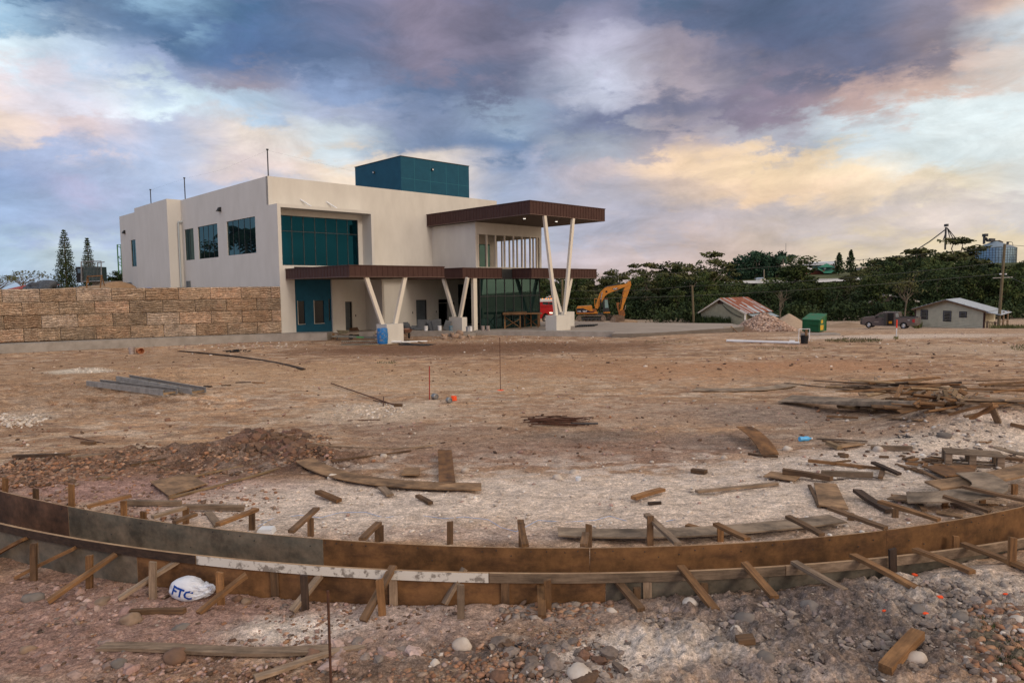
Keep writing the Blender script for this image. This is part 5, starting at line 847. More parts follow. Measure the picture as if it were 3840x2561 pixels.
# kerb in front of the wall and slabs in front of the building
def kerb(pts, z, dep, name, lab, m=CONC, zb=-.25, nrm=None):
    pts = [Vector(p) for p in pts]; back = [p+(nrm or Vector((0,1,0)))*dep for p in pts]; n = len(pts); mb = MB()
    mb.add([Vector((p.x,p.y,z)) for p in pts+back]+[Vector((p.x,p.y,zb)) for p in pts+back], [(i, i+1, n+i+1, n+i) for i in range(n-1)]+[(2*n+i, 2*n+i+1, i+1, i) for i in range(n-1)]+[(n+i, n+i+1, 3*n+i+1, 3*n+i) for i in range(n-1)]+[(0, n, 3*n, 2*n), (n-1, 3*n-1, 4*n-1-0, 2*n-1) if 0 else (n-1, 2*n-1, 4*n-1, 3*n-1)])
    return tag(mb.build(name, m, None, o=pts[0]), lab, 'kerb')
q0 = GS(0, 1293, .4); q1 = GS(960, 1254, .4); dq = (q1-q0).normalized(); kerb([q0-dq*9, q0, q1, GS(1226, 1249, .38)], .40, 1.6, 'kerb', 'concrete kerb running along the foot of the stone wall')
Bz = lambda x, y: (1500+x/4.702, 1000+y/4.702); Az = lambda x, y: (1050+x/4.702, 1000+y/4.702); Cz = lambda x, y: (1900+x/4.702, 1000+y/4.702); Zz = lambda x, y: (2150+x/3.3586, 900+y/3.3586)
kerb([GS(*Az(1395,1150), .33), GS(*Az(1650,1147), .33)], .33, .6, 'kerb', 'short concrete block behind the blue drum', zb=-.2)
kerb([GS(*Bz(180,1135), .27), GS(*Bz(950,1137), .27)], .27, .5, 'kerb', 'concrete kerb between the two left plinths')
kerb([GS(*Bz(950,1172), .1), GS(*Bz(1330,1165), .1)], .1, 1.5, 'kerb', 'low concrete step between two kerbs')
ap = [GS(*Bz(1325,1133), .2), GS(*Cz(0,1136), .2), GS(*Cz(900,1142), .2), GS(*Cz(1905,1148), .2)]
kerb(ap, .2, 1.2, 'kerb', 'long straight kerb in front of the tall column plinth', zb=-.4)
ap2 = [GS(*Zz(x, y), .14) for x, y in ((480,1181),(750,1177),(1000,1168),(1250,1154),(1500,1138),(1700,1124),(1900,1112),(2020,1101),(2155,1088))]
kerb(ap2, .14, .25, 'kerb', 'curved kerb rising to the right around the concrete forecourt', zb=-.6)
far_ = [GS(2740, 1213, .13), GS(2560, 1211.5, .13), GS(2300, 1209, .13), GS(2100, 1204, .13)]
poly = ap2+far_+[W(22.5, 1, 0), W(13, -5.2, 0), W(9.5, -5.5, 0), ap[0]+Vector((0,.6,0)), ap[1]+Vector((0,.6,0)), ap[3]+Vector((.1,.6,0))]
n = len(poly); mb = MB(); mb.add([Vector((p.x,p.y,.135)) for p in poly]+[Vector((p.x,p.y,-.6)) for p in poly], [tuple(range(n)), tuple(range(2*n-1, n-1, -1))]+[(i, (i+1) % n, n+(i+1) % n, n+i) for i in range(n)]); tag(mb.build('forecourt', CONCD, None), kind='structure')
# ================================================================== THINGS AROUND THE BUILDING
def A_(x, y): return g_(*Az(x, y))
def B_(x, y): return g_(*Bz(x, y))
def C_(x, y, z=None): return g_(*Cz(x, y)) if z is None else GS(*Cz(x, y), z)
o = thing('barrel', W(2.36, -8.95, -.07), 'blue plastic drum smeared with mortar beside the left plinth', 'barrel'); MB().lathe([(0,0),(.27,0),(.285,.03),(.29,.15),(.31,.3),(.315,.45),(.31,.6),(.29,.74),(.285,.86),(.27,.885),(.25,.885),(.25,.87),(0,.87)], n=26).build('drum_body', BLUEB, o, smooth=True); MB().lathe([(.312,.29),(.325,.3),(.312,.31)], n=26).build('hoop', BLUEB, o); MB().lathe([(.312,.59),(.325,.6),(.312,.61)], n=26).build('hoop', BLUEB, o); o.scale = (1.12,)*3
def wheelbarrow(p, rz, m, lab, upside=False):
    o = thing('wheelbarrow', p, lab, 'wheelbarrow', rz=rz); z = .42
    t = MB(); t.add([(-.42,-.30,z+.26),(.46,-.30,z+.22),(.46,.30,z+.22),(-.42,.30,z+.26),(-.25,-.2,z),(.22,-.2,z),(.22,.2,z),(-.25,.2,z)], [(4,5,6,7),(0,4,7,3),(1,2,6,5),(0,1,5,4),(3,7,6,2)]); t.build('tray', m, o)
    h = MB(); [h.bar((.5,s*.12,.22),(-.75,s*.30,.52),.04,.03) for s in (-1,1)]; h.build('handles', W_GR, o); l = MB(); [l.path([Vector((-.3,s*.22,.42)),Vector((-.42,s*.25,.0)),Vector((-.2,s*.22,.0))], .015, 6) for s in (-1,1)]; l.build('legs', STEELD, o)
    MB().tube((.55,-.04,.2),(.55,.04,.2),.19,n=18).build('wheel', BLACK, o); return o
wb = wheelbarrow(A_(1110, 1290), .3, mat('dirty_tray', (.22,.20,.13), (.13,.11,.08), scale=5), 'muddy grey green wheelbarrow tipped among the ladders'); wheelbarrow(B_(130, 1260), -1.2, mat('rusty_tray', (.32,.18,.13), (.20,.11,.08), scale=5), 'rusty pink wheelbarrow right of the left plinth')
o = thing('broom', A_(1015, 1165), 'blue handled broom leaning against the cream pier', 'broom'); MB().tube((0,0,.05), (-.62,.4,1.55), .018, n=6).build('handle', BLUEP, o); MB().box(-.03,.33,-.03,.04,-.0,.10).build('brush', BLACK, o)
p = A_(497, 1172); p.z = .4; o = thing('water_jug', p, 'blue water jug in front of the blue wall', 'jug'); MB().lathe([(0,0),(.14,0),(.15,.04),(.13,.2),(.15,.3),(.12,.38),(.05,.42),(.05,.48),(0,.48)], n=16).build('jug_body', BLUEP, o, smooth=True)
p = A_(445, 1160); p.z = .4; tag(MB().lathe([(0,0),(.06,0),(.06,.2),(0,.2)], n=12).build('tin', RED, None), 'small red tin left of the blue jug', 'can').location = p
o = thing('ladder', A_(960, 1300), 'long grey green ladder lying in front of the left canopy', 'ladder'); p, q = A_(950, 1310)+Vector((0,0,.28)), A_(1865, 1325)+Vector((0,0,.22)); R = frame_of(p, q); R = Matrix.Translation(p-o.location)@R; Lg = (q-p).length
LAD = mat('ladder_paint', (.25,.25,.21), (.14,.13,.11), scale=4); GRB = mat('green_band', (.10,.32,.12))
for s in (-.2, .2): MB().box(0, Lg, s-.02, s+.02, 0, .10, R).build('side_rail', LAD, o)
MB().box(Lg*.48, Lg*.62, -.224, -.221, .0, .10, R).build('painted_band', GRB, o)
for i in range(14): x = .2+(Lg-.4)*i/13; MB().box(x-.02, x+.02, -.17, .17, .03, .07, R).build('rung', LAD, o)
p, q = A_(1085, 1385)+Vector((0,0,.02)), A_(1850, 1372)+Vector((0,0,.02)); o = thing('steel_joist', p, 'rusty lattice joist lying under the ladder', 'joist'); R = frame_of(p, q); Lg = (q-p).length; mb = MB()
for s in (-.22, .22): mb.box(0, Lg, s-.03, s+.03, 0, .05, R)
mb.box(0, Lg, -.03, .03, .20, .25, R); mb.build('chords', LAD, o); mb = MB(); n = 22
for i in range(n): x = Lg*i/n; mb.tube(R@Vector((x,-.2,.03)), R@Vector((x+Lg/n/2,0,.22)), .012, n=5); mb.tube(R@Vector((x+Lg/n/2,0,.22)), R@Vector((x+Lg/n,-.2,.03)), .012, n=5)
mb.build('lacing', RUST, o)
def pipe(p, q, r, m, lab, name='pipe', cat='pipe', group=None):
    o = MB().tube(Vector(p), Vector(q), r, n=14).build(name, m, None, o=p, smooth=True); return tag(o, lab, cat, group)
pipe(A_(1858,1362)+Vector((0,0,.12)), A_(2140,1355)+Vector((0,0,.12)), .075, WHITE, 'thick white pipe in front of the left plinth'); pipe(A_(2140,1357)+Vector((0,0,.1)), B_(478,1328)+Vector((0,0,.05)), .05, WHITE, 'thinner white pipe end pointing right of the left plinth')
pipe(A_(1445,1412)+Vector((0,0,.05)), A_(2120,1375)+Vector((0,0,.05)), .03, W_LT, 'thin cream pole in front of the ladder'); pipe(B_(60,1310)+Vector((0,0,.08)), B_(420,1350)+Vector((0,0,.03)), .05, W_LT, 'cream board slanting over the dark mesh')
for i in range(9): p = B_(rd.uniform(-60,60), 1380+rd.uniform(-18,18)); q = B_(rd.uniform(420,640), 1388+rd.uniform(-14,14)); p.z += .03+i*.01; q.z += .03; tag(MB().bar(p, q, .12, .02).build('steel_strip', STEELD, None, o=p), 'dark steel strip in the flat bundle before the left plinth', 'steel strip', 'dark steel strips before the left plinth')
o = tag(MB().bar(A_(840,1272)+Vector((0,0,.0)), A_(965,1272)+Vector((0,0,0)), .03, .9).build('plywood', P_TN, None), 'brown plywood sheet leaning at the kerb left of the wheelbarrow', 'plywood')
p = A_(1320, 1215); o = tag(MB().prism([(-.45,.0),(.35,-.02),(.1,.52),(-.55,.45)], 0, .04).build('plywood', mat('tray_brown', (.15,.085,.05), (.10,.06,.04)), None), 'dark framed board propped behind the wheelbarrow', 'board'); o.location = p+Vector((0,.5,.1))
for i, (x, y, r, m, lab) in enumerate([(460,1132,.15,WHITE,'white pail, left of the leaning slabs'),(700,1128,.15,WHITE,'white pail, between the leaning slabs and the middle plinth'),(898,1128,.15,mat('blue_pail', (.06,.20,.30), (.18,.20,.22), scale=6),'blue pail in front of the middle plinth'),(1200,1142,.15,mat('grey_pail', (.14,.18,.24), (.4,.4,.4), scale=6),'blue grey pail right of the middle plinth'),(1245,1136,.14,WHITE,'white pail behind the blue grey one'),(1465,1128,.14,DIRTYB,'stained pail, left of the pair before the glass'),(1552,1128,.15,DIRTYB,'stained pail, right of the pair before the glass')]):
    p = GS(*Bz(x, y), .25 if i < 4 else .2); bucket(p, r, .36, m, lab)
p = A_(1690, 1278); bucket(p, .16, .32, DIRTYB, 'cream bucket left of the blue drum'); 
TIL = mat('slab_grey', (.10,.11,.12), (.065,.07,.08), scale=2, rough=.6)
for i, (x, y, w, h, t, l) in enumerate([(360,1125,.55,.65,.25,0),(455,1120,.5,.62,.2,.35),(525,1120,.3,.62,.3,-.3),(590,1125,.6,.62,.25,-.35),(640,1125,.5,.6,.2,-.3),(675,1120,.42,.65,.2,0),(800,1125,.45,.6,.3,.5),(90,1110,.4,.45,.3,0),(150,1112,.4,.38,.3,-.6),(235,1125,.5,.3,.6,.2),(310,1128,.6,.22,.7,.1)]):
    p = GS(*Bz(x, y), .2); o = MB().box(-w/2, w/2, -.03, .03, 0, h*1.25).build('stone_slab', TIL, None); o.location = p+Vector((0,.3,.02)); o.rotation_euler = (-t, l*.6, .1*(i % 3)); tag(o, 'grey floor slab leaning in the row before the doors', 'slab', 'grey slabs leaning before the doors')
for i in range(26):
    x = rd.gauss(880, 90) if i < 16 else rd.uniform(1000, 1380); y = rd.gauss(1245, 18); p = B_(x, min(1285, max(1200, y))); r = rd.uniform(.12, .30) if i < 14 else rd.uniform(.08, .18)
    me = rockmesh('rubble_rock', r, 300+i, mat('rubble', (.42,.29,.21), (.26,.18,.13), scale=3, rough=.9), 2, .35, (1.2,.8,.6)); o = bpy.data.objects.new('rubble_rock', me); COL.objects.link(o); o.location = p+Vector((0,0,r*.3+ (.15 if i < 5 else 0))); o.rotation_euler = (rd.random(), rd.random()*.5, rd.random()*6); tag(o, 'pale broken rock in the rubble before the step', 'rock', 'rubble rocks before the step')
# timber work tables
def table(legs, top, zt, lab, sheet):
    o = thing('work_table', legs[0], lab, 'table'); org = legs[0]
    for p in legs: MB().bar(p, Vector((p.x, p.y, zt)), .09, .09).build('leg', W_OR, o, o=org)
    MB().bar(legs[0]+Vector((0,0,.1)), Vector((legs[-1].x, legs[-1].y, zt-.35)), .08, .04).build('brace', W_OR, o, o=org); MB().bar(legs[-1]+Vector((0,0,.1)), Vector((legs[0].x, legs[0].y, zt-.2)), .08, .04).build('brace', W_OR, o, o=org)
    xs = [p.x for p in legs]; ys_ = [p.y for p in legs]; mb = MB(); mb.box(min(xs)-.15, max(xs)+.15, min(ys_)-.2, max(ys_)+.2, zt+.001, zt+sheet); mb.build('top', W_OR, o, o=org); return o
z0 = .16
lg = [C_(-30,1092,z0), C_(110,1095,z0), C_(240,1097,z0), C_(320,1060,z0), C_(140,1062,z0)]; table([lg[0], lg[4], lg[3], lg[2]], None, z0+1.12, 'rough timber work table with a deep orange top before the glass', .14)
lg = [C_(320,1062,z0), C_(430,1070,z0), C_(555,1078,z0), C_(575,1050,z0)]; table([lg[0], lg[1], lg[3], lg[2]], None, z0+1.10, 'narrow timber work table at the corner of the glass front', .04)
for i in range(11): p = C_(1215+i*32, 1066-i*1.5, .15); q = p+Vector((.55, 1.9, 0)); tag(MB().tube(p+Vector((0,0,.05)), q+Vector((0,0,.05)), .055, n=10).build('black_pipe', BLACK, None, o=p, smooth=True), 'black pipe in the flat stack on the forecourt', 'pipe', 'black pipes stacked on the forecourt')
# ---- behind the wall on the left: terrace things
def TP(u, v, D, z=3.58):                  # terrace thing seen at column u (S px), at distance D
    r = ray(u, v); return Vector((r.x/r.y*D, D, z))
sp = rockmesh('sand_pile', 1.55, 4, mat('sand', (.33,.21,.12), (.26,.16,.09), scale=3, rough=.95, bump=.4), 4, .10, (1,1,.56)); o = bpy.data.objects.new('sand_pile', sp); COL.objects.link(o); o.location = TP(440, 1070, 62, 3.5); tag(o, 'smooth pile of brown sand behind the stone wall', 'sand pile')
me = rockmesh('dirt_pile', 1.5, 9, TSO, 4, .35, (1.3,1,.26)); o = bpy.data.objects.new('dirt_pile', me); COL.objects.link(o); o.location = TP(320, 1075, 54, 3.5); tag(o, 'low heap of loose dirt and straw by the sawhorse', 'dirt heap')
me = rockmesh('tarpaulin', 1.05, 12, mat('tarp', (.075,.085,.10), (.035,.04,.05), scale=5, rough=.5, bump=.8, bscale=6, dist=.05), 4, .4, (1.25,.8,.75)); o = bpy.data.objects.new('tarpaulin', me); COL.objects.link(o); o.location = TP(163, 1070, 56, 3.6); tag(o, 'crumpled dark blue grey tarpaulin over a heap behind the wall', 'tarpaulin')
me = rockmesh('tarpaulin', .38, 13, BLUEP, 3, .5, (1.8,.6,.22)); o = bpy.data.objects.new('tarpaulin', me); COL.objects.link(o); o.location = TP(565, 1080, 50.5, 3.6); tag(o, 'bright blue plastic sheet on top of the wall', 'tarpaulin')
me = rockmesh('tarpaulin', .45, 15, RED, 3, .4, (1.8,.6,.2)); o = bpy.data.objects.new('tarpaulin', me); COL.objects.link(o); o.location = TP(188, 1082, 52, 3.58); tag(o, 'red cloth under the dark tarpaulin', 'tarpaulin')
R6 = lambda x, y: (x/3.267, 820+y/3.267)
def hgt(u, v, D): r = ray(u, v); return H+r.z/r.y*D
def bb(o, u0, u1, D, z0, z1, d, name, m, par=None):
    a = TP(u0, 1000, D); b = TP(u1, 1000, D); return MB().box(a.x, b.x, D, D+d, z0, z1).build(name, m, o, o=o.location)
D = 74; o = thing('generator_cabinet', TP(322, 1060, D, 3.6), 'dark green and black plant cabinet behind the wire gate', 'cabinet'); bb(o, 284, 309, D, hgt(290,1060,D), hgt(290,1001,D), 2, 'side_box', BLACK); bb(o, 310, 358, D+.1, hgt(290,1058,D), hgt(330,1000,D), 2, 'body', mat('cabinet_green', (.012,.035,.035), rough=.5)); bb(o, 290, 303, D-.05, hgt(290,1024,D), hgt(290,1009,D), .04, 'gauge_window', GLC)
D = 73; o = thing('wire_gate', TP(340, 1060, D, 3.6), 'tall galvanised pipe frame with wire mesh in front of the cabinet', 'gate'); pts = [(305,1057),(305,981),(379,980),(381,1054)]; q = [Vector((TP(u,v,D).x, D, hgt(u,v,D))) for u, v in pts]; MB().path(q+[q[0]], .055, 8).build('frame', STEEL, o, o=o.location); q2 = [Vector((TP(u,v,D).x+.0, D+.6, hgt(u,v,D))) for u, v in ((353,1000),(353,985),(379,982))]; MB().path(q2, .05, 8).build('stay', STEEL, o, o=o.location)
mb = MB(); a, b = q[0], q[2]
for i in range(16): t = i/15; mb.tube((a.x+(b.x-a.x)*t, D, a.z), (a.x+(b.x-a.x)*t, D, b.z), .007, n=4); mb.tube((a.x, D, a.z+(b.z-a.z)*t), (b.x, D, a.z+(b.z-a.z)*t), .007, n=4)
mb.build('mesh', STEEL, o, o=o.location)
me = tag(MB().box(*[TP(283,0,75).x, TP(490,0,75).x], 75, 75.5, 3.5, hgt(300,1056,75)).build('low_wall', CONC, None), 'low concrete wall under the cabinet', 'wall')
D = 52; o = thing('sawhorse', TP(355, 1080, D, 3.6), 'thin wooden trestle standing on the earth behind the wall', 'trestle'); k = lambda u, v: Vector((TP(u,v,D).x, D, hgt(u,v,D)))
for a, b in (((325,1081),(328,1036)),((328,1037),(332,1062)),((376,1080),(381,1034)),((381,1034),(392,1072))): MB().bar(k(*a), k(*b), .07, .05).build('leg', W_OR, o, o=o.location)
MB().bar(k(327,1037), k(384,1034), .08, .08).build('beam', W_OR, o, o=o.location)
D = 90; o = thing('scaffold_tower', TP(449, 1050, D, 3.6), 'green lattice tower beside the far left corner of the building', 'tower'); k = lambda u, v: Vector((TP(u,v,D).x, D, hgt(u,v,D))); mb = MB(); GRS = mat('scaffold_green', (.05,.16,.05)); mb.tube(k(439.5,918), k(446.5,1048), .07, n=6); mb.tube(k(453,918), k(458,1030), .07, n=6); mb.build('post', GRS, o, o=o.location); mb = MB()
for u0, v0, u1, v1 in ((439.5,918,453,918),(440,922,453,930),(443,963,457,961),(442,963,456,975),(443,985,457,985),(444,990,458,1000),(445,1015,458,1014),(446,1030,458,1029)): mb.tube(k(u0,v0), k(u1,v1), .045, n=6)
mb.build('lattice', GRS, o, o=o.location)
o = thing('low_building', TP(30, 1080, 66, 3.5), 'low building with a dull red roof behind the wall at the far left', 'building'); a = TP(-60,0,66).x; b = TP(90,0,66).x; MB().prism([(a,3.4),(b,3.4),(b,3.75),(a,3.75)], 66, 72).build('wall', CONC, o, o=o.location); MB().add([(a,65.8,3.74),(b,65.8,3.74),(b-.2,69,4.25),(a,69,4.25),(a,65.8,3.70),(b,65.8,3.70)], [(0,1,2,3),(4,5,1,0)]).build('roof', mat('red_roof', (.34,.06,.05), (.26,.05,.04), scale=2), o, o=o.location)
# ================================================================== FOLIAGE
def leafmat(name, c1, c2, c3):
    m = mat(name, c1, c2, scale=.55, rough=.75, c3=c3, lo=.34, hi=.68, rnd=.28, spec=.15); return m
LF = [leafmat('leaves_dark', (0.015,0.028,0.012), (0.054,0.072,0.026), (0.028,0.046,0.017)), leafmat('leaves_mid', (0.023,0.041,0.013), (0.096,0.109,0.031), (0.044,0.064,0.019)), leafmat('leaves_olive', (0.054,0.059,0.026), (0.147,0.134,0.051), (0.083,0.090,0.033)), leafmat('leaves_blue', (0.014,0.038,0.026), (0.046,0.087,0.046), (0.026,0.058,0.033))]
BARK = mat('bark', (.20,.165,.125), (.11,.09,.07), scale=3, rough=.9, stretch=(3,3,.6)); BARKP = mat('bark_pale', (.34,.29,.22), (.22,.18,.13), scale=3, rough=.9, stretch=(3,3,.6))
def cards(cen, rad, n, size, flat=.5, shell=.55, dirs=None):
    """n leaf sprays inside an ellipsoid"""
    d = RNG.normal(size=(n, 3)); d /= np.linalg.norm(d, axis=1)[:, None]; r = RNG.uniform(shell, 1, n)**.6; c = np.array(cen)+d*r[:, None]*np.array(rad)
    nrm = d*.6+RNG.normal(size=(n, 3))*.8+np.array((0,0,flat)); nrm /= np.linalg.norm(nrm, axis=1)[:, None]; t = np.cross(nrm, RNG.normal(size=(n, 3))); t /= np.linalg.norm(t, axis=1)[:, None]; b = np.cross(nrm, t); s = size*RNG.uniform(.5, 1.25, n)[:, None]
    return np.stack([c-t*s*.5, c+b*s*.32+t*s*.05, c+t*s*.62, c-b*s*.30], 1)
def mesh_cards(name, arrs, m, parent=None):
    v = np.concatenate(arrs).reshape(-1, 3); f = np.arange(len(v)).reshape(-1, 4); return npmesh(name, v, f, m, parent, smooth=False)
def limb(mb, p, q, r0, r1, seg=4, w=.12):
    pts = [p.lerp(q, i/seg)+Vector((rd.gauss(0, w), rd.gauss(0, w), 0))*(0 < i < seg) for i in range(seg+1)]
    for i in range(seg): mb.tube(pts[i], pts[i+1], r0+(r1-r0)*i/seg, r0+(r1-r0)*(i+1)/seg, n=6, cap=False)
def make_tree(kind, seed, n=1700):        # unit tree about 10 m high
    rd.seed(seed); t = thing('tree', (0,0,0), 'tree', 'tree'); mb = MB(); arr = []; full = kind in ('bushy', 'dense')
    limb(mb, Vector((0,0,-.5)), Vector((rd.gauss(0,.3), 0, 4.5)), .20, .13, 5, .12); nb = 15 if full else 9
    for i in range(nb):
        a = rd.uniform(0, 6.28); hh = rd.uniform(2.2, 9.0) if full else rd.uniform(5.2, 9.3); rr = (2.7 if full else 3.0)*math.sqrt(max(.05, 1-((hh-5.4)/4.6)**2))*rd.uniform(.35, 1.); c = Vector((rr*math.cos(a), rr*math.sin(a), hh))
        limb(mb, Vector((0,0,min(4.3, hh*.55))), c, .09, .03, 4, .12); s = rd.uniform(1.0, 1.75) if full else rd.uniform(.9, 1.4)
        arr.append(cards(c, (s, s, s*(.75 if full else .42)), int(n/nb), .52, .5, .3))
    if full: arr.append(cards((0,0,5), (2.1,2.1,3.6), n//3, .55, .4, .2))
    mb.build('trunk', BARK, t, smooth=True); mesh_cards('crown', arr, LF[{'bushy':1,'dense':0,'flat':2,'airy':2}[kind]], t); return t
PROT = [make_tree('dense', 1), make_tree('bushy', 2), make_tree('dense', 3), make_tree('bushy', 4), make_tree('flat', 5, 1100), make_tree('flat', 6, 1000)]
TLAB = {0:'dark dense tree in the forest belt', 1:'mid green bushy tree in the forest belt', 4:'flat topped airy tree in the forest belt'}
used = set()
def put(k, u, vtop, D, label, group, wid=1., name='tree'):
    x = (u-1920)/F*D; z0 = TT(x, D); zt = H+ray(u, vtop).z/ray(u, vtop).y*D; s = max(.25, (zt-z0)/9.9); src = PROT[k]
    if k in used: t = copy_tree(src)
    else: t = src; used.add(k)
    t.name = name; t.location = (x, D, z0); t.scale = (s*wid*.5+.5*wid, s*wid*.5+.5*wid, s); t.rotation_euler = (0, 0, rd.uniform(0, 6.28)); tag(t, label, 'tree', group); return t
sky_u = [2040,2150,2250,2300,2420,2530,2600,2660,2700,2780,2900,3000,3060,3150,3230,3330,3430,3480,3560,3650,3700,3800,3900]; sky_v = [1012,1012,1006,1000,985,972,978,962,990,1040,1046,1046,1046,1005,985,965,945,940,940,945,990,990,965]
fr_u = [2040,2200,2400,2600,2750,2850,2960,3100,3200,3300,3400,3480,3560,3660,3760,3900]; fr_v = [1100,1105,1090,1090,1080,1066,1048,1062,1058,1030,985,995,1015,1005,995,990]
rd.seed(21)
for i in range(30):
    u = 2045+i*61+rd.uniform(-14, 14); put(rd.choice((0,2,2,1)) if u > 2750 else rd.choice((0,1,3)), u, np.interp(u, fr_u, fr_v)+rd.uniform(-8, 22), rd.uniform(98, 106) if u < 2450 else rd.uniform(89, 96), 'dark dense tree in the front row of the forest belt', 'front row of forest trees', rd.uniform(.7, .95))
for i in range(34):
    u = 2035+i*55+rd.uniform(-16, 16); v = (np.interp(u, fr_u, fr_v)*.5+np.interp(u, sky_u, sky_v)*.5)+rd.uniform(-8, 14); v = max(v, 1058) if 2700 < u < 3240 else v; put(rd.choice((0,1,3,4)), u, v, rd.uniform(104, 125), 'tree in the middle rows of the forest belt', 'middle rows of forest trees', rd.uniform(.8, 1.1))
for i in range(44):
    u = 2030+i*43+rd.uniform(-10, 10)
    if 2730 < u < 3160: continue
    v = np.interp(u, sky_u, sky_v)+rd.uniform(-10, 14); put(rd.choice((0,1,4,5,4)), u, v, rd.uniform(150, 185), 'tree on the skyline of the forest belt', 'skyline trees of the forest belt', rd.uniform(.9, 1.3))
for u, v, k, lab in ((2885,1040,1,'bushy crown poking over the chalk road left of the green roofed house'),(2672,942,5,'open crowned tree rising above the skyline left of the bamboo'),(2535,968,4,'round airy tree on the skyline above the lone pole'),(2990,960,1,'small round tree between the palms and the white roof'),(3600,888,5,'big spreading tree on the skyline left of the silos'),(3540,905,4,'broad umbrella crown in front of the conveyor mast'),(3420,930,5,'flat spreading crown left of the broad umbrella tree'),(3475,990,1,'tall round dark tree above the pickup truck'),(3690,985,0,'dark tree in front of the small silo')):
    t = put(k, u, v, 150 if v < 980 else 100, lab, None, 1.5 if v < 980 else 1.2)
    if v < 950 and u > 3300: t.scale[0] = t.scale[1] = 2.4
# bare pale trees in front of the forest
BARKM = mat('bark_mid', (.20,.165,.12), (.12,.095,.07), scale=3, rough=.9)
def bare(u, vt, vb, D, spread, lab, m=BARKM, leaves=0):
    x = (u-1920)/F*D; z0 = TT(x, D); zt = H+ray(u, vt).z/ray(u, vt).y*D; h = zt-z0; t = thing('bare_tree', (x, D, z0), lab, 'tree'); mb = MB(); limb(mb, Vector((0,0,-.3)), Vector((.1,0,h*.42)), .09, .07, 4, .05); tips = []
    for i in range(8):
        a = rd.uniform(0, 6.28); p = Vector((.1, 0, h*rd.uniform(.25, .45))); q = Vector((spread*rd.uniform(-1, 1), spread*.5*math.sin(a), h*rd.uniform(.7, 1.))); limb(mb, p, q, .045, .012, 6, .10); tips.append(q)
        for j in range(3): qq = p.lerp(q, rd.uniform(.4, .8)); e = qq+Vector((rd.gauss(0,.5), rd.gauss(0,.4), rd.uniform(.3, 1))); limb(mb, qq, e, .016, .005, 3, .06); tips.append(e)
    mb.build('branches', m, t, smooth=True)
    if leaves: mesh_cards('crown', [cards(q, (.8,.8,.35), leaves, .3, .5, .1) for q in tips], LF[2], t)
    return t
bare(2925, 1085, 1195, 84, 1.1, 'bare pale tree right of the rusty roofed shed'); bare(3395, 1020, 1190, 80, 1.7, 'pale forked tree behind the pickup truck', leaves=14); 
# undergrowth
arr = []; rd.seed(4)
for i in range(420):
    u = rd.uniform(2030, 3960); D = rd.uniform(95, 98) if u < 2450 else rd.uniform(85, 89); x = (u-1920)/F*D; z = TT(x, D); s = rd.uniform(.6, 1.5); arr.append(cards((x, D, z+rd.uniform(.2, 1.8)), (1.2, .8, s), 34, .42, .3, .2))
tag(mesh_cards('undergrowth', arr, LF[0]), 'dark tangled undergrowth along the foot of the forest', 'undergrowth', kind='stuff')
arr = []
for i in range(900):
    u = rd.uniform(1980, 4100); D = rd.uniform(190, 420); x = (u-1920)/F*D; z = TT(x, D)
    if 2700 < u < 3240 or (3540 < u < 3880 and D > 205): continue
    arr.append(cards((x, D, z+rd.uniform(.5, 2.5)), (5, 5, rd.uniform(2, 4)), 30, 1.8, .4, .3))
tag(mesh_cards('far_woodland', arr, LF[0]), 'far wooded hillside beyond the forest belt', 'woodland', kind='stuff')
def tuft(u, v, ru, rv, n, h, lab, m=LF[1], name='grass'):
    a = RNG.uniform(0, 6.283, n); q = np.sqrt(RNG.random(n)); x, y, z = gv(u+ru*q*np.cos(a), v+rv*q*np.sin(a)); c = np.stack([x, y, z], 1)
    e = np.stack([RNG.normal(0, .35, n), RNG.normal(0, .35, n), np.ones(n)], 1)*(h*RNG.uniform(.5, 1.2, n))[:, None]; b = RNG.uniform(0, 6.283, n); w = np.stack([np.cos(b), np.sin(b), b*0], 1)*h*.1
    return tag(mesh_cards(name, [np.stack([c-w, c+w, c+e*.6+w*.6, c+e], 1)], m), lab, 'grass', kind='stuff')
GRS1 = LF[2]
tuft(2700, 1212, 95, 6, 1500, .95, 'dark green weeds growing in front of the rusty roofed shed', LF[0], 'weeds'); tuft(2340, 1262, 60, 3, 60, .12, 'sparse green grass tufts on the dirt before the forecourt', GRS1); tuft(2520, 1285, 120, 5, 120, .1, 'thin grass on the dirt left of the white pipe', GRS1); tuft(2960, 1307, 140, 5, 200, .1, 'patch of low grass below the white pipe', GRS1); tuft(3200, 1278, 110, 8, 700, .13, 'green grass patch right of the black bucket', GRS1); tuft(3440, 1222, 22, 6, 160, .9, 'weeds growing at the tail of the pickup', GRS1, 'weeds'); tuft(3690, 1222, 22, 3, 160, .7, 'green shrub at the right corner of the siding house', LF[1], 'weeds'); tuft(3830, 1305, 40, 12, 160, .12, 'grass at the right edge of the site', GRS1); tuft(3360, 1270, 10, 3, 40, .2, 'grass at the foot of the red and white post', GRS1)
tuft(3790, 2480, 60, 70, 380, .045, 'green grass among the pebbles in the lower right corner', LF[1]); tuft(3700, 2350, 50, 30, 120, .05, 'thin grass blades above the pebbles at the right', LF[1]); tuft(3800, 1228, 90, 3, 500, .35, 'strip of grass beside the house porch', GRS1); tuft(1450, 1362, 40, 3, 60, .12, 'small grass tufts before the left plinth', GRS1)
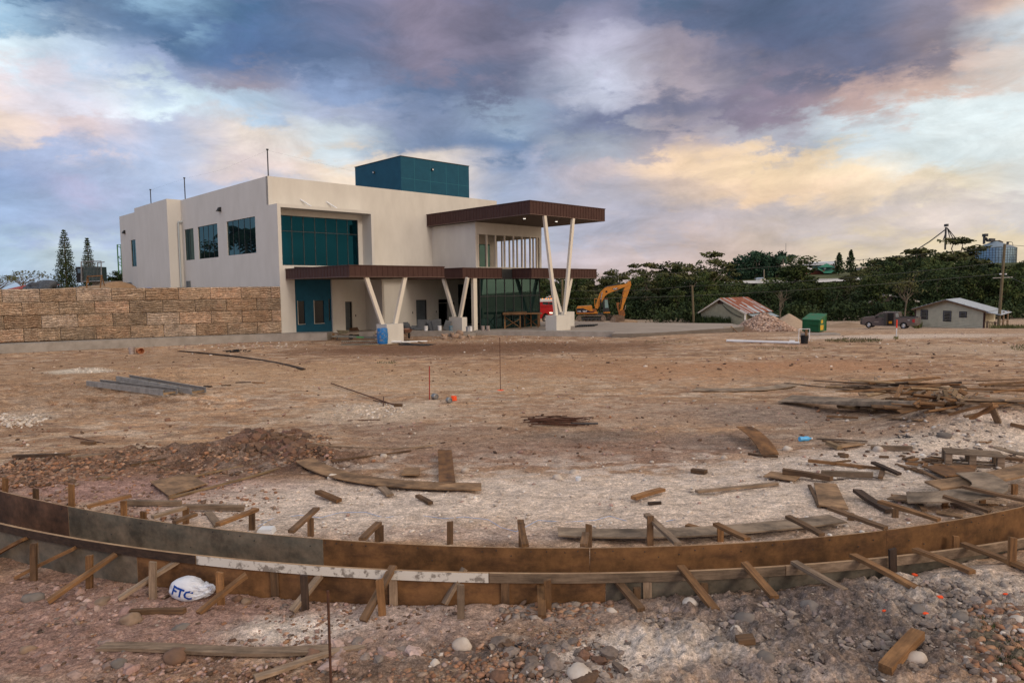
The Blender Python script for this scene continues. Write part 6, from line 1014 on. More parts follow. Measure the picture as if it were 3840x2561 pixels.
# ---- conifers on the left terrace, shrubs, reflected trees
def norfolk(u, vt, vb, D, wpx, lab):
    x = TP(u, 1050, D).x; z0 = hgt(u, vb, D)-.5; h = hgt(u, vt, D)-z0; R0 = wpx/2/F*D; t = thing('conifer', (x, D, z0), lab, 'tree'); MB().tube((0,0,0), (0,0,h*.98), .16, .02, n=8).build('trunk', BARK, t); arr = []; lim = MB(); n = 27
    for i in range(n):
        f = (i/(n-1))**1.12; z = h*(.05+.93*f); r = R0*(1-f)**.8+.12
        for j in range(7):
            a = 6.283*j/7+i*.7+rd.uniform(-.2,.2); rr = r*rd.uniform(.8, 1.12); up = .35 if f < .7 else .6; e = Vector((math.cos(a)*rr, math.sin(a)*rr, z+rr*up*.55)); lim.tube((0,0,z), e, .028, .01, n=4, cap=False); m_ = max(2, int(rr/.16))
            for k in range(m_):
                q = Vector((0,0,z)).lerp(e, .28+.74*(k+1)/m_); s_ = .10+.12*rr/R0; arr.append(cards(q, (s_*1.3, s_*1.3, s_*1.1), 7, .17, .4, .1))
    lim.build('branches', BARK, t); mesh_cards('crown', arr, LF[0], t); return t
norfolk(250, 862, 1085, 88, 78, 'taller tiered conifer on the left skyline'); norfolk(335, 893, 1085, 96, 54, 'shorter tiered conifer behind the wire gate')
def leafy(u, vt, D, w, k, lab, n=1, m=None, zb=3.4):
    x = TP(u, 1050, D).x; s = (hgt(u, vt, D)-zb)/9.9; t = copy_tree(PROT[k]); t.location = (x, D, zb); t.scale = (w, w, s); tag(t, lab, 'tree'); t.name = 'shrub'; return t
leafy(432, 1022, 84, .45, 1, 'dark shrub beside the green tower'); leafy(452, 1012, 92, .4, 0, 'dark shrub behind the green tower')
def feath(u, vt, D, w, lab):
    x = TP(u, 1050, D).x; z0 = 3.4; h = hgt(u, vt, D)-z0; t = thing('feathery_tree', (x, D, z0), lab, 'tree'); mb = MB(); arr = []; limb(mb, Vector((0,0,0)), Vector((0,0,h*.5)), .12, .08)
    for i in range(13):
        a = rd.uniform(0, 6.28); q = Vector((w*rd.uniform(-1,1), w*.5*math.sin(a), h*rd.uniform(.62, .98))); limb(mb, Vector((0,0,h*rd.uniform(.2,.5))), q, .05, .012, 5, .1); arr.append(cards(q, (.8,.8,.35), 34, .20, .3, .1))
    mb.build('branches', BARK, t); mesh_cards('crown', arr, LF[2], t)
feath(85, 1018, 78, 2.6, 'thin feathery acacia like tree on the left skyline'); feath(-10, 1038, 74, 2.6, 'feathery tree cut by the left edge')
def palm(p, h, L_, lab, nf=20, trunk=.16):
    t = thing('palm_tree', p, lab, 'palm'); MB().tube((0,0,-.3), (0,0,h), trunk, trunk*.7, n=10).build('trunk', BARKP, t); fr = []
    for i in range(nf):
        a = 6.283*i/nf*2.4+rd.uniform(-.2,.2); e = rd.uniform(-.2, 1.1); d = Vector((math.cos(a), math.sin(a), 0)); side = Vector((-d.y, d.x, 0)); prev = Vector((0,0,h)); m_ = 12
        for k in range(m_):
            s = (k+1)/m_; q = Vector((0,0,h))+d*L_*s*math.cos(e*.6)+Vector((0,0,L_*(math.sin(e)*s-.85*s*s*1.))); 
            for sg in (-1, 1):
                w = side*sg*L_*.26*math.sin(math.pi*min(1, .15+s*.85))**.7; fr.append(np.array([prev, q, q+w+Vector((0,0,-L_*.10)), prev.lerp(q,.3)+w*.9+Vector((0,0,-L_*.10))]))
            prev = q
    mesh_cards('fronds', [np.array(fr)], LF[3], t); return t
palm(Vector((-57.5, 67.5, 3.5)), 7.4, 4.4, 'coconut palm out on the left, mirrored in the side window', 22)
def mirrored(b_, dist, zt, k, w):
    p = W(0, b_, 7); d = (p-Vector((0,0,H))); d.z = 0; d.normalize(); n_ = -AX; r = d-2*d.dot(n_)*n_; q = p+r*dist; t = copy_tree(PROT[k]); t.location = (q.x, q.y, 3.2); t.scale = (w, w, (zt-3.2)/9.9); t.name = 'tree'; return t
tag(mirrored(12.2, 40, 10.2, 1, .9), 'round tree out on the left, mirrored in the middle side window', 'tree'); tag(mirrored(15.5, 46, 8.8, 3, .9), 'low tree out on the left, mirrored beside the round one', 'tree'); tag(mirrored(33, 50, 8.0, 0, 1.1), 'tree out on the far left, mirrored in the slit window', 'tree')
# bamboo clump and palms on the far hill
D = 230
for i, (u, v) in enumerate(((2790,965),(2830,950),(2870,948),(2905,955),(2770,985))):
    x = (u-1920)/F*D; z0 = TT(x, D); zt = H+ray(u, v).z/ray(u, v).y*D; t = thing('bamboo_clump', (x, D, z0), 'tall arching bamboo in the big dark clump on the hill', 'bamboo', 'bamboo on the hill'); arr = []; mb = MB(); hh = zt-z0
    for k in range(26):
        a = rd.uniform(0, 6.28); rr = rd.uniform(1.5, 4.5); top = Vector((rr*math.cos(a), rr*math.sin(a), hh*rd.uniform(.45, 1))); limb(mb, Vector((0,0,0)), top, .1, .03, 4, .1); arr.append(cards(top, (1.7,1.7,1.3), 46, .9, .3, .2)); arr.append(cards(top*.62, (1.8,1.8,1.6), 36, .9, .3, .2))
    mb.build('canes', BARK, t); mesh_cards('crown', arr, LF[3], t)
for u, v, lab in ((2935,958,'left one of the two royal palms on the hill'),(2963,952,'right one of the two royal palms on the hill')):
    D = 215; x = (u-1920)/F*D; z0 = TT(x, D); zt = H+ray(u, v).z/ray(u, v).y*D; palm(Vector((x, D, z0)), zt-z0-.6, 2.3, lab, 18, .22)
for u, v, lab in ((3143,950,'pointed conifer right of the white roof, left one'),(3187,938,'taller pointed conifer right of the white roof, right one')):
    D = 240; x = (u-1920)/F*D; z0 = TT(x, D); t = thing('conifer', (x, D, z0), lab, 'tree'); h = H+ray(u, v).z/ray(u, v).y*D-z0; MB().tube((0,0,0), (0,0,h), .2, .03, n=6).build('trunk', BARK, t); arr = []
    for k in range(16): f = k/15; arr.append(cards((0,0,h*(.25+.72*f)), ((1-f)**.7*rd.uniform(1.6,3.0)+.2, (1-f)**.7*rd.uniform(1.6,3.0)+.2, .45), 42, .8, .4, .2))
    mesh_cards('crown', arr, LF[0], t)
# ================================================================== MACHINES AND VEHICLES
def sideframe(u, v, kz, D=None):          # local frame facing the camera: x right, y away, z up; returns (origin, rotation, metres per zoom px)
    p = g_(u, v) if D is None else GS(u, v, TT((u-1920)/F*D, D)); return p, -math.atan2(p.x, p.y), p.length/F/kz
def mk(poly, x0, yb, k): return [((x-x0)*k, (yb-y)*k) for x, y in poly]
def excavator():
    u0, v0 = 2140+620/7.838, 1030+1368/7.838; D = 88.; x = (u0-1920)/F*D; z = H+ray(u0, v0).z/ray(u0, v0).y*D
    o = thing('excavator', (x, D, z), 'yellow tracked excavator parked with its bucket on the ground at the edge of the forecourt', 'excavator', rz=-math.atan2(x, D)); k = math.hypot(x, D)/F/7.838
    f = lambda poly: mk(poly, 620, 1368, k)
    for y, lab in ((-1.15, None), (1.0, None)):
        dx = 0 if y < 0 else 190
        X1, X2, Z1 = (185-620)*k, (1035-620)*k, 185*k; pr = []; r = Z1/2; n = 10
        for i in range(n+1): a = math.pi/2+math.pi*i/n; pr.append((X1+r+r*math.cos(a), r+r*math.sin(a)))
        for i in range(n+1): a = -math.pi/2+math.pi*i/n; pr.append((X2-r+r*math.cos(a), r+r*math.sin(a)))
        M = Matrix.Translation((dx*k, 0, 0)); ring = MB(); m_ = len(pr); inner = [((px-(X1+X2)/2)*.935+(X1+X2)/2, (pz-r)*.74+r) for px, pz in pr]
        vs = [M@Vector((px, yy, pz)) for yy in (y-.28, y+.28) for px, pz in pr]+[M@Vector((px, yy, pz)) for yy in (y-.28, y+.28) for px, pz in inner]; fs = []
        for i in range(m_): j = (i+1) % m_; fs += [(i, j, m_+j, m_+i), (2*m_+i, 3*m_+i, 3*m_+j, 2*m_+j), (i, 2*m_+i, 2*m_+j, j), (m_+i, m_+j, 3*m_+j, 3*m_+i)]
        ring.add(vs, fs); t = ring.build('track', MUDDY, o)
        g = MB(); L_t = 26
        for i in range(L_t): a = X1+r+(X2-X1-2*r)*i/(L_t-1); [g.box(a-.02, a+.02, y-.3, y+.3, zz, zz+.03, M) for zz in (Z1, -.02)]
        for xx in (X1+r, X2-r):
            for i in range(5): a = (math.pi/2 if xx < 0 else -math.pi/2)+math.pi*(i+.5)/5; c = Vector((xx+(r+.01)*math.cos(a), y, r+(r+.01)*math.sin(a))); g.bar(M@(c+Vector((0,-.3,0))), M@(c+Vector((0,.3,0))), .05, .04)
        g.build('shoe_ribs', MUDDY, t); mb = MB(); mb.box(X1+r, X2-r, y-.18, y+.2, r*.75, r*1.3, M); mb.build('track_frame', STEELD, t)
        for i in range(7): a = X1+r+(X2-X1-2*r)*i/6; MB().tube(M@Vector((a, y-.22, r*.5)), M@Vector((a, y+.22, r*.5)), r*.26, n=10).build('roller', STEELD, t)
        for xx in (X1+r, X2-r): MB().tube(M@Vector((xx, y-.24, r)), M@Vector((xx, y+.24, r)), r*.62, n=14).build('sprocket', MUDDY, t)
    MB().box((500-620)*k, (960-620)*k, -.6, .8, .75, 1.0).build('turntable', STEELD, o)
    b = MB().prism(f([(190,990),(215,930),(610,905),(640,930),(650,1060),(700,1085),(760,1080),(800,1110),(800,1138),(195,1140),(185,1120)]), -1.2, 1.2).build('house', YEL, o)
    MB().prism(f([(193,990),(380,980),(600,1068),(700,1078),(690,1100),(195,1112)]), -1.213, -1.202).build('side_stripe', mat('navy_stripe', (.015,.018,.03)), b); MB().prism(f([(195,1100),(690,1090),(690,1108),(195,1118)]), -1.216, -1.214).build('red_stripe', mat('stripe_red', (.12,.012,.015)), b)
    R = Matrix.Rotation(math.radians(90), 4, 'X'); text_mesh('CAT', .27, 'lettering', WHITE, b, Matrix.Translation(((432-620)*k, -1.222, (1368-1070)*k))@R, .002, .008); text_mesh('318BL', .19, 'lettering', WHITE, b, Matrix.Translation(((272-620)*k, -1.222, (1368-1072)*k))@R, .002, .004)
    MB().prism(f([(600,1000),(690,1010),(760,1020),(800,1110),(800,1138),(600,1138)]), -1.0, .2).build('boom_foot', YELR, o)
    mb = MB(); mb.path([Vector(((a-620)*k, -.9, (1368-c)*k)) for a, c in ((715,930),(712,722),(790,716))], .035, 6); mb.path([Vector(((a-620)*k, .9, (1368-c)*k)) for a, c in ((715,930),(712,722),(790,716))], .035, 6); mb.build('handrail', YEL, o)
    c = MB().prism(f([(950,1130),(968,735),(1095,730),(1145,1100),(1150,1130)]), .15, 1.15).build('cab', mat('cab_dark', (.03,.035,.045), rough=.4), o)
    MB().prism(f([(1003,748),(1085,745),(1130,1090),(1012,1092)]), .13, .145).build('window', mat('cab_glass', (.20,.33,.34), rough=.1, spec=.8), c); MB().prism(f([(1010,985),(1122,985),(1130,1090),(1012,1092)]), .12, .128).build('grille', STEELD, c); MB().prism(f([(960,722),(1100,716),(1100,732),(960,738)]), .1, 1.2).build('cab_roof', YELR, c); MB().prism(f([(970,1102),(1160,1100),(1160,1138),(970,1138)]), -.1, 1.2).build('platform', YEL, o)
    bm_ = MB().prism(f([(718,980),(735,900),(860,560),(905,490),(1000,410),(1080,372),(1530,310),(1620,285),(1690,215),(1735,250),(1720,330),(1600,375),(1330,478),(1100,568),(1010,640),(905,840),(800,1010)]), -.55, .0).build('boom', YEL, o)
    MB().prism(f([(1212,416),(1420,418),(1275,480)]), -.562, -.552).build('decal', mat('navy_stripe', (.015,.018,.03)), bm_); text_mesh('CAT', .25, 'lettering', WHITE, bm_, Matrix.Translation(((1306-620)*k, -.572, (1368-436)*k))@Matrix.Rotation(-.12, 4, 'Y')@R, .002, .006)
    MB().tube(((1053-620)*k, -.58, (1368-512)*k), ((1053-620)*k, .02, (1368-512)*k), .13, n=14).build('pivot_pin', BLACK, bm_)
    MB().prism(f([(1660,235),(1745,215),(1758,330),(1650,640),(1540,930),(1520,1040),(1430,1070),(1445,860),(1485,680),(1540,540),(1575,400),(1610,330)]), -.50, -.06).build('stick', YEL, o)
    V3 = lambda a, c, y=-.3: Vector(((a-620)*k, y, (1368-c)*k))
    for y in (-.72, .15): h = MB().tube(V3(870,1090,y), V3(895,740,y), .09, n=10).build('boom_cylinder', BLACK, o); MB().tube(V3(895,740,y), V3(935,530,y), .05, n=10).build('rod', CHROME, h)
    h = MB().tube(V3(1000,392), V3(1440,285), .09, n=10).build('stick_cylinder', STEELD, o); MB().tube(V3(1440,280), V3(1665,205), .045, n=10).build('rod', CHROME, h); h = MB().tube(V3(1510,640,-.62), V3(1545,440,-.62), .07, n=10).build('bucket_cylinder', YELR, o); MB().tube(V3(1450,1010,-.62), V3(1505,650,-.62), .05, n=8).build('rod', BLACK, h)
    MB().prism(f([(1335,828),(1425,830),(1400,900),(1405,1000),(1440,1120),(1395,1120),(1352,960)]), -.5, -.1).build('thumb', YELR, o); MB().prism(f([(1400,1060),(1560,1040),(1590,1190),(1560,1240),(1440,1230),(1400,1170)]), -.45, -.1).build('linkage', YELR, o); MB().tube(V3(1580,1040), V3(1608,905), .045, n=8).build('hydraulic_rod', CHROME, o)
    bk = MB().prism(f([(1140,1368),(1160,1385),(1310,1400),(1550,1372),(1575,1330),(1560,1225),(1440,1190),(1240,1198)]), -.85, .3).build('bucket', mat('bucket_steel', (.20,.13,.09), (.10,.065,.045), scale=4, rough=.7), o)
    MB().prism(f([(1240,1198),(1315,1290),(1300,1395),(1160,1385),(1140,1368)]), -.87, -.852).build('bucket_side', MUDDY, bk); me = rockmesh('earth', 1.3, 5, TSO, 3, .2, (1.2,.8,.28)); e = bpy.data.objects.new('earth_pile', me); COL.objects.link(e); e.location = Vector((x+4.3, D-.4, z-.15)); tag(e, 'small heap of loose earth beside the excavator bucket', 'earth pile')
excavator()
def wheel(o, c, r, w, rim, n=22, m=BLACK, tyre_name='wheel'):
    M = Matrix.Translation(c)@Matrix.Rotation(math.radians(90), 4, 'X'); t = MB().lathe([(r*.62,-w/2),(r*.9,-w/2),(r,-w/2+.04),(r,w/2-.04),(r*.9,w/2),(r*.62,w/2)], n=n, M=M).build(tyre_name, m, o, smooth=True)
    rm = MB().lathe([(0,w/2-.1),(r*.25,w/2-.08),(r*.3,w/2-.02),(r*.55,w/2-.06),(r*.62,w/2+.001),(r*.62,-w/2)], n=n, M=M).build('rim', rim, t, smooth=True); hb = MB()
    for i in range(8 if r > .45 else 6): a = 6.283*i/(8 if r > .45 else 6); hb.tube(M@Vector((r*.44*math.cos(a), r*.44*math.sin(a), w/2-.09)), M@Vector((r*.44*math.cos(a), r*.44*math.sin(a), w/2-.035)), r*.08, n=8)
    hb.build('rim_holes', BLACK, rm); return t
def pickup():
    D = 66.; u0, v0 = 3200+1000/7.837, 1130+815/7.837; x = (u0-1920)/F*D; z = TT(x, D); p = GS(u0, v0, z); D = p.y; x = p.x
    o = thing('pickup_truck', p, 'dusty brown grey pickup with its rear door open beside the siding house', 'pickup truck', rz=-math.atan2(x, D)-.16); k = D/F/7.837; ph = -o.rotation_euler.z; o.scale.x = 1/(math.cos(ph)+x/D*math.sin(ph)); f = lambda poly: mk(poly, 1000, 812, k); BOD = mat('truck_paint', (.12,.088,.078), (.085,.068,.063), scale=3, rough=.3, spec=.6); DK = mat('lower_paint', (.04,.038,.038), rough=.4)
    arch = lambda cx, r: [(cx+r*math.cos(a), 720-r*math.sin(a)) for a in np.linspace(0, math.pi, 9)]
    prof = [(1840,700),(1590,705)]+arch(1465,120)+[(1340,720),(570,725)]+arch(440,115)+[(190,690),(185,600),(190,500),(240,480),(560,445),(600,470),(1240,475),(1340,470),(1780,465),(1880,455),(1870,640),(1850,690)]
    b = MB().prism(f(prof), -.0, 1.85).build('body', BOD, o); MB().prism(f([(560,455),(750,335),(830,312),(1300,310),(1340,440),(1330,474),(1235,474),(600,470)]), .1, 1.75).build('cab', BOD, o)
    g = MB().prism(f([(650,480),(770,375),(905,365),(905,490),(700,495)]), .085, .098).build('side_window', GLC, o); MB().prism(f([(1222,345),(1300,335),(1322,455),(1232,462)]), .085, .098).build('rear_quarter_window', mat('pale_glass', (.30,.31,.28), rough=.2), o)
    MB().prism(f([(1010,345),(1165,345),(1185,700),(1000,700)]), -.012, .098).build('door_opening', BLACK, o); d = MB().prism(f([(930,345),(1000,350),(1000,700),(930,690)]), -.75, -.03).build('rear_door', DK, o); d['label'] = 'rear door standing open'; MB().prism(f([(1035,580),(1130,580),(1130,650),(1035,650)]), -.03, -.016).build('door_card', mat('amber_card', (.55,.25,.02)), o)
    MB().prism(f([(1360,455),(1800,452),(1800,470),(1360,472)]), .05, 1.8).build('bed_rail', BLACK, o); MB().prism(f([(1705,530),(1785,510),(1785,610),(1720,600)]), -.015, -.002).build('tail_light', RED, o); MB().prism(f([(1790,480),(1880,470),(1872,640),(1785,635)]), -.02, -.005).build('tailgate_edge', mat('tan_panel', (.22,.18,.14)), o); MB().prism(f([(1600,650),(1860,640),(1855,700),(1610,712)]), -.02, -.003).build('rear_bumper', mat('bumper', (.14,.11,.08)), o)
    MB().prism(f([(185,510),(245,505),(260,560),(200,575)]), -.01, -.002).build('headlight', GLC, o); MB().prism(f([(170,600),(230,590),(235,680),(185,690)]), -.02, .5).build('front_bumper', DK, o); MB().prism(f([(600,598),(735,596),(735,608),(600,610)]), -.02, -.003).build('badge_strip', CHROME, o); MB().prism(f([(640,470),(665,440),(700,450),(690,490),(650,495)]), -.2, -.01).build('side_mirror', BLACK, o); MB().prism(f([(830,520),(890,522),(888,540),(835,538)]), -.02, -.003).build('door_handle', BLACK, o)
    text_mesh('4x4', .13, 'lettering', WHITE, o, Matrix.Translation(((1610-1000)*k, -.006, (812-540)*k))@Matrix.Rotation(math.radians(90), 4, 'X'), .002, .002)
    for cx in (440, 1465):
        for y in (.12, 1.72): wheel(o, Vector(((cx-1000)*k, y, .34 if cx > 1000 else .36)), 100*k, .24, CHROME)
    # driver
    me = bpy.data.meshes.new('person'); V = [Vector(v) for v in ((0,0,0),(0,0,.28),(0,0,.42),(0,0,.50),(.02,0,.62),(0,-.19,.40),(-.10,-.24,.20),(-.27,-.22,.16),(-.33,-.2,.18),(0,.19,.40),(-.12,.22,.2),(-.3,.15,.2))]; E_ = [(0,1),(1,2),(2,3),(3,4),(2,5),(5,6),(6,7),(7,8),(2,9),(9,10),(10,11)]; me.from_pydata(V, E_, []); pr = bpy.data.objects.new('person', me); COL.objects.link(pr)
    md = pr.modifiers.new('s', 'SKIN'); rr = [.17,.16,.13,.06,.115,.07,.05,.04,.045,.07,.05,.04]
    for i, q in enumerate(rr): me.skin_vertices[0].data[i].radius = (q, q*.9 if i != 0 else q)
    me.skin_vertices[0].data[0].use_root = True; pr.modifiers.new('d', 'SUBSURF').levels = 2; pr.modifiers['d'].render_levels = 2; me.materials.append(mat('skin', (.30,.16,.10))); bpy.context.view_layer.update(); pr.location = o.matrix_basis@Vector(((860-1000)*k, .34, (812-505)*k-.28)); pr.rotation_euler = o.rotation_euler; tag(pr, 'driver seen in the pickup window with one arm bent on the sill', 'person')
    sh = MB().lathe([(.16,.02),(.185,.15),(.18,.33),(.13,.44),(.08,.46)], n=14).build('shirt', mat('shirt_red', (.28,.05,.05)), pr); hr = MB().lathe([(.125,.60),(.13,.68),(.09,.75),(0,.77)], n=12).build('hair', BLACK, pr)
pickup()
def truck():
    D = 74.; k = D/F/4.702; u0, v0 = 1900+700/4.702, 1000+995/4.702; x = (u0-1920)/F*D; z = H+ray(u0, v0).z/ray(u0, v0).y*D; o = thing('tanker_truck', (x, D, z), 'red and white tank truck with lit amber roof lamps behind the glass corner', 'truck', rz=-.05)
    f = lambda poly: mk(poly, 700, 995, k)
    MB().prism(f([(470,640),(625,640),(820,690),(840,720),(835,870),(750,870),(735,840),(690,815),(650,840),(625,920),(470,920)]), .2, 2.5).build('hood', RED, o); MB().prism(f([(480,612),(830,612),(840,700),(480,700)]), .1, 2.45).build('cab', RED, o); MB().prism(f([(470,570),(800,570),(835,618),(470,622)]), .05, 2.5).build('roof', WHITE, o)
    MB().prism(f([(640,625),(742,630),(748,675),(645,670)]), .085, .098).build('windshield_pane', GLC, o); MB().prism(f([(755,632),(825,636),(830,675),(758,675)]), .085, .098).build('windshield_pane', GLC, o); MB().prism(f([(825,700),(980,712),(982,860),(830,860)]), .35, 2.3).build('grille', CHROME, o); MB().prism(f([(750,880),(960,870),(960,960),(770,935)]), .1, 2.5).build('bumper', MUDDY, o); MB().prism(f([(760,805),(815,808),(815,830),(765,828)]), .18, .195).build('headlight', mat('headlight_lamp', (1,.85,.6), emit=1.5), o)
    for a in (640, 700, 745, 790, 805): MB().tube(((a-700)*k, .3, (995-572)*k), ((a-700)*k, .3, (995-562)*k), .06, n=8).build('marker_lamp', AMBER, o)
    MB().tube(((760-700)*k, .8, (995-545)*k), ((775-700)*k, .8, (995-515)*k), .12, .18, n=10).build('horn', CHROME, o); MB().tube(((700-700)*k, .8, (995-550)*k), ((745-700)*k, .8, (995-540)*k), .05, n=8).build('horn', CHROME, o)
    wheel(o, Vector((0, .25, 75*k)), 72*k, .32, CHROME); wheel(o, Vector(((-560)*k, .3, 75*k)), 72*k, .5, CHROME); wheel(o, Vector(((-420)*k, .3, 75*k)), 72*k, .5, CHROME)
    t = MB().tube(((0-760)*k, 1.3, (995-700)*k), ((560-700)*k, 1.3, (995-700)*k), 1.02, n=26).build('tank', mat('tank_white', (.55,.60,.66), rough=.35), o, smooth=True); MB().box((0-760)*k, (560-700)*k, .5, 2.1, (995-850)*k, (995-835)*k).build('chassis', STEELD, o)
    MB().path([Vector(((a-700)*k, .9, (995-c)*k)) for a, c in ((180,590),(190,560),(215,552),(240,562))], .05, 7).build('exhaust_pipe', CHROME, o)
truck()
# ================================================================== SHEDS, HOUSES, BIN
Z4 = lambda x, y: (2550+x/3.136, 800+y/3.136); Z5 = lambda x, y: (3140+x/3.136, 800+y/3.136)
def house(p0, p1, zt0, roof, *a): pass
def lap(mb, a, b, z0, z1, n, nrm, proj=.06, hole=()):
    """lapped boards between ground points a and b"""
    h = (z1-z0)/n
    for i in range(n): 
        z = z0+i*h; A1 = a+nrm*proj; B1 = b+nrm*proj; mb.add([Vector((A1.x,A1.y,z)), Vector((B1.x,B1.y,z)), Vector((b.x,b.y,z+h)), Vector((a.x,a.y,z+h)), Vector((a.x,a.y,z)), Vector((b.x,b.y,z))], [(0,1,2,3), (4,5,1,0)])
SID = mat('siding_cream', (.58,.53,.40), (.48,.44,.33), scale=2, rough=.7); SIDG = mat('siding_green_grey', (.40,.385,.28), (.32,.31,.23), scale=2, rough=.75)
def gable(base_l, base_r, dep, zw, zr, rx, name, lab, side, roofm, over=.5, nb=12, rot_d=None, trim=CREAMC, mats=None):
    """gabled box house; front wall from base_l to base_r; dep = depth vector; zw eave height, zr ridge height, rx ridge position 0..1"""
    o = thing(name, base_l, lab, 'house' if 'house' in lab else 'shed'); org = Vector(base_l); a = base_l.copy(); b = base_r.copy(); zb = min(a.z, b.z); a.z = b.z = 0; e = (b-a).normalized(); nn = Vector((e.y, -e.x, 0)); rp = a.lerp(b, rx)
    mb = MB(); lap(mb, a, b, zb, zw, nb, nn)
    hg = (zr-zw); m_ = max(3, int(hg/((zw-zb)/nb)))
    for i in range(m_):
        f0 = i/m_; f1 = (i+1)/m_; lap(mb, a.lerp(rp, f0), b.lerp(rp, f0), zw+hg*f0, zw+hg*f1, 1, nn)
    c, d = a+dep, b+dep; lap(mb, b, d, zb, zw, nb, Vector((dep.y, -dep.x, 0)).normalized()); lap(mb, c, a, zb, zw, nb, -Vector((dep.y, -dep.x, 0)).normalized())
    iv = (dep.normalized()*.03+e*.0); mb.add([Vector((q.x, q.y, zz)) for q in (a+iv+e*.03, b+iv-e*.03, d-iv-e*.03, c-iv+e*.03) for zz in (zb-.3, zw-.02)], [(0,2,3,1),(2,4,5,3),(4,6,7,5),(6,0,1,7)]); mb.build('wall', side, o, o=org)
    ov = -dep.normalized()*over; rf = MB(); th = .05
    for s, q in ((-1, a), (1, b)):
        sl = (zr-zw)/((q-rp).length); ex = (q-rp).normalized()*over*.9; p1 = q+ex; z1 = zw-sl*over*.9+.05; A_1 = [Vector((rp.x, rp.y, zr+.05))+ov, Vector((p1.x, p1.y, z1))+ov, Vector((p1.x, p1.y, z1))+dep-ov, Vector((rp.x, rp.y, zr+.05))+dep-ov]
        ns = 20 if mats else 1
        for i in range(ns):
            t0, t1 = i/ns, (i+1)/ns; dz = Vector((0,0,.012*(i % 2))); Q = [A_1[0].lerp(A_1[3], t0)+dz, A_1[1].lerp(A_1[2], t0)+dz, A_1[1].lerp(A_1[2], t1)+dz, A_1[0].lerp(A_1[3], t1)+dz]
            for (g0, g1) in ((0, rd.uniform(.25, .8)), (0, 1)):
                if mats:
                    if g0 == 0 and g1 == 1: g0 = gl
                    else: gl = g1
                elif g1 != 1: continue
                rf.mi = rd.choice((0, 0, 1)) if mats else 0; q4 = [Q[0].lerp(Q[1], g0), Q[0].lerp(Q[1], g1), Q[3].lerp(Q[2], g1), Q[3].lerp(Q[2], g0)]; rf.add(q4+[v+Vector((0,0,th)) for v in q4], [(3,2,1,0),(4,5,6,7),(0,1,5,4),(1,2,6,5),(2,3,7,6),(3,0,4,7)])
    r = rf.build('roof', roofm, o, o=org, mats=mats); fb = MB()
    for q in (a, b): 
        ex = (q-rp).normalized()*over*.9; sl = (zr-zw)/((q-rp).length); fb.bar(Vector((rp.x, rp.y, zr-.02))+ov*1.02, Vector(((q+ex).x, (q+ex).y, zw-sl*over*.9-.02))+ov*1.02, .03, .16)
    fb.build('barge_board', trim, r, o=org-org); r.children[0].location = (0,0,0)
    for ch in r.children: ch.data.transform(Matrix.Translation(-org))
    return o, a, b, e, nn, zb, org
RUSTR = mat('rusty_roof', (.42,.43,.44), (.22,.06,.03), scale=1.6, rough=.6, stretch=(1,1,1), c3=(.30,.13,.08), lo=.42, hi=.56)
# shed with rusty roof
def shed():
    a = g_(*Z4(247,1290)); b = g_(*Z4(765,1315)); dv = Vector((.30, 1, 0)).normalized()*6.5; hz = lambda q, y: H+ray(*y).z*math.hypot(q.x, q.y)/math.hypot(*ray(*y)[:2])
    zw = hz(a, Z4(247,1155)); zr = hz(a.lerp(b, .46), Z4(483,1005)); o, A1, B1, e, nn, zb, org = gable(a, b, Vector((4.8, 5.2, 0)), zw, zr, .46, 'shed', 'green grey siding shed with a rust streaked metal roof behind the gravel heap', SIDG, RUSTR, .35, 14, mats=[mat('rust_sheet', (.20,.055,.028), (.34,.17,.11), scale=2.5, rough=.75, c3=(.24,.075,.04)), mat('zinc_sheet', (.42,.45,.48), (.28,.14,.10), scale=1.6, rough=.5, lo=.45, hi=.7)])
    rf = [c for c in o.children if c.name.startswith('roof')][0]
    c = A1.lerp(B1, .46)+nn*.04; v = MB(); v.box(-.42, .42, -.03, .0, zr-.62, zr-.14, Matrix.Translation(c)@Matrix.Rotation(math.atan2(e.y, e.x), 4, 'Z')); g = v.build('vent', STEELD, o, o=org); v = MB(); [v.box(-.4, .4, -.06, -.03, zr-.58+i*.07, zr-.545+i*.07, Matrix.Translation(c)@Matrix.Rotation(math.atan2(e.y, e.x), 4, 'Z')) for i in range(6)]; v.build('louvre', RUST, g, o=org)
    mb = MB(); 
    for s in (.2, .34): mb.path([c+e*(.3)+nn*.06+Vector((0,0,zr-.7))]+[c+e*(.3+3.0*t)+nn*.06+Vector((0,0,zr-.7-(zr-.7-zw+.55)*t-s*3*t*(1-t)*1.2)) for t in (.2,.4,.6,.8,1.)], .02, 5)
    mb.build('cable', BLACK, o, o=org)
    d = Vector((4.8, 5.2, 0)); q = B1+e*.02; aw = MB(); p0 = q+d*.05; p1 = q+d*.98; o_ = Vector((d.y, -d.x, 0)).normalized(); aw.add([Vector((p0.x,p0.y,zw-.15)), Vector((p1.x,p1.y,zw-.15)), Vector(((p1+o_*1.2).x,(p1+o_*1.2).y,zw-.65)), Vector(((p0+o_*1.2).x,(p0+o_*1.2).y,zw-.65))], [(0,1,2,3)]); aw.add([Vector(v)+Vector((0,0,.03)) for v in aw.v[:4]], [(3,2,1,0)]); aw.build('awning', mat('awning_grey', (.30,.36,.40), rough=.5), o, o=org)
    MB().box(-.07,.07,-.05,.07,zb,zw,Matrix.Translation(B1+nn*.03)).build('corner_board', WHITE, o, o=org)
shed()
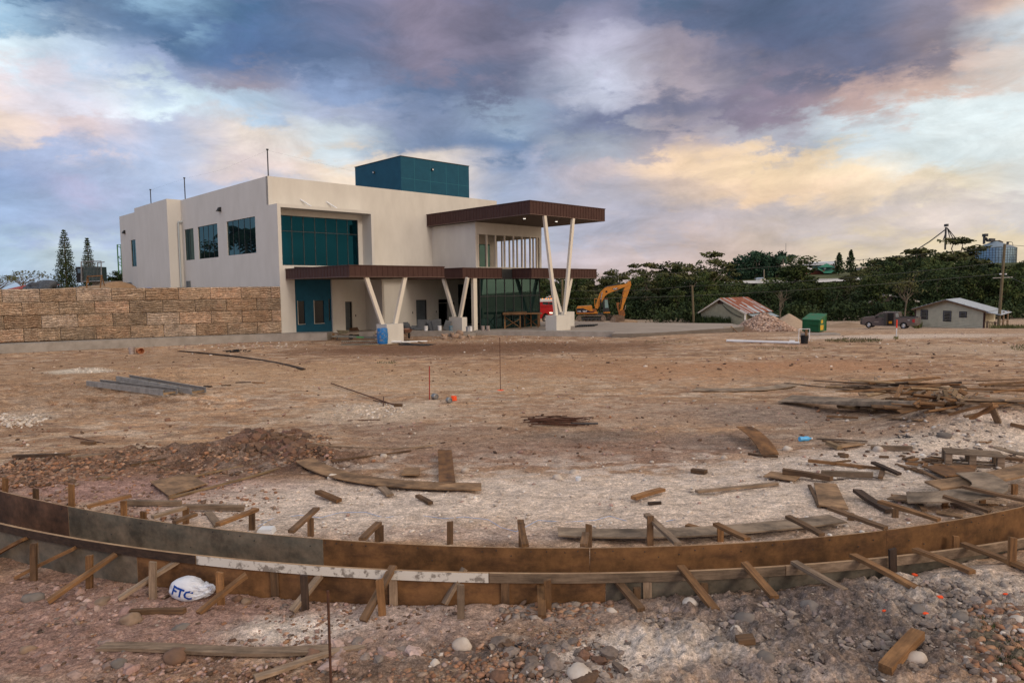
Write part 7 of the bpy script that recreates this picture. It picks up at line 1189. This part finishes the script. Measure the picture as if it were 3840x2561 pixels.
# siding house on the right
def rhouse():
    a = g_(*Z5(920,1332)); b = g_(*Z5(1725,1350)); hz = lambda q, y: H+ray(*y).z*math.hypot(q.x, q.y)/math.hypot(*ray(*y)[:2]); zw = hz(a, Z5(920,1120)); zr = hz(a.lerp(b,.47), Z5(1310,1022))
    METR = mat('pale_metal_roof', (.36,.40,.46), (.29,.33,.38), scale=2, rough=.35, spec=.6)
    o, A1, B1, e, nn, zb, org = gable(a, b, Vector((4.6, 5.2, 0)), zw, zr, .47, 'siding_house', 'cream siding house with three dark windows and a pale metal roof', SID, METR, .55, 13, trim=W_BR); L = (B1-A1).length; R = Matrix.Translation(A1)@Matrix.Rotation(math.atan2(e.y, e.x), 4, 'Z'); hh = lambda y: hz(a.lerp(b, .5), Z5(1300, y))
    for x0, x1, y0, y1 in ((988,1080,1262,1145),(1270,1366,1270,1146),(1458,1540,1216,1147)):
        f0, f1 = (x0-920)/805*L, (x1-920)/805*L; z0_, z1_ = hh(y0), hh(y1); w = MB(); t = .06; w.box(f0, f1, -.08, -.0, z0_, z0_+t, R); w.box(f0, f1, -.08, 0, z1_-t, z1_, R); w.box(f0, f0+t, -.079, 0, z0_+t, z1_-t, R); w.box(f1-t, f1, -.079, 0, z0_+t, z1_-t, R); w = w.build('window', BLACK, o, o=org)
        MB().box(f0+t, f1-t, -.055, -.045, z0_+t, z1_-t, R).build('pane', mat('dark_pane', (.012,.012,.016), rough=.25), w, o=org); g = MB(); [g.box(q, q+.025, -.072, -.056, z0_+t, z1_-t, R) for q in (f0+t+.02, f1-t-.045)]; g.box(f0+t+.05, f1-t-.05, -.072, -.056, z1_-t-.05, z1_-t-.025, R); g.build('inner_frame', mat('lilac_trim', (.25,.25,.30)), w, o=org)
    for q in (0, L): MB().box(q-.08, q+.05, -.06, .05, zb-.1, zw, R).build('corner_board', mat('maroon', (.06,.025,.025)), o, o=org)
    d = Vector((4.6, 5.2, 0)); pr = MB(); s = Vector((e.x, e.y, 0))*1.55
    for t in (.03, .5, .97): q = B1+d*t+s; pr.box(q.x-.06, q.x+.06, q.y-.06, q.y+.06, zb, zw-.1)
    for t in (.25, .75): q = B1+s*t; pr.box(q.x-.05, q.x+.05, q.y-.05, q.y+.05, zb, zb+1.0)
    for z in (.2, .9): pr.bar(B1+Vector((0,0,zb+z)), B1+s+Vector((0,0,zb+z)), .05, .07); pr.bar(B1+s+Vector((0,0,zb+z)), B1+s+d+Vector((0,0,zb+z)), .05, .07)
    for i in range(9): q = B1+s*(i+.5)/9; pr.box(q.x-.03, q.x+.03, q.y-.015, q.y+.015, zb+.2, zb+.9)
    pr.build('porch_rail', W_GR, o, o=org); pf = MB(); pp_ = [B1+s, B1+s+d, B1+d, B1]; pf.add([Vector((p.x,p.y,zb+.12)) for p in pp_]+[Vector((p.x,p.y,zb-.2)) for p in pp_], [(0,1,2,3),(0,4,5,1),(3,2,6,7),(0,3,7,4)]); pf.build('porch_floor', W_GR, o, o=org)
    pr = MB(); q0 = B1-Vector((0,0,0)); rr = [q0+e*.3-d*.1, q0+s*1.25-d*.1, q0+s*1.25+d*1.05, q0+e*.3+d*1.05]; zz = (zw-.1, zw-.3, zw-.3, zw-.1); pr.add([Vector((p.x,p.y,z)) for p, z in zip(rr, zz)]+[Vector((p.x,p.y,z+.05)) for p, z in zip(rr, zz)], [(3,2,1,0),(4,5,6,7),(0,1,5,4),(1,2,6,5),(2,3,7,6),(3,0,4,7)]); pr.build('porch_roof', METR, o, o=org)
rhouse()
a = GS(*Z5(382,1290), -1.2); a = a*1.12; a.z = TT(a.x, a.y); b = a+Vector((5.2, -1.2, 0)); gable(a, b, Vector((1.6,4.6,0)), a.z+2.3, a.z+3.15, .33, 'shed', 'small tan shed with a pale metal roof behind the pickup', mat('siding_tan', (.32,.24,.18), (.27,.20,.15), scale=2), MATS['pale_metal_roof'], .4, 9)
# bin
def dumpster():
    p = g_(*Z4(1437,1398)); q = g_(*Z4(1632,1402)); k = (q-p).length; o = thing('dumpster', p, 'green steel waste bin with sloping lids and yellow stickers', 'dumpster'); h = H+ray(*Z4(1437,1235)).z*math.hypot(p.x,p.y)/math.hypot(*ray(*Z4(1437,1235))[:2])-p.z; e = (q-p).normalized(); d = Vector((.75,.9,0)).normalized()*1.9; M = Matrix((( e.x, d.normalized().x, 0, 0), (e.y, d.normalized().y, 0, 0), (0,0,1,0), (0,0,0,1))); L = k; Wd = 1.9
    mb = MB(); mb.add([M@Vector(v) for v in ((0,0,.08),(L,0,.08),(L,Wd,.08),(0,Wd,.08),(0,0,h-.12),(L,0,h-.12),(L,Wd,h+.25),(0,Wd,h+.25))], [(3,2,1,0),(4,5,6,7),(0,1,5,4),(1,2,6,5),(2,3,7,6),(3,0,4,7)]); mb.build('bin_body', GREEN, o)
    ld = MB(); ld.add([M@Vector(v) for v in ((-.05,-.06,h-.11),(L+.05,-.06,h-.11),(L+.05,Wd*.95,h+.27),(-.05,Wd*.95,h+.27),(-.05,-.06,h-.06),(L+.05,-.06,h-.06),(L+.05,Wd*.95,h+.32),(-.05,Wd*.95,h+.32))], [(3,2,1,0),(4,5,6,7),(0,1,5,4),(1,2,6,5),(2,3,7,6),(3,0,4,7)]); ld.build('lid', mat('lid_green', (.02,.16,.07), (.16,.10,.06), scale=3, rough=.5, lo=.5, hi=.7), o)
    for z in (.55*h,): MB().box(L*.48, L*1.02, -.1, -.0, z, z+.12, M).build('lift_pocket', GREEN, o)
    mb = MB(); [mb.box(x, x+.05, -.03, -.001, .1, h-.13, M) for x in (.0, L*.97)]; mb.box(L+.001, L+.04, .1, .16, .1, h-.1, M); mb.box(L+.001, L+.04, Wd-.2, Wd-.14, .1, h+.1, M); mb.build('rib', GREEN, o)
    YS = mat('yellow_sticker', (.60,.38,.03), (.35,.25,.05), scale=12, lo=.5, hi=.6); MB().box(L+.003, L+.008, .5, .95, h-.35, h-.1, M).build('sticker', YS, o); MB().box(L+.003, L+.008, .35, 1.1, .18, .55, M).build('sticker', YS, o)
    for x in (.1, L-.15): MB().box(x, x+.1, .1, .2, 0, .08, M).build('foot', BLACK, o)
dumpster()
def heap(u, v, w, h, name, lab, m, cols, n, rs, seed):
    p = g_(u, v); rd.seed(seed); base = rockmesh(name, 1., seed, m, 4, .08, (w, w*.8, h)); base2 = []
    for vv in base.vertices: 
        r = math.hypot(vv.co.x/w, vv.co.y/(w*.8)); vv.co.z = max(-.1, h*(1-r**1.15)*1.05+(-.05)) if vv.co.z > -.02 or True else 0
    o = bpy.data.objects.new(name, base); COL.objects.link(o); o.location = p+Vector((0, w*.6, 0)); tag(o, lab, 'heap')
    if n:
        pos, rad, cc = [], [], []
        for i in range(n):
            r = math.sqrt(rd.random()); a = rd.uniform(0, 6.28); c = rd.choice(cols); q = rd.uniform(.75, 1.2); pos.append((r*w*math.cos(a), r*w*.8*math.sin(a), h*(1-r**1.15))); rad.append(rd.uniform(*rs)); cc.append(tuple(x*q for x in c))
        s = scatter('stones', pos, rad, cc, flat=.7, rough=.2, sink=.3); s.parent = o
        if 'kind' in s: s['kind'] = 'stuff'
    return o
GRV = mat('gravel_core', (.34,.23,.17), (.22,.15,.11), scale=8, rough=.95, bump=.6, bscale=14, dist=.05)
heap(*Z4(1065,1392), 2.45, 1.35, 'gravel_heap', 'tall heap of pinkish broken stone beside the green bin', GRV, [(.46,.32,.25),(.36,.24,.18),(.55,.41,.33),(.26,.17,.13)], 2600, (.06,.15), 31)
heap(*Z4(1340,1345), 2.3, 1.45, 'sand_heap', 'smooth heap of pale sand between the stone heap and the green bin', mat('sand_pale', (.42,.32,.23), (.34,.25,.18), scale=4, rough=.95, bump=.5), [], 0, None, 33)
heap(*Z4(860,1395), 2.0, .55, 'soil_heap', 'low brown heap of fine soil at the foot of the stone heap', mat('soil_brown', (.20,.12,.08), (.15,.09,.06), scale=6, rough=.95, bump=.5), [], 0, None, 35)
heap(*Z5(230,1345), 3.2, .5, 'soil_heap', 'low ridge of tan soil in front of the pickup', TSO, [], 0, None, 36)
heap(*Z4(1760,1335), 1.6, .35, 'soil_heap', 'small ridge of tan soil right of the green bin', TSO, [], 0, None, 37)
# white pipe, bucket stand, post, patch
pipe(g_(*Z4(548,1512))+Vector((0,0,.07)), g_(*Z4(1404,1538))+Vector((0,0,.07)), .075, WHITE, 'long thick white pipe lying on the dirt'); pipe(g_(*Z4(1285,1515))+Vector((0,0,.06)), g_(*Z4(1352,1516))+Vector((0,0,.06)), .06, WHITE, 'short white pipe piece behind the long pipe')
p = g_(*Z4(1462,1532)); bucket(p, .21, .46, BLACK, 'tall black tub beside the end of the long white pipe'); o = tag(MB().bar(p+Vector((.10,.05,.1)), p+Vector((.12,.05,.86)), .13, .1).build('wood_post', W_BR, None), 'brown timber post standing in the black tub', 'post')
o = thing('pipe_stand', p, 'thin white pipe frame standing over the black tub', 'pipe frame'); k_ = p.y/F/3.136; MB().path([Vector(((x-1462)*k_, -.2, (1532-y)*k_)) for x, y in ((1375,1500),(1380,1357),(1505,1357),(1500,1500))], .018, 8).build('frame', WHITE, o)
p = g_(*Z5(694,1470)); o = thing('marker_post', p, 'red and white marker post before the pickup', 'post'); k_ = p.y/F/3.136; MB().tube((0,0,0), (0,0,100*k_), .03, n=10).build('white_section', WHITE, o); MB().tube((0,0,100*k_), (0,0,122*k_), .031, n=10).build('white_section', WHITE, o); MB().tube((0,0,122*k_+.001), (0,0,218*k_), .04, n=10).build('red_section', mat('signal_red', (.75,.06,.03)), o)
p = g_(*Z4(1650,1432)); tag(MB().box(-1.1, 1.1, -.5, .5, -.05, .12).build('concrete_slab', CONC, None), 'low concrete slab on the ground before the green bin', 'slab').location = p
p = g_(*Z4(565,1400)); tag(MB().box(-.35, .35, -.1, .1, 0, .42).build('concrete_block', mat('tan_block', (.40,.30,.2), (.33,.25,.17), scale=4), None), 'tan block at the outside of the curved kerb', 'block').location = p; pipe(p+Vector((.1,-.3,.5)), p+Vector((.6,-.4,0)), .03, W_OR, 'thin stick leaning on the tan block', 'stick', 'stick')
# ================================================================== POLES, WIRES, HILL BUILDINGS, SILOS
def pole(u0, v0, u1, v1, D, r, lab, m=BARKP):
    x = (u0-1920)/F*D; z = TT(x, D); x1 = (u1-1920)/F*D; zt = H+ray(u1, v1).z/ray(u1, v1).y*D; o = thing('utility_pole', (x, D, z), lab, 'pole'); MB().tube((0,0,-.3), (x1-x,0,zt-z), r, r*.8, n=12).build('shaft', m, o, smooth=True); return o, x1, zt
PD = 62; PM = mat('pole_wood', (.17,.14,.085), (.11,.085,.05), scale=3, rough=.85, stretch=(4,4,.5)); o1, px, pz = pole(3748, 1225, 3759, 916, PD, .13, 'thick wooden utility pole in front of the siding house', PM); px -= o1.location.x; pz -= o1.location.z
q = lambda x, y: Vector(((3140+x/3.136-1920)/F*PD-o1.location.x, 0, H+ray(3140+x/3.136, 800+y/3.136).z/ray(3140+x/3.136, 800+y/3.136).y*PD-o1.location.z))
MB().bar(q(1818,762), q(2050,752), .07, .07).build('crossarm', STEEL, o1); MB().tube(q(1975,365), q(1975,335), .10, n=8).build('insulator', STEELD, o1); [MB().tube(q(x, 722), q(x, 708), .09, n=8).build('insulator', WHITE, o1) for x in (1905, 1965)]
MB().path([q(1970,350), q(2000,335), q(2030,345), q(2038,385)], .02, 5).build('jumper_wire', BLACK, o1)
o2, _, _ = pole(2604, 1212, 2596, 1070, 84, .15, 'bare weathered pole left of the rusty roofed shed', PM); pole(2112, 1190, 2110, 1048, 92, .17, 'pole behind the tall V legs', PM); pole(2865, 1046, 2864, 1011, 190, .16, 'small pole on the grassy hill'); pole(2999, 1040, 2998, 990, 225, .18, 'thin pole left of the green roofed house'); pole(2944, 960, 2944, 913, 300, .12, 'thin radio mast above the palms', STEEL)
def wire(pts, r, lab, sag=0.):
    ps = []
    for (u0, v0, D0), (u1, v1, D1) in zip(pts[:-1], pts[1:]):
        a = ray(u0, v0); a = Vector((0,0,H))+a*(D0/a.y); b = ray(u1, v1); b = Vector((0,0,H))+b*(D1/b.y)
        for i in range(9): t = i/8; p = a.lerp(b, t); p.z -= sag*4*t*(1-t); ps.append(p)
    o = tag(MB().path(ps, r, 4).build('power_line', mat('wire_grey', (.10,.105,.09)), None, o=ps[0]), lab, 'power line')
w_ = .018
wire([(3759,925,62),(2000,1045,92)], w_, 'upper overhead line from the thick pole to the left', .5); wire([(3745,1028,62),(2040,1120,92)], w_, 'lower overhead line from the thick pole to the left', .6); wire([(3745,985,62),(2600,1072,84),(2060,1085,90)], w_, 'middle overhead line passing the bare pole', .4); wire([(3770,918,62),(3990,935,60)], .02, 'line from the pole top out of the right edge'); wire([(3768,1030,62),(3990,1120,52)], w_, 'guy line dropping to the right edge', .1)
# hill buildings
def hillz(u, v, D): return H+ray(u, v).z/ray(u, v).y*D
def hb(u0, u1, v0, v1, D, d, name, m, o):     # block from pixel columns u0..u1, rows v0 (top) .. v1
    return MB().box((u0-1920)/F*D, (u1-1920)/F*D, D, D+d, hillz(u0, v1, D), hillz(u0, v0, D)).build(name, m, o, o=o.location)
D = 262; o = thing('warehouse', ((3075-1920)/F*D, D, TT((3075-1920)/F*D, D)), 'grey walled barn with a bright white metal roof on the hill', 'barn'); hb(3018, 3128, 990, 1035, D, 14, 'wall', mat('barn_grey', (.16,.16,.16)), o); f = lambda u, v, dd=0: Vector(((u-1920)/F*(D+dd), D+dd, hillz(u, v, D+dd))); MB().add([f(3014,994,-1), f(3131,991,-1), f(3131,979,12), f(3030,983,12)], [(0,1,2,3)]).add([f(3014,995.5,-1), f(3131,992.5,-1), f(3131,991,-1), f(3014,994,-1)], [(0,1,2,3)]).build('roof', WHITE, o, o=o.location); hb(3030, 3040, 1002, 1008, D-.1, .1, 'window', BLACK, o)
D = 250; o = thing('green_roofed_house', ((3080-1920)/F*D, D, TT((3080-1920)/F*D, D)), 'brick house with stepped green roofs and lit fairy lights on the hill', 'house'); BRK = mat('brick_red', (.22,.07,.045), (.16,.055,.035), scale=3); f = lambda u, v, dd=0: Vector(((u-1920)/F*(D+dd), D+dd, hillz(u, v, D+dd)))
hb(3022, 3090, 1015, 1042, D, 8, 'wall', BRK, o); hb(3070, 3128, 998, 1022, D+3, 8, 'wall', mat('teal_wall', (.05,.13,.13)), o); hb(3127, 3147, 999, 1013, D+4, 8, 'wall', BRK, o)
MB().add([f(3008,1022,-2), f(3056,1004,-2), f(3084,1020,-2), f(3147,1014,-1), f(3147,1024,-2.5), f(3088,1025,-2.5), f(3092,1012,6), f(3056,1004,6), f(3120,1012,6)], [(0,1,7), (1,2,6,7), (2,5,4,3), (2,3,8,6)]).build('roof', GRENR, o, o=o.location); MB().add([f(3066,1003,1), f(3097,987.5,4), f(3124,1002,1)], [(0,1,2)]).add([f(3097,987.5,4), f(3124,1002,1), f(3124,1000,9)], [(0,1,2)]).build('upper_roof', GRENR, o, o=o.location)
for i in range(12): MB().tube(f(3040+i*4, 1022+(i%3)*1.5, -3), f(3040+i*4+1, 1022+(i%3)*1.5, -3), .16, n=6).build('fairy_light', mat(('lamp_pink','lamp_violet','lamp_cool')[i % 3], ((1,.4,.6),(.6,.5,1),(.8,.9,1))[i % 3], emit=1.2), o)
for u in (3140, 3146, 3154): MB().tube(f(u, 1028, -3), f(u+1, 1028, -3), .22, n=6).build('porch_lamp', LAMPW, o)
hb(3028, 3036, 1022, 1040, D-.3, .2, 'pillar', WHITE, o); hb(3088, 3096, 1003, 1011, D+2.8, .1, 'window', WHITE, o)
for u0, u1, v0, v1, D, m, lab in ((2850,2872,1042,1049,205,mat('roof_blue', (.35,.42,.5)),'small pale blue roofed hut on the grassy hill'),(3225,3262,1002,1010,235,mat('roof_tan', (.45,.40,.33)),'low building with a pale roof in the hillside trees')):
    o = thing('small_house', ((u0-1920)/F*D, D, TT((u0-1920)/F*D, D)), lab, 'house'); hb(u0+2, u1-2, v0+3, v1+3, D+.4, 4, 'wall', CREAMC, o); a = (u0-1920)/F*D; b = (u1-1920)/F*D; z = hillz(u0, v0+3, D); MB().prism([(a, z), (b, z), ((a+b)/2, z+(v1-v0)*.6*D/F)], D, D+5).build('roof', m, o, o=o.location)
# bright quarry strip and grassy slope on the hill
def patch(pts, m, name, kind='structure'):
    return tag(MB().add([Vector(((u-1920)/F*D, D, hillz(u, v, D))) for u, v, D in pts], [tuple(range(len(pts)))]).build(name, m, None), kind=kind)
patch([(2520,1061,190),(2700,1062,190),(2960,1062,190),(3090,1058,192),(3230,1050,195),(3230,1040,225),(3090,1046,225),(2960,1050,225),(2830,1052,222),(2700,1056,215),(2520,1057,210)], mat('chalk_ground', (.66,.63,.60), (.5,.48,.46), scale=.2), 'chalk_road')
patch([(2780,1052,222),(2960,1050,226),(3100,1046,226),(3200,1042,226),(3180,1020,262),(3000,1022,262),(2900,1030,255),(2820,1034,250)], mat('meadow', (.095,.10,.038), (.07,.08,.03), scale=.3), 'meadow')
o = thing('parked_van', ((3030-1920)/F*240, 240, hillz(3030, 1017, 240)), 'tiny white van parked beside the green roofed house', 'van'); MB().prism([(-1.3,.3),(1.6,.3),(1.6,.9),(.9,1.0),(.5,1.5),(-1.3,1.5)], 0, 1.7).build('body', WHITE, o); [MB().tube((x,-.02,.3), (x,.2,.3), .3, n=10).build('wheel', BLACK, o) for x in (-.8, 1.)]
SIL = mat('silo_steel', (.16,.26,.36), (.26,.38,.48), scale=.7, rough=.35, metal=.5); SILR = mat('silo_roof', (.24,.31,.38), (.18,.24,.30), scale=1, rough=.45, metal=.3)
def silo(uc, vt, ve, vb, w, D, lab, gear=False):
    x = (uc-1920)/F*D; r = w/2/F*D; zb = hillz(uc, vb, D)-6; ze = hillz(uc, ve, D); zt = hillz(uc, vt, D); o = thing('grain_silo', (x, D, TT(x, D)), lab, 'silo'); c = (x, D, 0); MB().lathe([(r, zb), (r, ze)], c, 40).build('shell', SIL, o, o=o.location, smooth=True); rf = MB().lathe([(r*1.01, ze), (r*.12, zt), (0, zt)], c, 40).build('roof', SILR, o, o=o.location)
    mb = MB()
    for i in range(44): a = 6.283*i/44; mb.box(x+r*math.cos(a)-.07, x+r*math.cos(a)+.07, D+r*math.sin(a)-.07, D+r*math.sin(a)+.07, zb, ze)
    mb.build('stiffener', STEELD, o, o=o.location); mb = MB(); k = 0; z = ze
    while z > zb+6: mb.lathe([(r+.03, z), (r+.09, z), (r+.09, z-.14), (r+.03, z-.14)], c, 40); z -= 1.25
    mb.build('hoop', STEELD, o, o=o.location)
    if gear:
        V = lambda u, v, dd=0: Vector(((3140+u/3.136-1920)/F*D, D+dd, hillz(3140+u/3.136, 800+v/3.136, D)))
        mb = MB(); mb.tube(V(1692,365), V(1692,265), .35, n=6); mb.tube(V(1706,360), V(1706,265), .3, n=6); mb.bar(V(1690,300), V(1712,285), .5, .6); mb.tube(V(1715,290), V(1740,330), .6, n=6); mb.build('leg_tower', STEELD, o, o=o.location); MB().box(*[V(1690,0).x, V(1725,0).x], D-1.2, D+1.2, V(1700,275).z, V(1700,243).z).build('head_box', STEELD, o, o=o.location); mb = MB(); mb.bar(V(1735,325), V(1860,332), 1., .9); mb.bar(V(1860,335), V(1905,355), 1.4, 1.6); mb.bar(V(1760,315), V(1815,318), 1.6, 1.6); mb.build('conveyor', STEELD, o, o=o.location)
    return o
silo(3140+1828/3.136, 906, 931, 985, 134, 350, 'big round steel grain silo with conveyor gear on its roof', True); silo(3140+1545/3.136, 942, 950, 985, 40, 380, 'small silo half hidden behind trees left of the big one')
D = 330; V = lambda u, v, dd=0: Vector(((3140+u/3.136-1920)/F*D, D+dd, hillz(3140+u/3.136, 800+v/3.136, D))); o = thing('elevator_mast', V(1245,420), 'lattice grain elevator mast with sloping chutes on the skyline', 'mast'); mb = MB()
for a in (1240, 1252): mb.tube(V(a,430), V(a,165), .2, n=6)
for i in range(12): mb.tube(V(1240,420-i*21), V(1252,400-i*21), .14, n=4)
mb.build('lattice', STEELD, o, o=o.location); MB().box(V(1238,0).x, V(1262,0).x, D-1, D+1, V(0,172).z, V(0,143).z).build('head_box', STEELD, o, o=o.location); MB().path([V(1236,197), V(1060,335), V(960,400), V(850,480)], .26, 6).build('conveyor', STEELD, o, o=o.location); mb = MB(); [mb.tube(V(1262,172), V(b, 300), .2, n=5) for b in (1300, 1335, 1368)]; mb.tube(V(1240,250), V(1222,310), .25, n=4); mb.build('chute', STEELD, o, o=o.location)
for o in bpy.data.objects:               # tidy: objects that are still the untouched prototypes are moved into the wood
    if o.parent is None and o.get('label') == 'tree': o.location = (60, 120, TT(60, 120)); tag(o, 'tree deep in the forest belt', 'tree')
sc.render.engine = 'CYCLES'; sc.cycles.max_bounces = 8; sc.cycles.transparent_max_bounces = 16; sc.cycles.use_denoising = True
